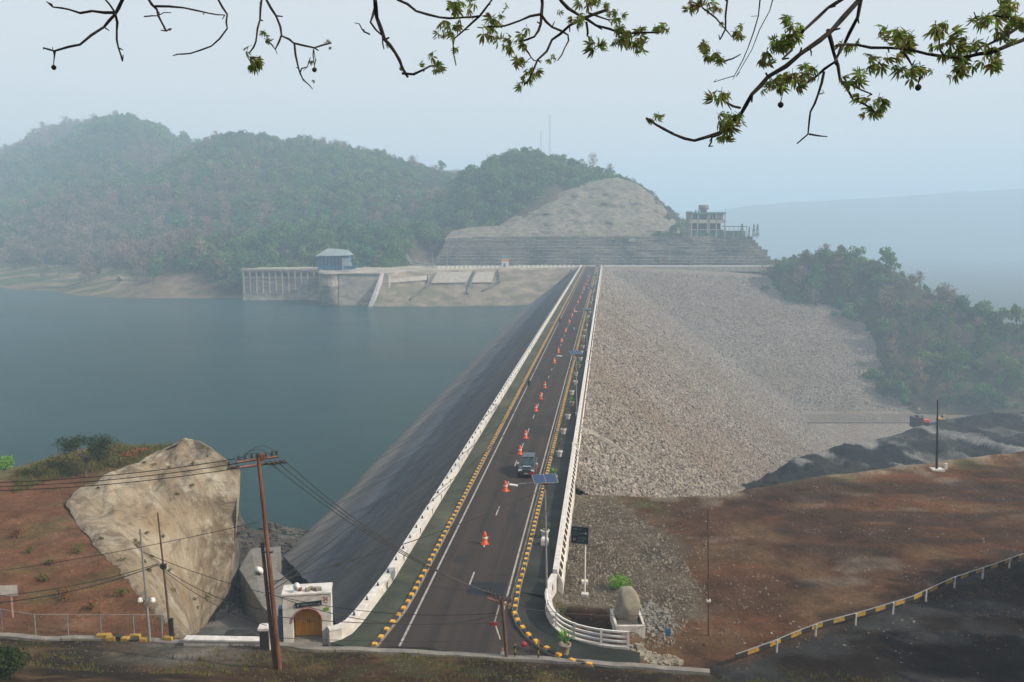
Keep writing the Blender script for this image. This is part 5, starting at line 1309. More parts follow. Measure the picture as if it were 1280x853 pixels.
def motorbike(label, loc, rz, paint_):
    t = thing('motorcycle', label, 'motorcycle', loc, rz)
    for y in (-.62, .62):
        m = MB(); vs = []; 
        pts = [Vector((0, y + .27 * math.cos(a), .29 + .27 * math.sin(a))) for a in [k * math.pi / 8 for k in range(17)]]
        m.tube(pts, .045, 6, False); w_ = m.build('wheel', M['tyre'], t); m = MB(); m.tube([(-.03, y, .29), (.03, y, .29)], .16, 10); m.build('rim', M['chrome'], w_)
    m = loft([csec(-.35, .12, .35, .75, .08), csec(-.05, .15, .30, .66, .12), csec(.2, .15, .34, .74, .13), csec(.75, .10, .55, .80, .08)]).build('body', paint_, t); bevel(m, .03)
    m = MB(); m.box((0, .3, .80), (.26, .75, .10)); bevel(m.build('seat', M['tyre'], t), .03)
    m = MB(); m.tube([(0, -.62, .30), (0, -.40, .95)], .035, 6); m.build('fork', M['chrome'], t)
    m = MB(); m.tube([(-.34, -.32, 1.03), (-.1, -.42, 1.0), (.1, -.42, 1.0), (.34, -.32, 1.03)], .02, 6); m.build('handlebar', M['dark_metal'], t)
    m = MB(); m.box((0, -.50, .86), (.26, .14, .24), taper=.8); bevel(m.build('headlight', M['lamp'], t), .03)
    m = MB(); m.tube([(.14, .1, .3), (.16, .75, .36)], .045, 6); m.build('exhaust', M['chrome'], t)
    return t
q = D(140.5, -12.45, 0); person('walk', 'person in black walking along the left edge of the road', q, DRZ + 2.6, M['cloth'], M['dark_metal'])
q = D(234, -12.4, 0); motorbike('dark motorcycle riding along the left kerb of the road', q, DRZ + math.pi, M['car']); person('ride', 'rider in dark clothes on the motorcycle by the left kerb', q, DRZ + math.pi, M['cloth'], M['dark_metal'])
q = D(219, -8.05, 0); motorbike('motorcycle with a pale front in the right lane', q, DRZ, M['white_clean']); person('ride', 'rider in teal clothes on the motorcycle in the right lane', q, DRZ, M['cloth_teal'], M['dark_metal'])
q = D(356, -7.6, 0); motorbike('far pale motorcycle in the right lane of the dam road', q, DRZ, M['white_clean']); person('ride', 'rider in grey clothes on the farthest motorcycle', q, DRZ, M['cloth'], M['refl'])

# ---- solar street lamps
def lamp(label, u, lean=0.0):
    t = thing('street_lamp', label, 'street lamp', D(u, -3.98, 0), DRZ, 'solar street lamps along the right parapet')
    H_ = 8.7
    m = MB(); m.tube([(0, 0, -.3), (0, 0, 4), (0, 0, H_)], [.085, .07, .05], 8); m.build('pole', M['pole_grey'], t)
    m = MB(); m.box((0, 0, .3), (.34, .34, .6)); m.build('base', M['cap'], t)
    m = MB(); m.tube([(0, 0, H_ - .15), (-.6, 0, H_ + .05), (-1.5, 0, H_ - .02), (-2.0, 0, H_ - .12)], .035, 6); arm = m.build('arm', M['pole_grey'], t)
    m = MB(); m.box((-2.25, 0, H_ - .16), (.62, .22, .12), ry=.12); bevel(m.build('lamp_head', M['white_clean'], t), .04)
    m = MB(); m.box((0, 0, H_ + .06), (.42, .3, .28)); m.build('battery_box', M['rust'], t)
    m = MB(); m.box((0, -.05, H_ + .34), (1.72, 1.12, .05), rx=.30, rz=.25); pn = m.build('solar_panel', M['pole_grey'], t)
    for sx in (-1, 1):
        m = MB(); m.box((0, 0, 0), (.78, 1.02, .02)); o = m.build('cell_field', M['panel'], pn)
        o.rotation_euler = (.30, 0, .25); e = Euler((.30, 0, .25)).to_matrix(); o.location = Vector((0, -.05, H_ + .34)) + e @ Vector((sx * .42, 0, .036))
    t.rotation_euler = (0, -.02, DRZ)
    return t
lamp('nearest solar street lamp, its panel level with the dark car', 60.2)
lamp('second solar street lamp on the right verge, beyond the dark car', 121.3)
for k, lb in enumerate(('third solar street lamp, halfway along the right verge', 'fourth solar street lamp along the right verge', 'fifth solar street lamp along the right verge', 'sixth solar street lamp along the right verge', 'seventh solar street lamp near the far end of the verge', 'farthest solar street lamp at the end of the crest')):
    lamp(lb, 183 + k * 61.5)
# ---- planters on the verge
def plant(kind, label, loc, s=1.0, cat='potted plant', r=None, group=None):
    t = thing('potted_plant', label, cat, loc, 0, group); rn = random.Random(int(abs(loc[0] * 100)) + kind)
    m = MB(); m.lathe((0, 0, 0), [(.22, 0), (.26, .05), (.24, .12), (.34, .55), (.40, .62), (.40, .70), (.33, .70), (.30, .6)], 12); m.build('pot', M['terracotta'] if kind % 2 else M['cap'], t, True)
    m = MB(); pts = []
    if kind == 0:
        for i in range(80):
            d_ = Vector((rn.gauss(0, 1), rn.gauss(0, 1), rn.gauss(0, 1))).normalized() * .45 * s; pts.append(Vector((0, 0, .7 + .45 * s)) + d_)
        leaf_quads(m, pts, .22, rn, .3); f = m.build('foliage', M['leaf_near'], t, fix=False)
    elif kind == 1:
        for i in range(26):
            an = rn.uniform(0, 6.28); L = s * rn.uniform(.6, .95); el = rn.uniform(.4, 1.3)
            a = Vector((math.cos(an), math.sin(an), 0)); tip = a * L * math.cos(el) + Vector((0, 0, .7 + L * math.sin(el))); mid = a * L * .5 * math.cos(el) + Vector((0, 0, .7 + L * .62 * math.sin(el) + .08)); sd_ = Vector((-a.y, a.x, 0)) * .045
            m.add([Vector((0, 0, .68)) - sd_ * .6, Vector((0, 0, .68)) + sd_ * .6, mid + sd_, mid - sd_, tip], [(0, 1, 2, 3), (3, 2, 4)])
        f = m.build('foliage', M['leaf_lime'], t, fix=False)
    else:
        for i in range(50):
            an = rn.uniform(0, 6.28); h = rn.uniform(0, 1.2) * s; pts.append(Vector((math.cos(an) * .3 * s, math.sin(an) * .3 * s, .75 + h)))
        leaf_quads(m, pts, .3, rn, .4); f = m.build('foliage', M['leaf_near'], t, fix=False); m = MB(); m.tube([(0, 0, .6), (0, 0, 1.5)], .03, 5); m.build('stem', M['bark'], t)
    return t
plant(0, 'shaggy grey green plant in a pale pot on the verge beside the near lamp pole', D(72.5, -5.0, .13), 1.0)
plant(1, 'spiky agave like plant in a tall pot where the white rail fence bends', P(706, 818, .13), 1.3)
plant(1, 'lime green spiky plant in a pot directly below the near solar panel', D(88.9, -5.2, .13), 1.1)
plant(2, 'dark bushy plant in a pale pot beyond the near lamp panel', D(99, -5.2, .13), 1.1)
bx_ = thing('pedestal', 'small pale concrete pedestal in front of the shaggy potted plant', 'pedestal', D(70.9, -4.9, .13), DRZ)
m = MB(); m.box((0, 0, .25), (.62, .62, .5)); bevel(m.build('block', M['cap'], bx_), .02); m = MB(); m.box((0, 0, .55), (.5, .5, .1)); m.build('top_slab', M['cap'], bx_)
names = ['first', 'second', 'third', 'fourth', 'fifth', 'sixth', 'seventh', 'eighth', 'ninth', 'tenth']
k = 0; u = 110.0
while u < 530:
    if k < 10: lb = '%s potted plant of the long row on the verge beyond the second parapet joint' % names[k]; gr = None
    else: lb = '%s small potted plant of the row on the right verge counted from the viewer' % ordinal(k + 5); gr = 'far potted plants on the right verge'
    plant([2, 0, 1, 0][k % 4], lb, D(u, -5.1 + random.uniform(-.2, .2), .13), random.uniform(.8, 1.3), group=gr); u += 8.6 if u < 200 else 11; k += 1

# ---- direction sign and its pole
sg = thing('direction_sign', 'dark direction board with pale arrows on a white pole beside the parapet', 'sign', G(731, 745), R(-14))
H_ = 4.6
pz_ = sg.location
def lcl(px, py): 
    q = Q(px, py, pz_.y - .15); return q - pz_
m = MB(); m.tube([(0, 0, -.4), (0, 0, 4.3)], .055, 8); m.build('pole', M['white_clean'], sg)
cx = -.42; cz = 4.75
m = MB(); m.box((cx, -.05, cz), (1.22, .06, 1.25)); bd = m.build('board', M['sign_dark'], sg)
m = MB(); m.box((cx, -.05, cz + .64), (1.26, .08, .04)); m.box((cx, -.05, cz - .64), (1.26, .08, .04)); m.box((cx - .63, -.05, cz), (.04, .08, 1.3)); m.box((cx + .63, -.05, cz), (.04, .08, 1.3)); m.build('frame', M['dark_metal'], sg)
def marks(lst, mt, par, y):
    mb = MB()
    for x, z, w_, h_ in lst: mb.box((x, y, z), (w_, .012, h_))
    return mb.build('lettering', mt, par)
def glyphrow(x0, x1, z, h, seed):
    r = random.Random(seed); out = []; x = x0
    while x < x1:
        w_ = r.uniform(.035, .06); out.append((x + w_ / 2, z, w_ * .35, h)); out.append((x + w_, z + r.choice((-1, 0, 1)) * h * .35, w_ * .6, h * .22)); x += w_ + r.uniform(.03, .05)
        if r.random() < .15: x += .06
    return out
marks(glyphrow(cx - .5, cx + .1, cz + .46, .10, 1) , M['sign_mark'], bd, -.09)
marks([(cx - .35, cz + .2, .4, .12), (cx - .35, cz + .02, .4, .1)], M['sign_teal'], bd, -.088)
marks(glyphrow(cx - .1, cx + .36, cz + .16, .08, 2) + glyphrow(cx - .1, cx + .4, cz - .22, .08, 3) + glyphrow(cx - .2, cx + .3, cz - .42, .08, 4), M['sign_mark'], bd, -.09)
m = MB(); m.add([(cx + .36, -.092, cz + .12), (cx + .56, -.092, cz + .12), (cx + .46, -.092, cz + .34)], [(0, 1, 2)]); m.add([(cx - .48, -.092, cz - .24), (cx - .48, -.092, cz - .46), (cx - .28, -.092, cz - .33)], [(0, 1, 2)]); m.build('arrow', M['sign_mark'], bd, fix=False)
m = MB(); m.box((0, 0, .05), (.5, .4, .3)); m.build('footing', M['cap'], sg)
bk_ = G(731, 730); m = MB(); m.box((0, 0, .1), (.5, .4, .35)); tag(m.build('concrete_block', M['cap'], loc=bk_), 'small pale block lying on the gravel beside the direction sign pole', 'block')
# ---- monument boulder in tiled box
mo = thing('planter_box', 'square white tiled planter box holding the big boulder', 'planter', G(784, 786), R(1))
w2 = 1.02
for nm, c, d_ in (('side_wall', (-w2 + .08, 0, .3), (.16, 2.5, 1.1)), ('side_wall', (w2 - .08, 0, .3), (.16, 2.5, 1.1)), ('front_wall', (0, -1.25, .3), (2.04, .16, 1.1)), ('back_wall', (0, 1.25, .3), (2.04, .16, 1.1))):
    m = MB(); m.box(c, d_); bevel(m.build(nm, M['white'], mo), .015)
m = MB(); m.box((0, 0, .55), (1.8, 2.3, .3)); m.build('soil', M['rock_dark'], mo)
for k in range(9): m = MB(); m.box((-.88 + k * .22, -1.335, .28), (.19, .02, 1.04)); m.build('tile', M['cap'], mo)
bo = thing('boulder', 'tall pale boulder set upright in the tiled planter box', 'boulder', mo.location + Vector((0, .25, .6)))
m = MB(); nn_, mm_ = 26, 16; vs = []; fs = []
for i in range(mm_ + 1):
    th_ = math.pi * i / mm_
    for k in range(nn_):
        a = 2 * math.pi * k / nn_; r = math.sin(th_) ** .75; x = .98 * r * math.cos(a); y = .72 * r * math.sin(a); z = 1.05 + 1.40 * math.cos(th_)
        s_ = 1 + .10 * math.sin(3 * a + 2 * th_) + .07 * math.sin(5 * a - 3 * th_ + 1) + .05 * math.sin(9 * a + 7 * th_); x = x * s_ + (-.12 if z > 1.4 else 0) * (z - 1.4); 
        if x > .3 and z > 1.2: z -= (x - .3) * (z - 1.2) * .6
        nz_ = (float(fbm(np.array([x * 1.6 + 9]), np.array([z * 1.4 + y * 1.3]), 701)[0]) - .5) * .34; q_ = Vector((x * (1 + nz_), y * s_ * (1 + nz_), z + nz_ * .3)); cc_ = Vector((0, 0, 1.0))
        for pn, pd in ((Vector((-.95, -.1, .3)), .72), (Vector((.75, -.2, .63)), .95), (Vector((.1, -.9, .42)), .62), (Vector((.95, 0, -.1)), .80), (Vector((-.25, .1, .96)), 1.18), (Vector((.3, -.95, -.1)), .60), (Vector((-.5, -.8, .1)), .66)):
            pn = pn.normalized(); ov = (q_ - cc_).dot(pn) - pd
            if ov > 0: q_ = q_ - pn * ov * .88
        vs.append(tuple(q_))
for i in range(mm_):
    for k in range(nn_): fs.append((i * nn_ + k, i * nn_ + (k + 1) % nn_, (i + 1) * nn_ + (k + 1) % nn_, (i + 1) * nn_ + k))
m.add(vs, fs); o = m.build('stone', M['rock_pale'], bo, True)
o = M  # keep names short
def shrub(label, loc, r, h, n, leaf, mat, name='shrub', group=None, stem=True, cat='shrub'):
    t = thing(name, label, cat, loc, 0, group); rn = random.Random(int(abs(loc[0] * 37 + loc[1] * 91))); m = MB(); pts = []
    lob = [(Vector((rn.uniform(-.5, .5) * r, rn.uniform(-.5, .5) * r, h * rn.uniform(.35, .8))), r * rn.uniform(.4, .7)) for _ in range(7)]
    for i in range(n):
        c, q_ = lob[i % 7]; d_ = Vector((rn.gauss(0, 1), rn.gauss(0, 1), rn.gauss(0, 1))).normalized() * q_ * rn.uniform(.4, 1.1); d_.z *= h / (r * 1.6); p = c + d_; p.z = max(p.z, .05); pts.append(p)
    leaf_quads(m, pts, leaf, rn, .3); m.build('foliage', M[mat], t, fix=False)
    if stem:
        m = MB()
        for c, q_ in lob[:5]: m.tube([(0, 0, -.2), c * .5, c], [.05 * r, .035 * r, .015 * r], 4)
        m.build('stem', M['bark'], t, fix=False)
    return t
shrub('bright lime green bush right behind the boulder', G(773, 737), 1.0, 1.1, 420, .2, 'leaf_lime')
for px, py, r, h, mt, lb in ((702, 768, .55, .8, 'leaf_near', 'small olive shrub in the dark bed beside the curved parapet'), (707, 783, .5, .7, 'leaf_near', 'dry looking shrub in the middle of the dark planting bed'), (727, 792, .6, .5, 'leaf_red', 'low brown shrub in the dark bed in front of the rail fence')):
    shrub(lb, G(px, py), r, h, 160, .16, mt)
# rubble heaps beside the planter
def rubble(name, label, c, rx_, ry_, n, s0, s1, mat='rock_dark', z=None):
    rn = random.Random(int(abs(c[0] * 13))); m = MB()
    for i in range(n):
        a = rn.uniform(0, 6.28); q_ = rn.random() ** .6; x = c[0] + math.cos(a) * rx_ * q_; y = c[1] + math.sin(a) * ry_ * q_; zz = gz_at(x, y) if z is None else z(x, y); s = rn.uniform(s0, s1)
        m.box((x, y, zz + s * .2), (s * rn.uniform(.7, 1.5), s * rn.uniform(.7, 1.3), s * rn.uniform(.5, .9)), rn.uniform(0, 3), rn.uniform(.5, .9), rn.uniform(-.4, .4))
    o = m.build(name, M[mat], fix=False); o['kind'] = 'stuff'; return o
pv_s = []
for k in range(70):
    px = random.uniform(470, 950); lv_ = random.randrange(9); q = Q(px, 300, 556 + lv_ * 2.6 - .8); pv_s.append((q.x, q.y, -1 + lv_ * 2.05 + .1))
pv_s = np.array([q for q in pv_s if -40 < q[0] < 160]); s = rng.uniform(.1, .3, len(pv_s)); scatter('terrace_scrub', pv_s, np.stack([s, s, s * .8], 1), np.stack([s * 0, s * 0, s * 20], 1), rng.integers(0, 8, len(pv_s)), sources=srcs)
p = G(815, 775); rubble('rubble', '', p, 1.6, 2.6, 260, .08, .34, 'conc'); p = G(808, 822); rubble('rubble', '', p, 2.4, .7, 220, .1, .42, 'rock_pale')
p = P(335, 672, -16); rubble('rubble', '', p, 11, 7, 900, .3, 1.3, 'rock_dark'); p = P(300, 720, -15.5); rubble('rubble', '', p, 4, 6, 300, .3, 1.2, 'rock_dark')
p = P(258, 775, -14.5); rubble('rubble', '', p, 3.2, 5, 160, .4, 1.6, 'conc_pale')
# ---- gate house
ga = thing('gate_portal', 'white arched portal with ochre double door at the near end of the dam', 'gatehouse', (-13.25, 54.0, -.05), R(8))
Wg, Hg, wa, ha = 3.05, 3.25, 1.86, 1.42
arch = [(wa / 2 * math.cos(a), ha + wa / 2 * .98 * math.sin(a)) for a in [k * math.pi / 14 for k in range(15)]]
outer = [(Wg / 2, 0), (Wg / 2, Hg + .1), (-Wg / 2, Hg - .12), (-Wg / 2, 0)]
poly = [(wa / 2, 0)] + [(Wg / 2, 0), (Wg / 2, Hg + .12), (-Wg / 2, Hg - .10), (-Wg / 2, 0), (-wa / 2, 0)] + arch[::-1]
# front wall as quads between arch and outline
m = MB(); N_ = 15
outl = []
for k in range(15):
    a = k * math.pi / 14; c_, s_ = math.cos(a), math.sin(a)
    tx = (Wg / 2) / abs(c_) if abs(c_) > 1e-6 else 1e9; tz_ = (Hg - ha) / s_ if s_ > 1e-6 else 1e9; t_ = min(tx, tz_); outl.append((c_ * t_, ha + s_ * t_))
for y, flip in ((0, False), (1.5, True)):
    A_ = [(x, y, z) for x, z in arch]; B_ = [(x, y, z) for x, z in outl]
    m.strip(A_, B_)
    m.add([(wa / 2, y, -.4), (Wg / 2, y, -.4), (Wg / 2, y, ha), (wa / 2, y, ha)], [(0, 1, 2, 3)]); m.add([(-wa / 2, y, -.4), (-Wg / 2, y, -.4), (-Wg / 2, y, ha), (-wa / 2, y, ha)], [(0, 1, 2, 3)])
m.strip([(x, 0, z) for x, z in arch], [(x, 1.5, z) for x, z in arch])
m.add([(wa / 2, 0, -.4), (wa / 2, 1.5, -.4), (wa / 2, 1.5, ha), (wa / 2, 0, ha)], [(0, 1, 2, 3)]); m.add([(-wa / 2, 0, -.4), (-wa / 2, 1.5, -.4), (-wa / 2, 1.5, ha), (-wa / 2, 0, ha)], [(0, 1, 2, 3)])
for sx in (-1, 1): m.add([(sx * Wg / 2, 0, -.4), (sx * Wg / 2, 1.5, -.4), (sx * Wg / 2, 1.5, Hg), (sx * Wg / 2, 0, Hg)], [(0, 1, 2, 3)])
m.add([(-Wg / 2, 0, Hg), (Wg / 2, 0, Hg), (Wg / 2, 1.5, Hg), (-Wg / 2, 1.5, Hg)], [(0, 1, 2, 3)])
m.build('wall', M['white'], ga)
m = MB(); m.box((0, .75, Hg + .05), (Wg + .1, 1.6, .10)); m.build('roof_slab', M['cap'], ga)
m = MB(); m.tube([(x * 1.03, -.03, ha + (z - ha) * 1.03) for x, z in arch], .05, 5); m.build('arch_trim', M['pink'], ga)
for sx in (-1, 1):
    dp = [(0, 0), (sx * .91, 0), (sx * .91, ha)] + [(sx * .91 * math.cos(a), ha + .90 * math.sin(a)) for a in [k * math.pi / 14 for k in range(1, 8)]]
    m = MB(); m.prism_y(dp, .95, 1.02); d_ = m.build('door', M['door'], ga)
    for k in range(4): m = MB(); x = sx * (.12 + k * .22); hh_ = ha + .90 * math.sqrt(max(0, 1 - (x / .91) ** 2)) - .06; m.box((x, .935, hh_ / 2 + .03), (.19, .035, hh_ - .06)); m.build('plank', M['door'], d_)
    m = MB(); m.box((sx * .07, .90, 1.05), (.04, .06, .3)); m.build('handle', M['dark_metal'], d_)
m = MB(); m.box((0, 1.35, 1), (1.9, .1, 2.6)); m.build('back_panel', M['void'], ga)
m = MB(); m.box((.12, -.04, Hg - .62), (1.66, .06, .30), ry=-.07); nb = m.build('name_board', M['sign_dark'], ga)
marks([(x + .12 + .05, z, w_, h_) for x, z, w_, h_ in glyphrow(-.45, .72, Hg - .62, .09, 9)], M['sign_mark'], nb, -.08)
m = MB(); m.lathe((0, 0, 0), [(.05, 0), (.05, .01)], 8); o = m.build('emblem', M['sign_mark'], nb, loc=(-.55, -.08, Hg - .66)); o.rotation_euler = (R(90), 0, 0)
m = MB(); m.add([(1.0, -.012, 2.05), (1.38, -.012, 2.1), (1.42, -.012, 2.3), (1.25, -.012, 2.36), (1.02, -.012, 2.25)], [(0, 1, 2, 3, 4)]); m.build('green_paint_patch', M['leaf_lime'], ga, fix=False)
m = MB()
for pts in ([(1.0, 2.95), (1.12, 3.1), (1.2, 2.8), (1.3, 3.05), (1.33, 2.75)], [(1.0, 2.8), (1.1, 2.85), (1.15, 2.68), (1.3, 2.7), (1.22, 2.6)]): m.tube([(x, -.015, z) for x, z in pts], .018, 4)
m.build('graffiti', M['red'], ga)
m = MB(); m.box((-Wg / 2 - .16, .5, 1.25), (.3, .5, 2.1)); m.build('side_panel', M['blue'], ga)
m = MB(); m.box((0, .2, -.02), (1.9, 1.7, .12)); m.build('threshold', M['conc'], ga)
ho_ = thing('horn_speaker', 'white horn speaker lying on top of the arched portal', 'speaker', ga.matrix_basis @ Vector((-.45, .5, Hg + .12)), 0)
m = MB(); m.lathe((0, 0, 0), [(.05, 0), (.08, .16), (.24, .42), (.25, .44)], 12); o = m.build('horn', M['white_clean'], ho_, True); o.rotation_euler = (R(60), 0, R(-20)); o.location = (0, 0, .2)
m = MB(); m.box((0, 0, .06), (.2, .3, .14)); m.build('bracket', M['rust'], ho_)
for k in range(5):
    m = MB(); m.box((0, 0, .1), (random.uniform(.2, .4), random.uniform(.2, .4), random.uniform(.15, .3)), random.uniform(0, 3), .8)
    c = ga.matrix_basis @ Vector((.05 + k * .2, .45 + random.uniform(-.2, .3), Hg + .1)); tag(m.build('rubble_lump', M['rock_pale'], loc=c), 'broken lump of stone lying on top of the arched portal', 'stone', 'stones on the portal roof')
# ---- low wall left of the gate and the black and white pier
lw = thing('low_wall', 'low white wall along the top of the bank left of the arched portal', 'wall', P(232, 806, .0))
p0 = P(232, 809, 0) - lw.location; p1 = P(334, 811, 0) - lw.location
m = MB(); m.sweep([p0, p0.lerp(p1, .5), p1], [(-.25, -.6), (-.25, .55), (.25, .55), (.25, -.6)]); m.build('wall_body', M['white'], lw)
m = MB(); m.sweep([p0, p1], [(-.30, .55), (-.30, .66), (.30, .66), (.30, .55)]); m.build('wall_cap', M['cap'], lw)
gp = thing('gate_pier', 'square black panelled pier with white cap beside the main utility pole', 'pier', P(333, 820, .2), R(4))
m = MB(); m.box((0, 0, .9), (.62, .62, 1.9)); m.build('shaft', M['white'], gp); m = MB(); m.box((-.02, -.33, .85), (.56, .05, 1.75)); m.build('panel', M['black'], gp); m = MB(); m.box((0, 0, 1.9), (.78, .78, .14)); m.build('cap', M['cap'], gp)
# ---- concrete blocks of the inlet
def slabobj(name, label, cat, top, depth, mat):
    org = sum(top, Vector()) / len(top); t = [p - org for p in top]; m = MB(); n = len(t)
    m.add([tuple(p) for p in t] + [(p.x, p.y, p.z - depth) for p in t], [tuple(range(n))] + [(i, (i + 1) % n, n + (i + 1) % n, n + i) for i in range(n)]); o = m.build(name, M[mat], loc=org, fix=False); tag(o, label, cat); return o
slabobj('concrete_ramp', 'long grey concrete ramp slab in the middle of the dry inlet', 'ramp', [P(299, 711, -11.5), P(314, 686, -12.5), P(351, 683, -12.5), P(344, 713, -11.5), P(381, 743, -9.5), P(392, 752, -9), P(345, 775, -8), P(328, 758, -8.5)], 8, 'conc')
slabobj('concrete_block', 'pale broken concrete block at the foot of the tan rock face', 'block', [P(288, 717, -13.5), P(292, 704, -13.5), P(303, 703, -13.5), P(297, 722, -13.5)], 3, 'conc_pale')
slabobj('concrete_block', 'pale slab lying in the bottom of the inlet left of the ramp', 'block', [P(262, 752, -13.8), P(276, 741, -14.2), P(287, 750, -14.2), P(284, 764, -13.6), P(268, 766, -13.4)], 1.2, 'conc_pale')
slabobj('retaining_slab', 'dark slanting retaining slab below the right end of the rock face', 'slab', [P(270, 726, -10), P(286, 700, -9.5), P(296, 672, -8), P(300, 690, -12), P(294, 712, -13), P(283, 735, -14)], 5, 'conc_dark')
slabobj('basin_floor', 'wet dark concrete basin floor behind the low white wall', 'basin', [P(232, 800, -10), P(262, 778, -12), P(300, 768, -12.5), P(345, 776, -12), P(360, 800, -9)], 3, 'conc_dark')
slabobj('wing_wall', 'grey concrete wing wall closing the foot of the upstream slope beside the portal', 'wall', [P(372, 752, -6.5), P(392, 748, -6.5), P(412, 800, -.4), P(400, 800, -.4)], 9, 'conc')
rn = random.Random(77)
for k in range(26):
    i_ = rn.randrange(12, nS - 6); j_ = rn.randrange(2, nT - 4); pz0 = (float(SX[i_, j_]), float(SY[i_, j_]), float(SZ[i_, j_]))
    shrub('small dry tuft growing %s of the tan rock face' % ('near the top' if i_ < 40 else ('in the middle' if i_ < 75 else 'near the foot')), pz0, rn.uniform(.2, .45), rn.uniform(.2, .5), 60, .14, 'leaf_near', 'weed_tuft', 'tufts growing %s of the tan rock face' % ('near the top' if i_ < 40 else ('in the middle' if i_ < 75 else 'near the foot')), False, 'plant')
# ---- poles and wires
def insul(mb, c, s=1.0):
    mb.lathe(c, [(.03 * s, 0), (.09 * s, .03 * s), (.03 * s, .07 * s), (.09 * s, .10 * s), (.03 * s, .15 * s), (.07 * s, .18 * s), (.02 * s, .22 * s)], 8)
mp_ = thing('utility_pole', 'tall rusty utility pole with loaded crossarm in front of the lake', 'utility pole', (-13.3, 47.6, 1.0))
base = mp_.location; toff = Q(323, 572, 47.6) - base
m = MB(); m.tube([(0, 0, -.6), toff * .5, toff], [.155, .13, .10], 10); m.build('pole', M['rust'], mp_)
m = MB(); m.tube([(-.28, .1, -.6), toff * .62 + Vector((-.32, .1, 0))], [.13, .10], 8); m.build('side_strut', M['pole_brown'], mp_)
arm_dir = Vector((1, .35, .06)).normalized()
for dz_, nm in ((-.10, 'crossarm'), (-.42, 'crossarm')):
    m = MB(); c = toff + Vector((0, 0, dz_)); m.tube([c - arm_dir * 1.15, c + arm_dir * 1.05], .07, 4); m.build(nm, M['rust'], mp_)
for k, s_ in enumerate((-1.05, -.7, -.35, .0, .4, .75, 1.0)):
    m = MB(); c = toff + arm_dir * s_ + Vector((0, 0, .0)); insul(m, c, 1.25); m.build('insulator', M['dark_metal'], mp_)
for k, s_ in enumerate((-1.3, -1.0, .35, .6, .85, 1.1)):
    m = MB(); c = toff + arm_dir * s_ + Vector((0, 0, -.35)); dd_ = Vector((1 if s_ > 0 else -1, -.2, -.3)).normalized(); pts = [c + dd_ * q_ * .08 for q_ in range(6)]; m.tube(pts, [.03, .1, .04, .1, .04, .09], 7); m.build('insulator', M['dark_metal'], mp_)
for k in range(3):
    a = toff + arm_dir * (-1.25 + k * .2) + Vector((0, 0, -.15)); b = toff + arm_dir * (.5 + k * .3) + Vector((0, 0, -.2)); m = MB(); m.tube([a.lerp(b, q_ / 10) + Vector((0, 0, math.sin(math.pi * q_ / 10) ** .6 * (.45 + k * .18))) for q_ in range(11)], .014, 4, False); m.build('jumper', M['cable'], mp_)
m = MB(); m.box(toff + Vector((.1, .1, .0)), (.5, .3, .35)); m.build('bracket', M['rust'], mp_)
m = MB(); m.box(toff * .58, (.6, .2, .06)); m.build('clamp', M['dark_metal'], mp_)
c = Q(324, 713, 47.5) - base; m = MB(); m.lathe((0, 0, 0), [(.02, 0), (.18, .04), (.26, .11), (.27, .12)], 14); o = m.build('floodlight', M['white_clean'], mp_, True, loc=c); o.rotation_euler = (R(90), R(-50), 0)
rp = thing('utility_pole', 'short dark utility pole with crowded crossarm at the right edge of the road mouth', 'utility pole', (-.28, 51.6, 0))
base2 = rp.location; t2_ = Q(627, 749, 51.6) - base2
m = MB(); m.tube([(0, 0, -.5), t2_ * .5, t2_], [.12, .11, .09], 8); m.build('pole', M['pole_brown'], rp)
ad2 = Vector((1, .1, -.42)).normalized()
for dz_ in (0, -.25): m = MB(); m.tube([t2_ - ad2 * .95 + Vector((0, 0, dz_)), t2_ + ad2 * .7 + Vector((0, 0, dz_))], .055, 4); m.build('crossarm', M['rust'], rp)
for s_ in (-.95, -.7, -.45, -.2, .1, .35, .6): m = MB(); insul(m, t2_ + ad2 * s_ + Vector((0, 0, .03)), 1.1); m.build('insulator', M['dark_metal'], rp)
m = MB(); m.tube([t2_ + Vector((-.15, 0, -.4)), t2_ + Vector((-.45, -.05, -1.5)), t2_ + Vector((-.1, -.05, -2.6))], .05, 6); m.build('conduit', M['cap'], rp)
m = MB(); m.box(t2_ + Vector((-.5, -.1, -1.55)), (.5, .2, .16)); m.build('junction_box', M['red'], rp)
def spole(name, label, cat, b, top, r0, r1, mat, extra=None, foot=None):
    t = thing(name, label, cat, b); v = top - Vector(b); m = MB(); m.tube([(0, 0, -.5), v * .5, v], [r0, (r0 + r1) / 2, r1], 8); m.build('pole', M[mat], t)
    if extra: extra(t, v)
    if foot: m = MB(); m.box((0, 0, .05), foot); m.build('footing', M['cap'], t)
    return t
def ex1(t, v):
    c = v * .40; m = MB(); m.tube([c + Vector((-.42, 0, 0)), c + Vector((.42, 0, 0))], .03, 5); m.build('arm', M['pole_grey'], t)
    for s_ in (-1, 1): m = MB(); m.lathe(c + Vector((s_ * .4, 0, -.14)), [(.16, 0), (.18, .08), (.12, .24), (.03, .28)], 10); m.build('lamp', M['white_clean'], t)
spole('lamp_pole', 'pale leaning metal pole with two small lamps beside the rusty pole', 'lamp pole', (-23.3, 53.6, -.1), Q(175, 661, 53.6), .09, .06, 'pole_grey', ex1)
def ex2(t, v):
    c = v * .60; m = MB(); m.box(c + Vector((.05, -.1, 0)), (.34, .2, .3)); m.build('junction_box', M['dark_metal'], t); m = MB(); m.box((.1, -.1, 1.0), (.2, .16, 1.5)); m.build('meter_box', M['black'], t)
spole('utility_pole', 'slender rusty pole standing before the tan rock face left of the inlet', 'utility pole', (-22.1, 54.0, -.1), Q(197, 641, 54.0), .09, .05, 'pole_brown', ex2)
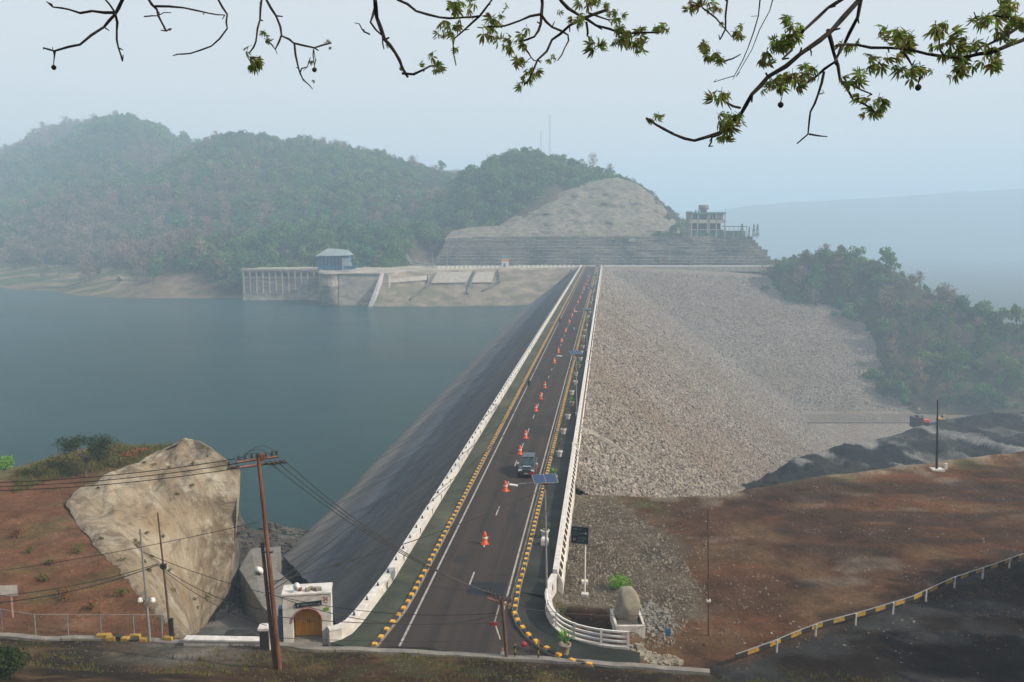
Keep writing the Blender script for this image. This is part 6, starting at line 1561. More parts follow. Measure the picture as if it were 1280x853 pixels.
def ex3(t, v):
    for s_ in (.28,): m = MB(); m.box(v * s_, (.26, .26, .14)); m.build('collar', M['cap'], t)
b_ = G(886, 795); spole('utility_pole', 'slim brown pole standing alone in the brown field', 'utility pole', b_, Q(885, 636, b_.y), .075, .04, 'pole_brown', ex3)
b_ = G(1171, 588); spole('utility_pole', 'dark pole at the far edge of the brown field on a white footing', 'utility pole', b_, Q(1172, 500, b_.y), .16, .07, 'dark_metal', None, (1.4, 1.0, .3))
b_ = G(1182, 587); m = MB(); m.box((0, 0, .3), (.3, .3, .8)); tag(m.build('marker_stone', M['white'], loc=b_), 'short white marker stone beside the dark pole at the field edge', 'marker')
b_ = G(834, 828, 0); bs_ = thing('small_sign', 'small blue sign on a thin yellow post by the rubble', 'sign', (b_.x, b_.y, b_.z)); H_ = (Q(834, 790, b_.y) - b_).z
m = MB(); m.tube([(0, 0, -.3), (0, 0, H_)], .03, 6); m.build('post', M['yellow_dull'], bs_); m = MB(); m.box((0, -.03, H_), (.34, .04, .5)); m.build('board', M['blue'], bs_)
b_ = G(16, 772); ls = thing('notice_sign', 'white notice board on a pink and white post at the far left', 'sign', b_, R(3)); H_ = (Q(13, 738, b_.y) - b_).z
m = MB(); m.tube([(.0, 0, -.3), (0, 0, H_)], .07, 6); m.build('post', M['pink'], ls); m = MB(); m.box((-.1, -.06, H_), (1.15, .05, .72)); q_ = m.build('board', M['sign_white'], ls)
m = MB(); m.box((-.1, -.05, H_), (1.21, .045, .78)); m.build('frame', M['pole_grey'], ls)
# wires
def wire(label, a, b, sag, r=.02):
    a, b = Vector(a), Vector(b); n = 28; m = MB(); o0 = a; r = r * 1.35
    pts = [(a.lerp(b, k / n) - Vector((0, 0, 4 * sag * (k / n) * (1 - k / n)))) - o0 for k in range(n + 1)]; m.tube(pts, r, 4, False)
    tag(m.build('wire', M['cable'], loc=o0, fix=False), label, 'power line')
T = Vector(base) + toff; T2 = Vector(base2) + t2_
for k, (dz_, lb) in enumerate(((-.1, 'uppermost'), (-.35, 'middle'), (-.6, 'lowest'))):
    wire('%s of the three wires running left from the crossarm of the tall rusty pole' % lb, T + Vector((-1.2 + k * .15, -.3, dz_ + .1)), Q(-60, 604 + k * 5, 50), .35, .018)
    wire('%s of the three wires sagging from the tall rusty pole to the short dark pole' % {'uppermost': 'outermost', 'middle': 'central', 'lowest': 'innermost'}[lb], T + Vector((1.3 - k * .35, .3, -.2 - k * .12)), T2 + ad2 * (-.9 + k * .35) + Vector((0, 0, .15)), .9, .018)
S1 = Q(197, 705, 54); 
wire('thin upper wire from the tall rusty pole leftwards across the tan rock face', Q(322, 653, 47.6), Q(-60, 722, 52), .25, .013)
wire('upper of two dark wires from the left edge to the slender rusty pole', Q(-60, 748, 50), S1, .5, .018); wire('lower of two dark wires from the left edge to the slender rusty pole', Q(-60, 757, 50), S1 + Vector((0, 0, -.08)), .6, .022)
wire('upper wire from the slender rusty pole to the tall rusty pole', S1, Q(328, 762, 47.6), .5, .018); wire('lower wire from the slender rusty pole to the tall rusty pole', S1 + Vector((0, 0, -.1)), Q(333, 782, 47.6), .5, .016)
wire('low wire from the tall rusty pole to the red box of the short pole', Q(335, 770, 47.6), T2 + Vector((0, 0, -1.5)), .3, .018)
wire('second low wire from the tall rusty pole across the road mouth', Q(332, 740, 47.6), T2 + Vector((0, 0, -1.0)), 1.2, .018)
wire('lowest wire crossing the road mouth just above the bank', Q(340, 797, 47.6), T2 + Vector((0, 0, -2.7)), .15, .014)
wire('wire running right from the short dark pole to the slim brown pole', T2 + Vector((0, 0, -.4)), Q(886, 764, G(886, 795).y), .5, .012)
wire('wire running up from the portal to the top left of the upstream slope', ga.matrix_basis @ Vector((.9, .3, Hg)), D(121.3, -3.98, 8.5), 1.2, .025)
wire('long wire over the upstream slope from the tall rusty pole to the second street lamp', Q(331, 745, 47.6), D(121.3, -3.98, 8.6), 1.0, .025)
wire('long wire over the upstream slope from the tall rusty pole to the near street lamp', Q(331, 730, 47.6), D(60.2, -3.98, 8.4), .5, .022)
wire('wire above the upstream slope ending at the third street lamp', Q(333, 738, 47.6), D(183, -3.98, 8.4), 2.0, .03)
wire('wire from the portal roof along the foot of the upstream slope', ga.matrix_basis @ Vector((-.6, .3, Hg)), D(121.3, -3.98, 8.1), 1.6, .022)
wire('slack wire from the short dark pole to the near street lamp', T2 + Vector((.1, .1, -.3)), D(60.2, -3.98, 6.9), .6, .014)
wire('wire from the short dark pole sagging left towards the lamp pole with two lamps', T2 + Vector((-.1, 0, -.9)), Q(178, 690, 53.6), 1.5, .016)
# worn repairs on the road
for u0_, v0_, du_, dv_ in ((77, -8.9, 2.2, 1.1), (96, -11.8, 3.0, .9), (118, -8.2, 5, 1.0), (150, -11.6, 6, 1.1), (66.5, -11.9, 1.6, .8)):
    paint('tar_patch', v0_, v0_ + dv_, u0_, u0_ + du_, .005, 'patch2', par=road)
# ---- chain link fence
fn = thing('wire_fence', 'grey wire mesh fence along the near edge of the left plateau', 'fence', (-28, 55.6, -.3))
org = fn.location.copy(); px_ = [-20, 3, 45, 86, 127, 168, 203, 226]
tops = []
for px in px_:
    p = G(px, 797 if px > 20 else 790); m = MB(); p = Vector((p.x, p.y, p.z)); m.tube([p - org + Vector((0, 0, -.3)), p - org + Vector((0, 0, 1.62))], .035, 6); m.build('post', M['pole_grey'], fn); tops.append(p - org)
m = MB(); m.tube([p + Vector((0, 0, 1.6)) for p in tops], .02, 4); m.build('top_rail', M['pole_grey'], fn)
m = MB()
for a, b in zip(tops[:-1], tops[1:]):
    L = (b - a).length; n = int(L / .16)
    for k in range(n):
        for sgn in (1, -1):
            s0 = a.lerp(b, k / n); e_ = a.lerp(b, min(1, max(0, k / n + sgn * 1.5 / L))); m.add([s0 + Vector((0, 0, .05)), s0 + Vector((.006, 0, .05)), e_ + Vector((.006, 0, 1.58)), e_ + Vector((0, 0, 1.58))], [(0, 1, 2, 3)])
m.build('mesh', M['pole_grey'], fn, fix=False)
# kerb fragments yellow and black on the left bank
for i, (px, py, w_, mt, lb) in enumerate(((130, 800, .9, 'yellow_dull', 'chipped yellow kerb stone at the left end of the broken row'), (139, 803, .6, 'yellow_dull', 'yellow kerb stone leaning on the leftmost one'), (148, 802, .7, 'black', 'black kerb stone between yellow ones left of the lamp pole'), (157, 804, .5, 'yellow_dull', 'short yellow kerb stone in the middle of the broken row'), (169, 801, .7, 'yellow_dull', 'tall yellow kerb stone behind the black one'), (168, 806, .5, 'black', 'black kerb stone in front of the tall yellow one'), (180, 805, .5, 'yellow_dull', 'yellow kerb stone at the foot of the pale lamp pole'), (211, 803, .6, 'yellow_dull', 'yellow kerb stone beside the slender rusty pole'))):
    p = P(px, py, .05); m = MB(); m.box((0, 0, .2), (w_, .35, .42), random.uniform(-.15, .15)); o = bevel(m.build('kerb_stone', M[mt], loc=p), .03); tag(o, lb, 'kerb stone')
# ---- right guard rail
gr = thing('guard_rail', 'yellow and black striped guard rail with white posts climbing the right bank', 'guard rail', P(990, 800, -1))
org = gr.location.copy(); gpts = [P(x, y, -.2) for x, y in ((920, 820), (965, 803), (1000, 789), (1026, 780), (1084, 763), (1139, 746), (1192, 724), (1245, 704), (1300, 684), (1340, 670))]
for p in gpts: p.z = gz_at(p.x, p.y) + .62
gpts = [p - org for p in gpts]; run = resample(gpts, 1.05)
for i in range(len(run) - 1):
    a, b = run[i], run[i + 1]
    if 12 <= i <= 13 and False: continue
    for dz_ in ((.0, .15) if True else (0,)):
        m = MB(); m.sweep([a + Vector((0, 0, dz_ - .07)), b + Vector((0, 0, dz_ - .07))], [(-.03, 0), (-.07, .05), (-.03, .12), (.03, .12), (.03, 0)]); m.build('rail_stripe', M['yellow_dull'] if i % 2 else M['black'], gr)
m = MB(); m.sweep([p + Vector((0, 0, .24)) for p in gpts], [(-.03, 0), (-.03, .03), (.04, .03), (.04, 0)]); m.build('top_edge', M['pole_grey'], gr)
for p in resample(gpts, 3.9)[1:]:
    m = MB(); m.box((p.x - .05, p.y - .1, p.z - .25), (.11, .11, 1.0)); bevel(m.build('post', M['cap'], gr), .02)
# barrier posts by the road mouth
for px, py, hh, mt, lb in ((644, 824, .95, 'yellow_dull', 'short yellow post beside the foot of the short dark pole'), (673, 826, 1.35, 'yellow_dull', 'yellow black barrier post inside the bend of the kerb')):
    p = P(px, py, .05); t = thing('barrier_post', lb, 'post', p); m = MB(); m.tube([(0, 0, 0), (0, 0, hh)], .06, 6); m.build('post', M[mt], t)
    for k in range(2): m = MB(); m.tube([(0, 0, .25 + k * .45), (0, 0, .45 + k * .45)], .066, 6); m.build('black_band', M['black'], t)
p = P(628, 822, .0); t = thing('traffic_cone', 'small faded red and white cone at the foot of the short dark pole', 'traffic cone', p); m = MB(); m.lathe((0, 0, 0), [(.2, 0), (.2, .04), (.14, .06), (.04, .62)], 10); m.build('cone_body', M['pink'], t); m = MB(); m.lathe((0, 0, 0), [(.115, .2), (.12, .21), (.085, .4), (.08, .41)], 10); m.build('band', M['refl'], t)
p = P(655, 808, .2); m = MB(); m.lathe((0, 0, 0), [(.12, 0), (.2, .08), (.2, .2), (.1, .28)], 10); tag(m.build('red_float', M['red'], loc=p), 'small red ball lying on the kerb by the road mouth', 'ball')
# ---- excavators on the heap
def on_heap(px, py):
    best = None
    X_, Y_, Z_ = [q_.ravel() for q_ in HEAP]
    xx = 640 + FP * X_ / (Y_ * math.cos(TH) + (CH - Z_) * math.sin(TH)); yy = 426.5 - FP * (-Y_ * math.sin(TH) + (Z_ - CH) * math.cos(TH)) / (Y_ * math.cos(TH) + (CH - Z_) * math.sin(TH))
    i = np.argmin((xx - px) ** 2 + (yy - py) ** 2); return Vector((X_[i], Y_[i], Z_[i]))
def digger(label, loc, rz, col_, s=1.0):
    t = thing('excavator', label, 'excavator', loc, rz)
    for sx in (-1, 1): m = MB(); m.prism_y([(-1.5, .1), (1.5, .1), (1.8, .45), (1.5, .8), (-1.5, .8), (-1.8, .45)], sx * 1.0 - .25, sx * 1.0 + .25); m.build('track', M['tyre'], t)
    m = MB(); m.box((-.3, 0, 1.35), (3.0, 2.2, 1.0)); bevel(m.build('body', col_, t), .08)
    m = MB(); m.box((.7, -.6, 2.2), (1.2, .9, 1.5), taper=.88); bevel(m.build('cab', M['glass_dark'], t), .05)
    m = MB(); m.tube([(1.0, .3, 1.6), (2.8, .3, 3.3), (4.3, .3, 2.6)], [.22, .2, .14], 6); m.build('boom', col_, t); m = MB(); m.tube([(4.3, .3, 2.7), (4.6, .3, .9)], .13, 6); m.build('stick', col_, t)
    m = MB(); m.prism_y([(4.3, .2), (4.9, .3), (4.9, 1.0), (4.5, 1.0)], 0, .7); m.build('bucket', M['dark_metal'], t); t.scale = (s,) * 3
digger('orange excavator on the upper rim of the dark spoil heap', on_heap(1097, 551), R(170), M['orange'], .85)
tk = thing('tank', 'dark square tank standing at the upper rim of the spoil heap', 'tank', on_heap(1077, 552)); m = MB(); m.box((0, 0, 1.4), (3.2, 2.6, 3.2)); bevel(m.build('body', M['dark_metal'], tk), .15); m = MB(); m.lathe((0, 0, 3.0), [(.6, 0), (.6, .4), (.3, .5)], 10); m.build('hatch', M['dark_metal'], tk)
digger('yellow excavator half hidden in a hollow of the spoil heap', on_heap(1117, 562), R(10), M['yellow'], .6)
# ---- left plateau vegetation
def smalltree(label, loc, H_, rad, seed, mat='leaf_near'):
    t = thing('tree', label, 'tree', loc); rn = random.Random(seed); m = MB()
    m.tube([(0, 0, -.3), (.1, 0, H_ * .3), (.15, .1, H_ * .5)], [.16, .12, .09], 6); tips = []
    for k in range(11):
        an = rn.uniform(0, 6.28); q_ = Vector((math.cos(an) * rad * rn.uniform(.4, 1), math.sin(an) * rad * rn.uniform(.4, 1), H_ * rn.uniform(.6, 1))); m.tube([(.12, .05, H_ * rn.uniform(.3, .5)), q_ * .55 + Vector((0, 0, H_ * .2)), q_], [.07, .04, .015], 4, False); tips.append(q_)
    m.build('trunk', M['bark'], t, fix=False); m = MB(); pts = []
    for i in range(3000): c = rn.choice(tips); pts.append(c + Vector((rn.gauss(0, .5), rn.gauss(0, .5), rn.gauss(0, .3))))
    leaf_quads(m, pts, .22, rn, .6); m.build('crown', M[mat], t, fix=False)
smalltree('feathery dark green tree at the lake edge of the left plateau', G(107, 597), 4.4, 2.5, 3, 'leaf_dark')
SH = [(22, 672, .6, .9, 'leaf_red', 'rusty red shrub on a thin stem in the upper left of the plateau'), (37, 692, .55, .6, 'leaf_near', 'small green shrub right below the rusty red one'), (98, 692, .7, .7, 'leaf_near', 'olive shrub in the middle of the brown plateau'), (55, 725, .5, .4, 'leaf_near', 'withered low shrub in the centre left of the plateau'),
      (80, 750, .75, .95, 'leaf_red', 'yellow orange shrub near the fence on the left'), (153, 745, .65, .8, 'leaf_near', 'green shrub near the edge of the tan rock face'), (115, 762, .65, .6, 'leaf_red', 'orange topped low shrub between two larger shrubs by the fence'), (60, 706, .4, .3, 'leaf_near', 'tiny dry shrub between the olive and withered shrubs'), (255, 752, .7, .9, 'leaf_near', 'small yellow green shrub rooted at the foot of the rock face')]
for px, py, r, h, mt, lb in SH:
    loc = G(px, py) if px < 250 else P(px, py, -10.6)
    shrub(lb, loc, r, h, 200, .17, mt)
shrub('dense dark bush filling the bottom left corner', G(8, 852, 1) + Vector((-.5, 0, 0)), 1.9, 1.7, 8000, .15, 'leaf_dark')
shrub('yellow green bush at the lake edge on the far left', G(4, 590), 1.6, 1.8, 700, .28, 'leaf_lime')
# belt of low bushes and grass along the lake edge
def tuft_mesh(seed, n, h, w_, mat, nm):
    rn = random.Random(seed); m = MB()
    for i in range(n):
        a = rn.uniform(0, 6.28); r = rn.uniform(0, w_); b = Vector((math.cos(a) * r, math.sin(a) * r, 0)); tp = b + Vector((rn.gauss(0, .25) * h, rn.gauss(0, .25) * h, h * rn.uniform(.6, 1.1))); s_ = Vector((-math.sin(a), math.cos(a), 0)) * .03
        m.add([b - s_, b + s_, tp], [(0, 1, 2)])
    return m
def grass(name, pts, h, w_, n, mat, blades=9, seed=1):
    rn = random.Random(seed); m = MB()
    for (x, y, z, s_) in pts:
        for b_ in range(blades):
            a = rn.uniform(0, 6.28); r = rn.uniform(0, w_) * s_; bx0 = Vector((x + math.cos(a) * r, y + math.sin(a) * r, z - .04)); tp = bx0 + Vector((rn.gauss(0, .3) * h * s_, rn.gauss(0, .3) * h * s_, h * s_ * rn.uniform(.5, 1.1))); q_ = Vector((math.cos(a + 1.5), math.sin(a + 1.5), 0)) * .035 * s_
            m.add([bx0 - q_, bx0 + q_, tp], [(0, 1, 2)])
    o = m.build(name, M[mat], fix=False); o['kind'] = 'stuff'; return o
pts = []; rn = random.Random(9)
for k in range(1500):
    px = rn.uniform(20, 225); t_ = rn.random(); yt = np.interp(px, [20, 60, 130, 225], [588, 574, 556, 553]); p = P(px, yt + 3 + t_ * 24, -.2); pts.append((p.x, p.y, gz_at(p.x, p.y), rn.uniform(.6, 1.5)))
grass('dry_grass', pts, .6, .5, 9, 'leaf_near', 9, 2)
pts = [(x, y, z, s_) for x, y, z, s_ in pts if rn.random() < .35]
for i, (px, py, r, h, mt) in enumerate(((50, 590, 1.3, 1.0, 'leaf_near'), (65, 586, 1.5, 1.3, 'leaf_near'), (80, 582, 1.6, 1.3, 'leaf_near'), (92, 583, 1.3, 1.2, 'leaf_near'), (128, 577, 1.6, 1.5, 'leaf_near'), (142, 570, 1.7, 1.7, 'leaf_near'), (150, 582, 1.3, 1.0, 'leaf_near'), (163, 574, 1.4, 1.0, 'leaf_red'), (176, 568, 1.2, .8, 'leaf_red'), (38, 594, 1.1, .8, 'leaf_near'))):
    shrub('%s bush of the belt along the lake edge of the left plateau' % ['low dark', 'rounded dark', 'broad dark', 'narrow dark', 'bright rounded', 'tallest green', 'small green', 'reddish', 'low reddish', 'leftmost low'][i], G(px, py), r, h, 420, .26, mt)
pts = []
for k in range(2600):
    x = rn.uniform(-32, 16); ye = np.interp(x, bx, by); y = ye - rn.uniform(.3, 9) ; pts.append((x, y, gz_at(x, y), rn.uniform(.3, 1.0)))
grass('bank_grass', [p for p in pts if float(fbm(np.array([p[0] / 3]), np.array([p[1] / 3]), 501)[0]) > .48], .32, .3, 9, 'leaf_near', 7, 3)
pts = []
for k in range(2400):
    x = rn.uniform(10, 34); ye = np.interp(x, bx, by); y = rn.uniform(ye - 6, ye + 4) ; pts.append((x, y, gz_at(x, y), rn.uniform(.3, 1.1)))
grass('bank_grass', [p for p in pts if float(fbm(np.array([p[0] / 3]), np.array([p[1] / 3]), 503)[0]) > .45], .35, .3, 9, 'leaf_near', 7, 4)
# pebbles on the apron and field
pp = []; 
for k in range(42000):
    x = rn.uniform(3, 20) if rn.random() < .8 else rn.uniform(3, 60); y = rn.uniform(55, 100); u_, v_ = UV(x, y)
    if v_ < -3: continue
    if float(np.interp(y, [50, 57, 64, 74, 82, 90], [8, 11.5, 14.5, 14.5, 12, 10])) < x and rn.random() < .93: continue
    if y > float(np.interp(x, [q.x for q in rf], [q.y for q in rf])): continue
    if x < 7.3 and y < 61.6: continue
    pp.append((x, y, gz_at(x, y)))
pp = np.array(pp); s = .05 + .24 * rng.uniform(0, 1, len(pp)) ** 3; scatter('gravel', pp, np.stack([s, s * .9, s * .6], 1), rng.uniform(-3, 3, (len(pp), 3)), rng.integers(0, 6, len(pp)), mat=M['gravel'])
pp = []
for k in range(5000):
    x = rn.uniform(-34, 34); ye = float(np.interp(x, bx, by)); y = ye - rn.uniform(0, 9); pp.append((x, y, gz_at(x, y)))
pp = np.array(pp); s = .03 + .15 * rng.uniform(0, 1, len(pp)) ** 3; scatter('gravel', pp, np.stack([s, s * .9, s * .6], 1), rng.uniform(-3, 3, (len(pp), 3)), rng.integers(0, 6, len(pp)), mat=M['litter'])
# ---- overhanging tree
ot = thing('overhanging_tree', 'thin dark twigs with young palmate leaves hanging into the top of the view', 'tree', (9.0, -3.0, 24.8))
org = ot.location.copy()
BR = [ # depth, radius at start, tip radius, points
 (7.0, .022, .006, [(175, -40), (152, 2), (144, 18), (130, 34), (100, 56), (68, 64), (54, 60)]), (7.0, .012, .005, [(144, 16), (115, 14), (86, 12), (66, 9), (61, 4)]), (7.0, .010, .005, [(144, 18), (146, 38), (148, 60), (153, 77)]), (7.0, .007, .003, [(69, 64), (67, 80)]), (7.0, .008, .004, [(144, 16), (130, -2), (118, -30)]),
 (7.4, .016, .005, [(180, -30), (186, 0), (196, 12), (202, 28), (208, 39), (214, 36)]), (7.4, .010, .004, [(194, 8), (230, 10), (262, 17), (281, 19)]), (7.4, .006, .003, [(180, 21), (197, 20), (214, 16)]),
 (7.4, .012, .005, [(268, -30), (273, 0), (284, 18), (284, 36), (264, 58), (238, 67), (222, 68)]),
 (7.2, .014, .006, [(328, -40), (327, 0), (325, 25), (320, 52), (312, 66)]), (7.2, .014, .006, [(322, -40), (333, 0), (345, 20), (352, 45), (367, 54), (393, 60), (414, 54)]), (7.2, .009, .004, [(368, 55), (373, 85), (378, 98), (386, 106)]), (7.2, .008, .004, [(352, 44), (344, 62), (336, 52)]), (7.2, .006, .003, [(375, 92), (384, 84), (388, 72)]), (7.2, .006, .003, [(392, 62), (393, 82)]),
 (6.4, .022, .008, [(462, -50), (469, 2), (471, 22), (481, 50), (494, 66), (503, 85), (510, 97)]), (6.4, .010, .005, [(503, 92), (530, 87), (546, 82)]), (6.4, .010, .004, [(468, 12), (463, 28), (478, 45), (480, 62)]), (6.4, .006, .003, [(462, 43), (452, 36), (449, 30)]),
 (6.8, .014, .006, [(480, -30), (497, 0), (520, 14), (550, 22), (580, 22), (600, 20), (612, 4), (640, -30)]), (6.8, .009, .004, [(600, 20), (580, 38), (566, 50), (570, 82)]),
 (6.6, .020, .006, [(676, -40), (678, 5), (676, 30), (668, 46), (650, 52)]), (6.6, .010, .004, [(676, 18), (650, 26), (625, 34), (602, 35)]), (6.6, .010, .004, [(676, 18), (690, 34), (710, 44), (706, 60), (697, 76)]), (6.6, .012, .005, [(760, 12), (712, 32), (690, 50), (672, 75), (660, 102), (655, 107)]), (6.6, .007, .003, [(656, 60), (664, 72), (672, 76)]),
 (6.2, .020, .006, [(670, -50), (702, 2), (722, 18), (745, 32), (780, 43), (822, 41)]), (6.2, .008, .004, [(733, 28), (734, 45), (742, 52)]), (6.2, .007, .003, [(735, 16), (760, 25), (772, 24)]),
 (6.0, .010, .004, [(870, -20), (878, 10), (908, 38)]), (6.0, .012, .004, [(912, -30), (909, 2), (907, 36), (900, 50)]), (6.0, .007, .002, [(955, -20), (948, 20), (935, 60), (918, 95), (892, 103)]), (6.0, .006, .002, [(970, -15), (962, 14), (940, 62), (920, 96)]), (6.0, .006, .003, [(907, 76), (926, 68)]),
 (5.6, .019, .007, [(1110, -60), (1074, 0), (1040, 38), (1000, 68), (960, 96), (940, 118), (925, 145), (905, 164), (868, 176), (842, 168), (820, 156), (808, 148)]), (5.6, .018, .006, [(1100, -40), (1055, -2), (1035, 10), (1005, 38), (995, 52), (978, 74)]), (5.6, .008, .004, [(925, 135), (908, 128), (900, 122)]), (5.6, .008, .004, [(905, 164), (890, 172), (886, 183)]),
 (5.8, .016, .006, [(1085, -30), (1072, 22), (1055, 56), (1043, 78), (1020, 96), (1006, 106)]), (5.8, .014, .005, [(1035, 38), (1042, 66), (1050, 100), (1066, 124), (1092, 138)]), (5.8, .009, .004, [(1030, 90), (1022, 120), (1013, 140), (1010, 168), (996, 180)]), (5.8, .007, .003, [(1012, 168), (1034, 171)]), (5.8, .008, .004, [(1052, 102), (1075, 112), (1090, 118)]), (5.8, .007, .003, [(1012, 60), (1014, 70)]),
 (5.4, .018, .006, [(1330, 10), (1280, 50), (1240, 66), (1205, 72), (1160, 68), (1110, 60), (1070, 56), (1045, 57)]), (5.4, .012, .005, [(1290, 20), (1262, 42), (1235, 56), (1220, 66)]), (5.4, .009, .004, [(1130, 66), (1140, 82)]), (5.4, .008, .004, [(1262, 22), (1240, 20), (1222, 26)]), (5.4, .007, .003, [(1180, 70), (1174, 56), (1170, 42)]), (5.4, .005, .003, [(1148, 84), (1148, 104)]),
]
LF = [(312, 72, 1.0, 6.9, 3), (334, 44, .7, 7.2, 2), (408, 52, .5, 7.2, 1), (414, 60, .4, 7.2, 1), (388, 76, .5, 7.2, 1), (393, 101, .5, 7.2, 1), (255, 17, .35, 7.4, 1), (206, 36, .25, 7.4, 1), (54, 60, .3, 7, 1),
 (545, 78, 1.0, 6.4, 3), (500, 84, .6, 6.4, 1), (486, 56, .4, 6.4, 1), (526, 80, .5, 6.4, 1), (560, 8, 1, 6.8, 4), (580, 4, 1, 6.8, 3), (562, 32, .9, 6.8, 4), (553, 44, .7, 6.8, 2), (572, 60, .7, 6.8, 1),
 (625, 18, 1, 6.6, 3), (614, 44, 1, 6.6, 3), (630, 56, .8, 6.6, 2), (648, 48, .9, 6.6, 3), (655, 80, 1, 6.6, 4), (672, 88, .8, 6.6, 2), (653, 102, .8, 6.6, 2), (690, 70, .7, 6.6, 2), (700, 14, .6, 6.2, 1), (722, 24, .8, 6.2, 2), (742, 60, .9, 6.2, 3), (735, 6, 1, 6.2, 3), (748, 2, .8, 6.2, 2), (770, 22, .9, 6.2, 3), (780, 40, 1, 6.2, 4), (800, 44, 1, 6.2, 4), (795, 60, .8, 6.2, 2), (825, 38, .8, 6.2, 3), (775, 52, .7, 6.2, 2),
 (862, 6, .7, 6, 2), (884, 10, 1, 6, 3), (886, 62, 1, 6, 4), (892, 72, .8, 6, 2), (920, 38, .8, 6, 2), (900, 28, .6, 6, 1), (990, 30, 1, 5.6, 4), (965, 58, 1, 5.6, 4), (980, 50, 1, 5.6, 3), (952, 74, .8, 5.6, 2), (1010, 90, 1.1, 5.6, 4), (995, 98, 1, 5.6, 3), (962, 108, 1, 5.6, 3), (975, 102, .9, 5.6, 3), (900, 122, .9, 5.6, 3), (912, 150, 1, 5.6, 4), (925, 145, .8, 5.6, 2), (905, 165, .8, 5.6, 3), (822, 148, .6, 5.6, 2), (1072, 98, .9, 5.8, 3), (1092, 128, 1, 5.8, 4), (1090, 140, .8, 5.8, 2), (1060, 56, .8, 5.8, 2), (1028, 116, .4, 5.8, 1),
 (1115, 45, 1.2, 5.4, 5), (1100, 78, 1.2, 5.4, 4), (1130, 92, 1, 5.4, 3), (1150, 85, .9, 5.4, 3), (1170, 32, 1, 5.4, 3), (1135, 50, 1, 5.4, 4), (1185, 60, 1.2, 5.4, 5), (1205, 80, 1.1, 5.4, 4), (1220, 52, 1.2, 5.4, 4), (1240, 70, 1, 5.4, 3), (1225, 25, 1, 5.4, 3), (1250, 12, 1.1, 5.4, 4), (1262, 40, 1.1, 5.4, 4), (1275, 20, 1.1, 5.4, 4), (1195, 92, .9, 5.4, 2), (1265, 4, 1, 5.4, 3)]
# the trunk and the limbs above the view
hubs = [Vector((-4.6, 6.2, 31.8)), Vector((-.6, 6.0, 31.8)), Vector((3.2, 5.0, 32.2)), Vector((6.0, 4.0, 32.0))]
m = MB(); m.tube([(0, 0, -2.5), (-.1, .4, 1.5), (-.4, 1.2, 4.0), (-1.0, 3.0, 6.2)], [.34, .28, .24, .18], 10); m.build('trunk', M['bark'], ot, True)
lim = [Vector((-1.0, 3.0, 6.2)) + org] + hubs[::-1]
m = MB(); m.tube([p - org for p in lim], [.17, .14, .10, .07, .04], 8); m.build('limb', M['wood_dark'], ot, True)
jr = random.Random(21)
def wob(pts):
    out = []
    for i in range(len(pts) - 1):
        a, b = pts[i], pts[i + 1]; out.append(a); L = (b - a).length
        out.append(a.lerp(b, .5) + Vector((jr.gauss(0, 1), jr.gauss(0, 1), jr.gauss(0, 1))) * L * .035)
    out.append(pts[-1]); return out
for dep, r0, r1, pts in BR:
    q = [Q(a, b, dep + .12 * math.sin(i * 1.3 + a)) for i, (a, b) in enumerate(pts)]
    if pts[0][1] < -5 or pts[0][0] > 1300:
        h_ = min(hubs, key=lambda v: (v - q[0]).length); q = [h_, h_.lerp(q[0], .5) + Vector((0, 0, .15))] + q
    elif pts[-1][1] < -5: h_ = min(hubs, key=lambda v: (v - q[-1]).length); q = q + [h_]
    q = wob([p - org for p in q]); n = len(q); m = MB(); m.tube(q, [(r0 + (r1 - r0) * (i / (n - 1)) ** .7) * (1 + .18 * (i % 2)) for i in range(n)], 6); m.build('branch', M['wood_dark'], ot, fix=False)
    for i in range(2, n, 2):
        if jr.random() < .6:
            p = q[i]; d_ = Vector((jr.gauss(0, 1), jr.gauss(0, .5), jr.gauss(0, 1))).normalized() * jr.uniform(.02, .06); m = MB(); m.tube([p, p + d_], [r1 * 1.2, r1 * .7], 4); m.build('spur', M['wood_dark'], ot, fix=False)
leafm = []
for sdd in range(5):
    rn = random.Random(sdd); m = MB(); n = rn.choice((5, 6, 7))
    for k in range(n):
        a = -1.15 + 2.3 * k / (n - 1) + rn.uniform(-.15, .15); L = .068 * (1 - .25 * abs(a) / 1.5) * rn.uniform(.85, 1.1); d_ = Vector((math.sin(a), 0, -math.cos(a))); s_ = Vector((d_.z, 0, -d_.x)); w_ = L * .145; dr_ = rn.uniform(.2, .7)
        c = [Vector((0, 0, -.008)), d_ * L * .35, d_ * L * .68, d_ * L]
        bend = [0, -.004, -.014 * dr_ * 2, -.034 * dr_ * 2]
        for i in range(4): c[i] = c[i] + Vector((0, bend[i], bend[i] * .6))
        fold = Vector((0, -.006, 0))
        m.add([c[0], c[1] + s_ * w_ * .8, c[1] + fold, c[1] - s_ * w_ * .8, c[2] + s_ * w_, c[2] + fold, c[2] - s_ * w_, c[3]], [(0, 1, 2), (0, 2, 3), (1, 4, 5, 2), (2, 5, 6, 3), (4, 7, 5), (5, 7, 6)])
    m.tube([(0, 0, .03), (0, 0, -.008)], .0022, 3)
    v0_ = list(m.v); f0_ = list(m.f)
    for q_ in range(1 + sdd % 2):
        e_ = Euler((rn.uniform(-1.2, 1.2), rn.uniform(-1.2, 1.2), rn.uniform(0, 6.28))).to_matrix(); of_ = Vector((rn.gauss(0, .03), rn.gauss(0, .03), rn.gauss(0, .022))); m.add([e_ @ Vector(p_) * .9 + of_ for p_ in v0_], f0_)
    leafm.append(m.mesh('leaf', M['leaf_branch']))
cntl = 0; extra = MB(); more_l = []
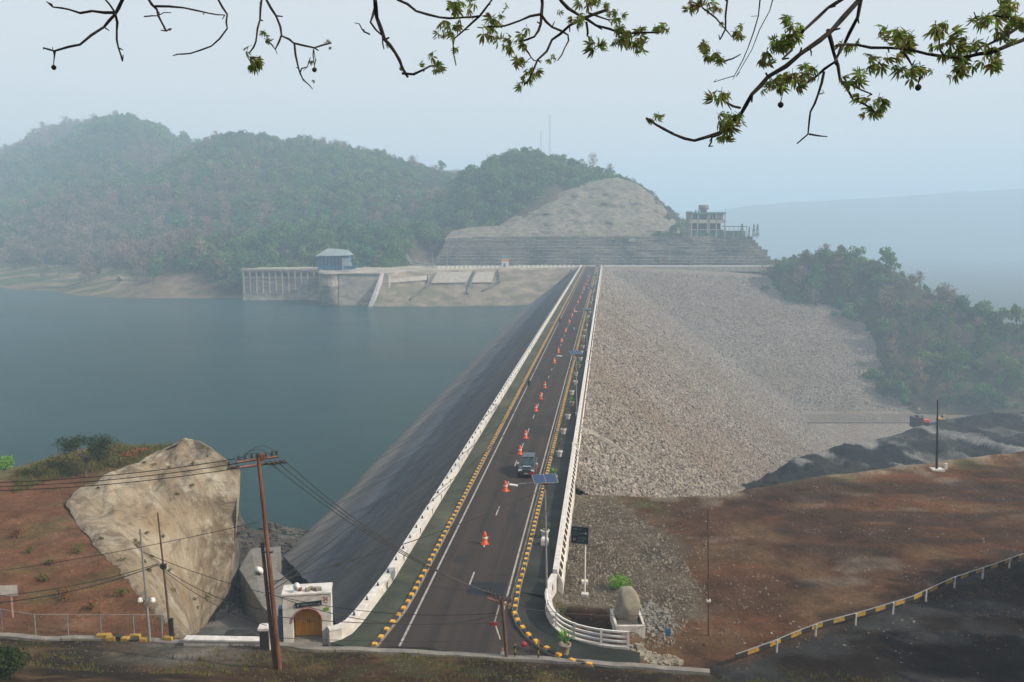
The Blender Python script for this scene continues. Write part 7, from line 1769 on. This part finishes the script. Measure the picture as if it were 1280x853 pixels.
for px, py, s_, dep, n in LF:
    for k in range((n + 2 if n > 1 else n) if s_ > .5 else 1):
        rr = 10.5 * s_; a = jr.uniform(0, 6.28); p = Q(px + math.cos(a) * rr * (k > 0), py + math.sin(a) * rr * .8 * (k > 0), dep + jr.uniform(-.15, .15)) - org
        more_l.append((p, (jr.uniform(-.8, .8), jr.uniform(-1.0, 1.0), jr.uniform(0, 6.28)), min(1, s_) * jr.uniform(.55, 1.12), jr.randrange(5)))
more_l.sort(key=lambda q_: -q_[2])
for i, (p, e_, s_, mi) in enumerate(more_l):
    if i < 290: o = link('leaf', leafm[mi], ot, p); o.rotation_euler = e_; o.scale = (s_,) * 3
    else:
        mt_ = Matrix.Translation(p) @ Euler(e_).to_matrix().to_4x4() @ Matrix.Scale(s_, 4)
        extra.add([mt_ @ v_.co for v_ in leafm[mi].vertices], [tuple(f_.vertices) for f_ in leafm[mi].polygons])
if extra.v: extra.build('smaller_leaves', M['leaf_branch'], ot, fix=False)['kind'] = 'stuff'
for px, py, dep in ((67, 81, 7.0), (393, 84, 7.2), (976, 127, 5.8), (1148, 105, 5.4)):
    p = Q(px, py, dep) - org; m = MB(); m.lathe(p, [(.003, 0), (.018, -.012), (.02, -.026), (.008, -.04)], 8); m.tube([p, p + Vector((.01, 0, .05)), p + Vector((0, 0, .13))], .003, 4); m.build('seed_pod', M['wood_dark'], ot)
# ---- trees on the slope just right of the view (they shade the dark verge)
for k, (x, y, s_) in enumerate(((43, 50, 1.5), (50, 60, 1.6), (38, 42, 1.4))):
    place('green', k, (x, y, gz_at(x, y) - .3), ['broad leafy tree on the bank above the guard rail', 'tall leafy tree behind the end of the guard rail', 'leafy tree on the slope right of the viewpoint'][k], None, s_, k)

pts = []
for k in range(9000):
    x = rn.uniform(4, 62); y = rn.uniform(55, 100); u_, v_ = UV(x, y)
    if v_ < -2.5 or y > float(np.interp(x, [q.x for q in rf], [q.y for q in rf])) + 1: continue
    if float(fbm(np.array([x / 5]), np.array([y / 3]), 601)[0]) < .47: continue
    pts.append((x, y, gz_at(x, y), rn.uniform(.25, .9)))
grass('dry_field_grass', pts, .30, .35, 9, 'dry', 6, 5)
pts = []
for k in range(7000):
    x = rn.uniform(-55, -20); y = rn.uniform(55, 96)
    if x > float(np.interp(y, lpy, lpx)) - .6: continue
    if float(fbm(np.array([x / 4]), np.array([y / 3]), 603)[0]) < .45: continue
    pts.append((x, y, gz_at(x, y), rn.uniform(.25, .9)))
grass('dry_plateau_grass', pts, .28, .35, 9, 'dry', 6, 6)
# ================================================================== HAZE
m = MB(); m.box((-400, 6000, 72), (17000, 15000, 326)); hzo = m.mesh('haze', M['conc'])
hm = bpy.data.materials.new('pale_haze'); hm.use_nodes = True; n = hm.node_tree; n.nodes.clear()
out = n.nodes.new('ShaderNodeOutputMaterial'); pv_ = n.nodes.new('ShaderNodeVolumePrincipled')
pv_.inputs['Color'].default_value = c4(HAZE_COLOR); pv_.inputs['Density'].default_value = HAZE_DENSITY; pv_.inputs['Anisotropy'].default_value = HAZE_G
n.links.new(pv_.outputs[0], out.inputs['Volume'])
hzo.materials.clear(); hzo.materials.append(hm)
ho = link('haze', hzo); ho['kind'] = 'stuff'
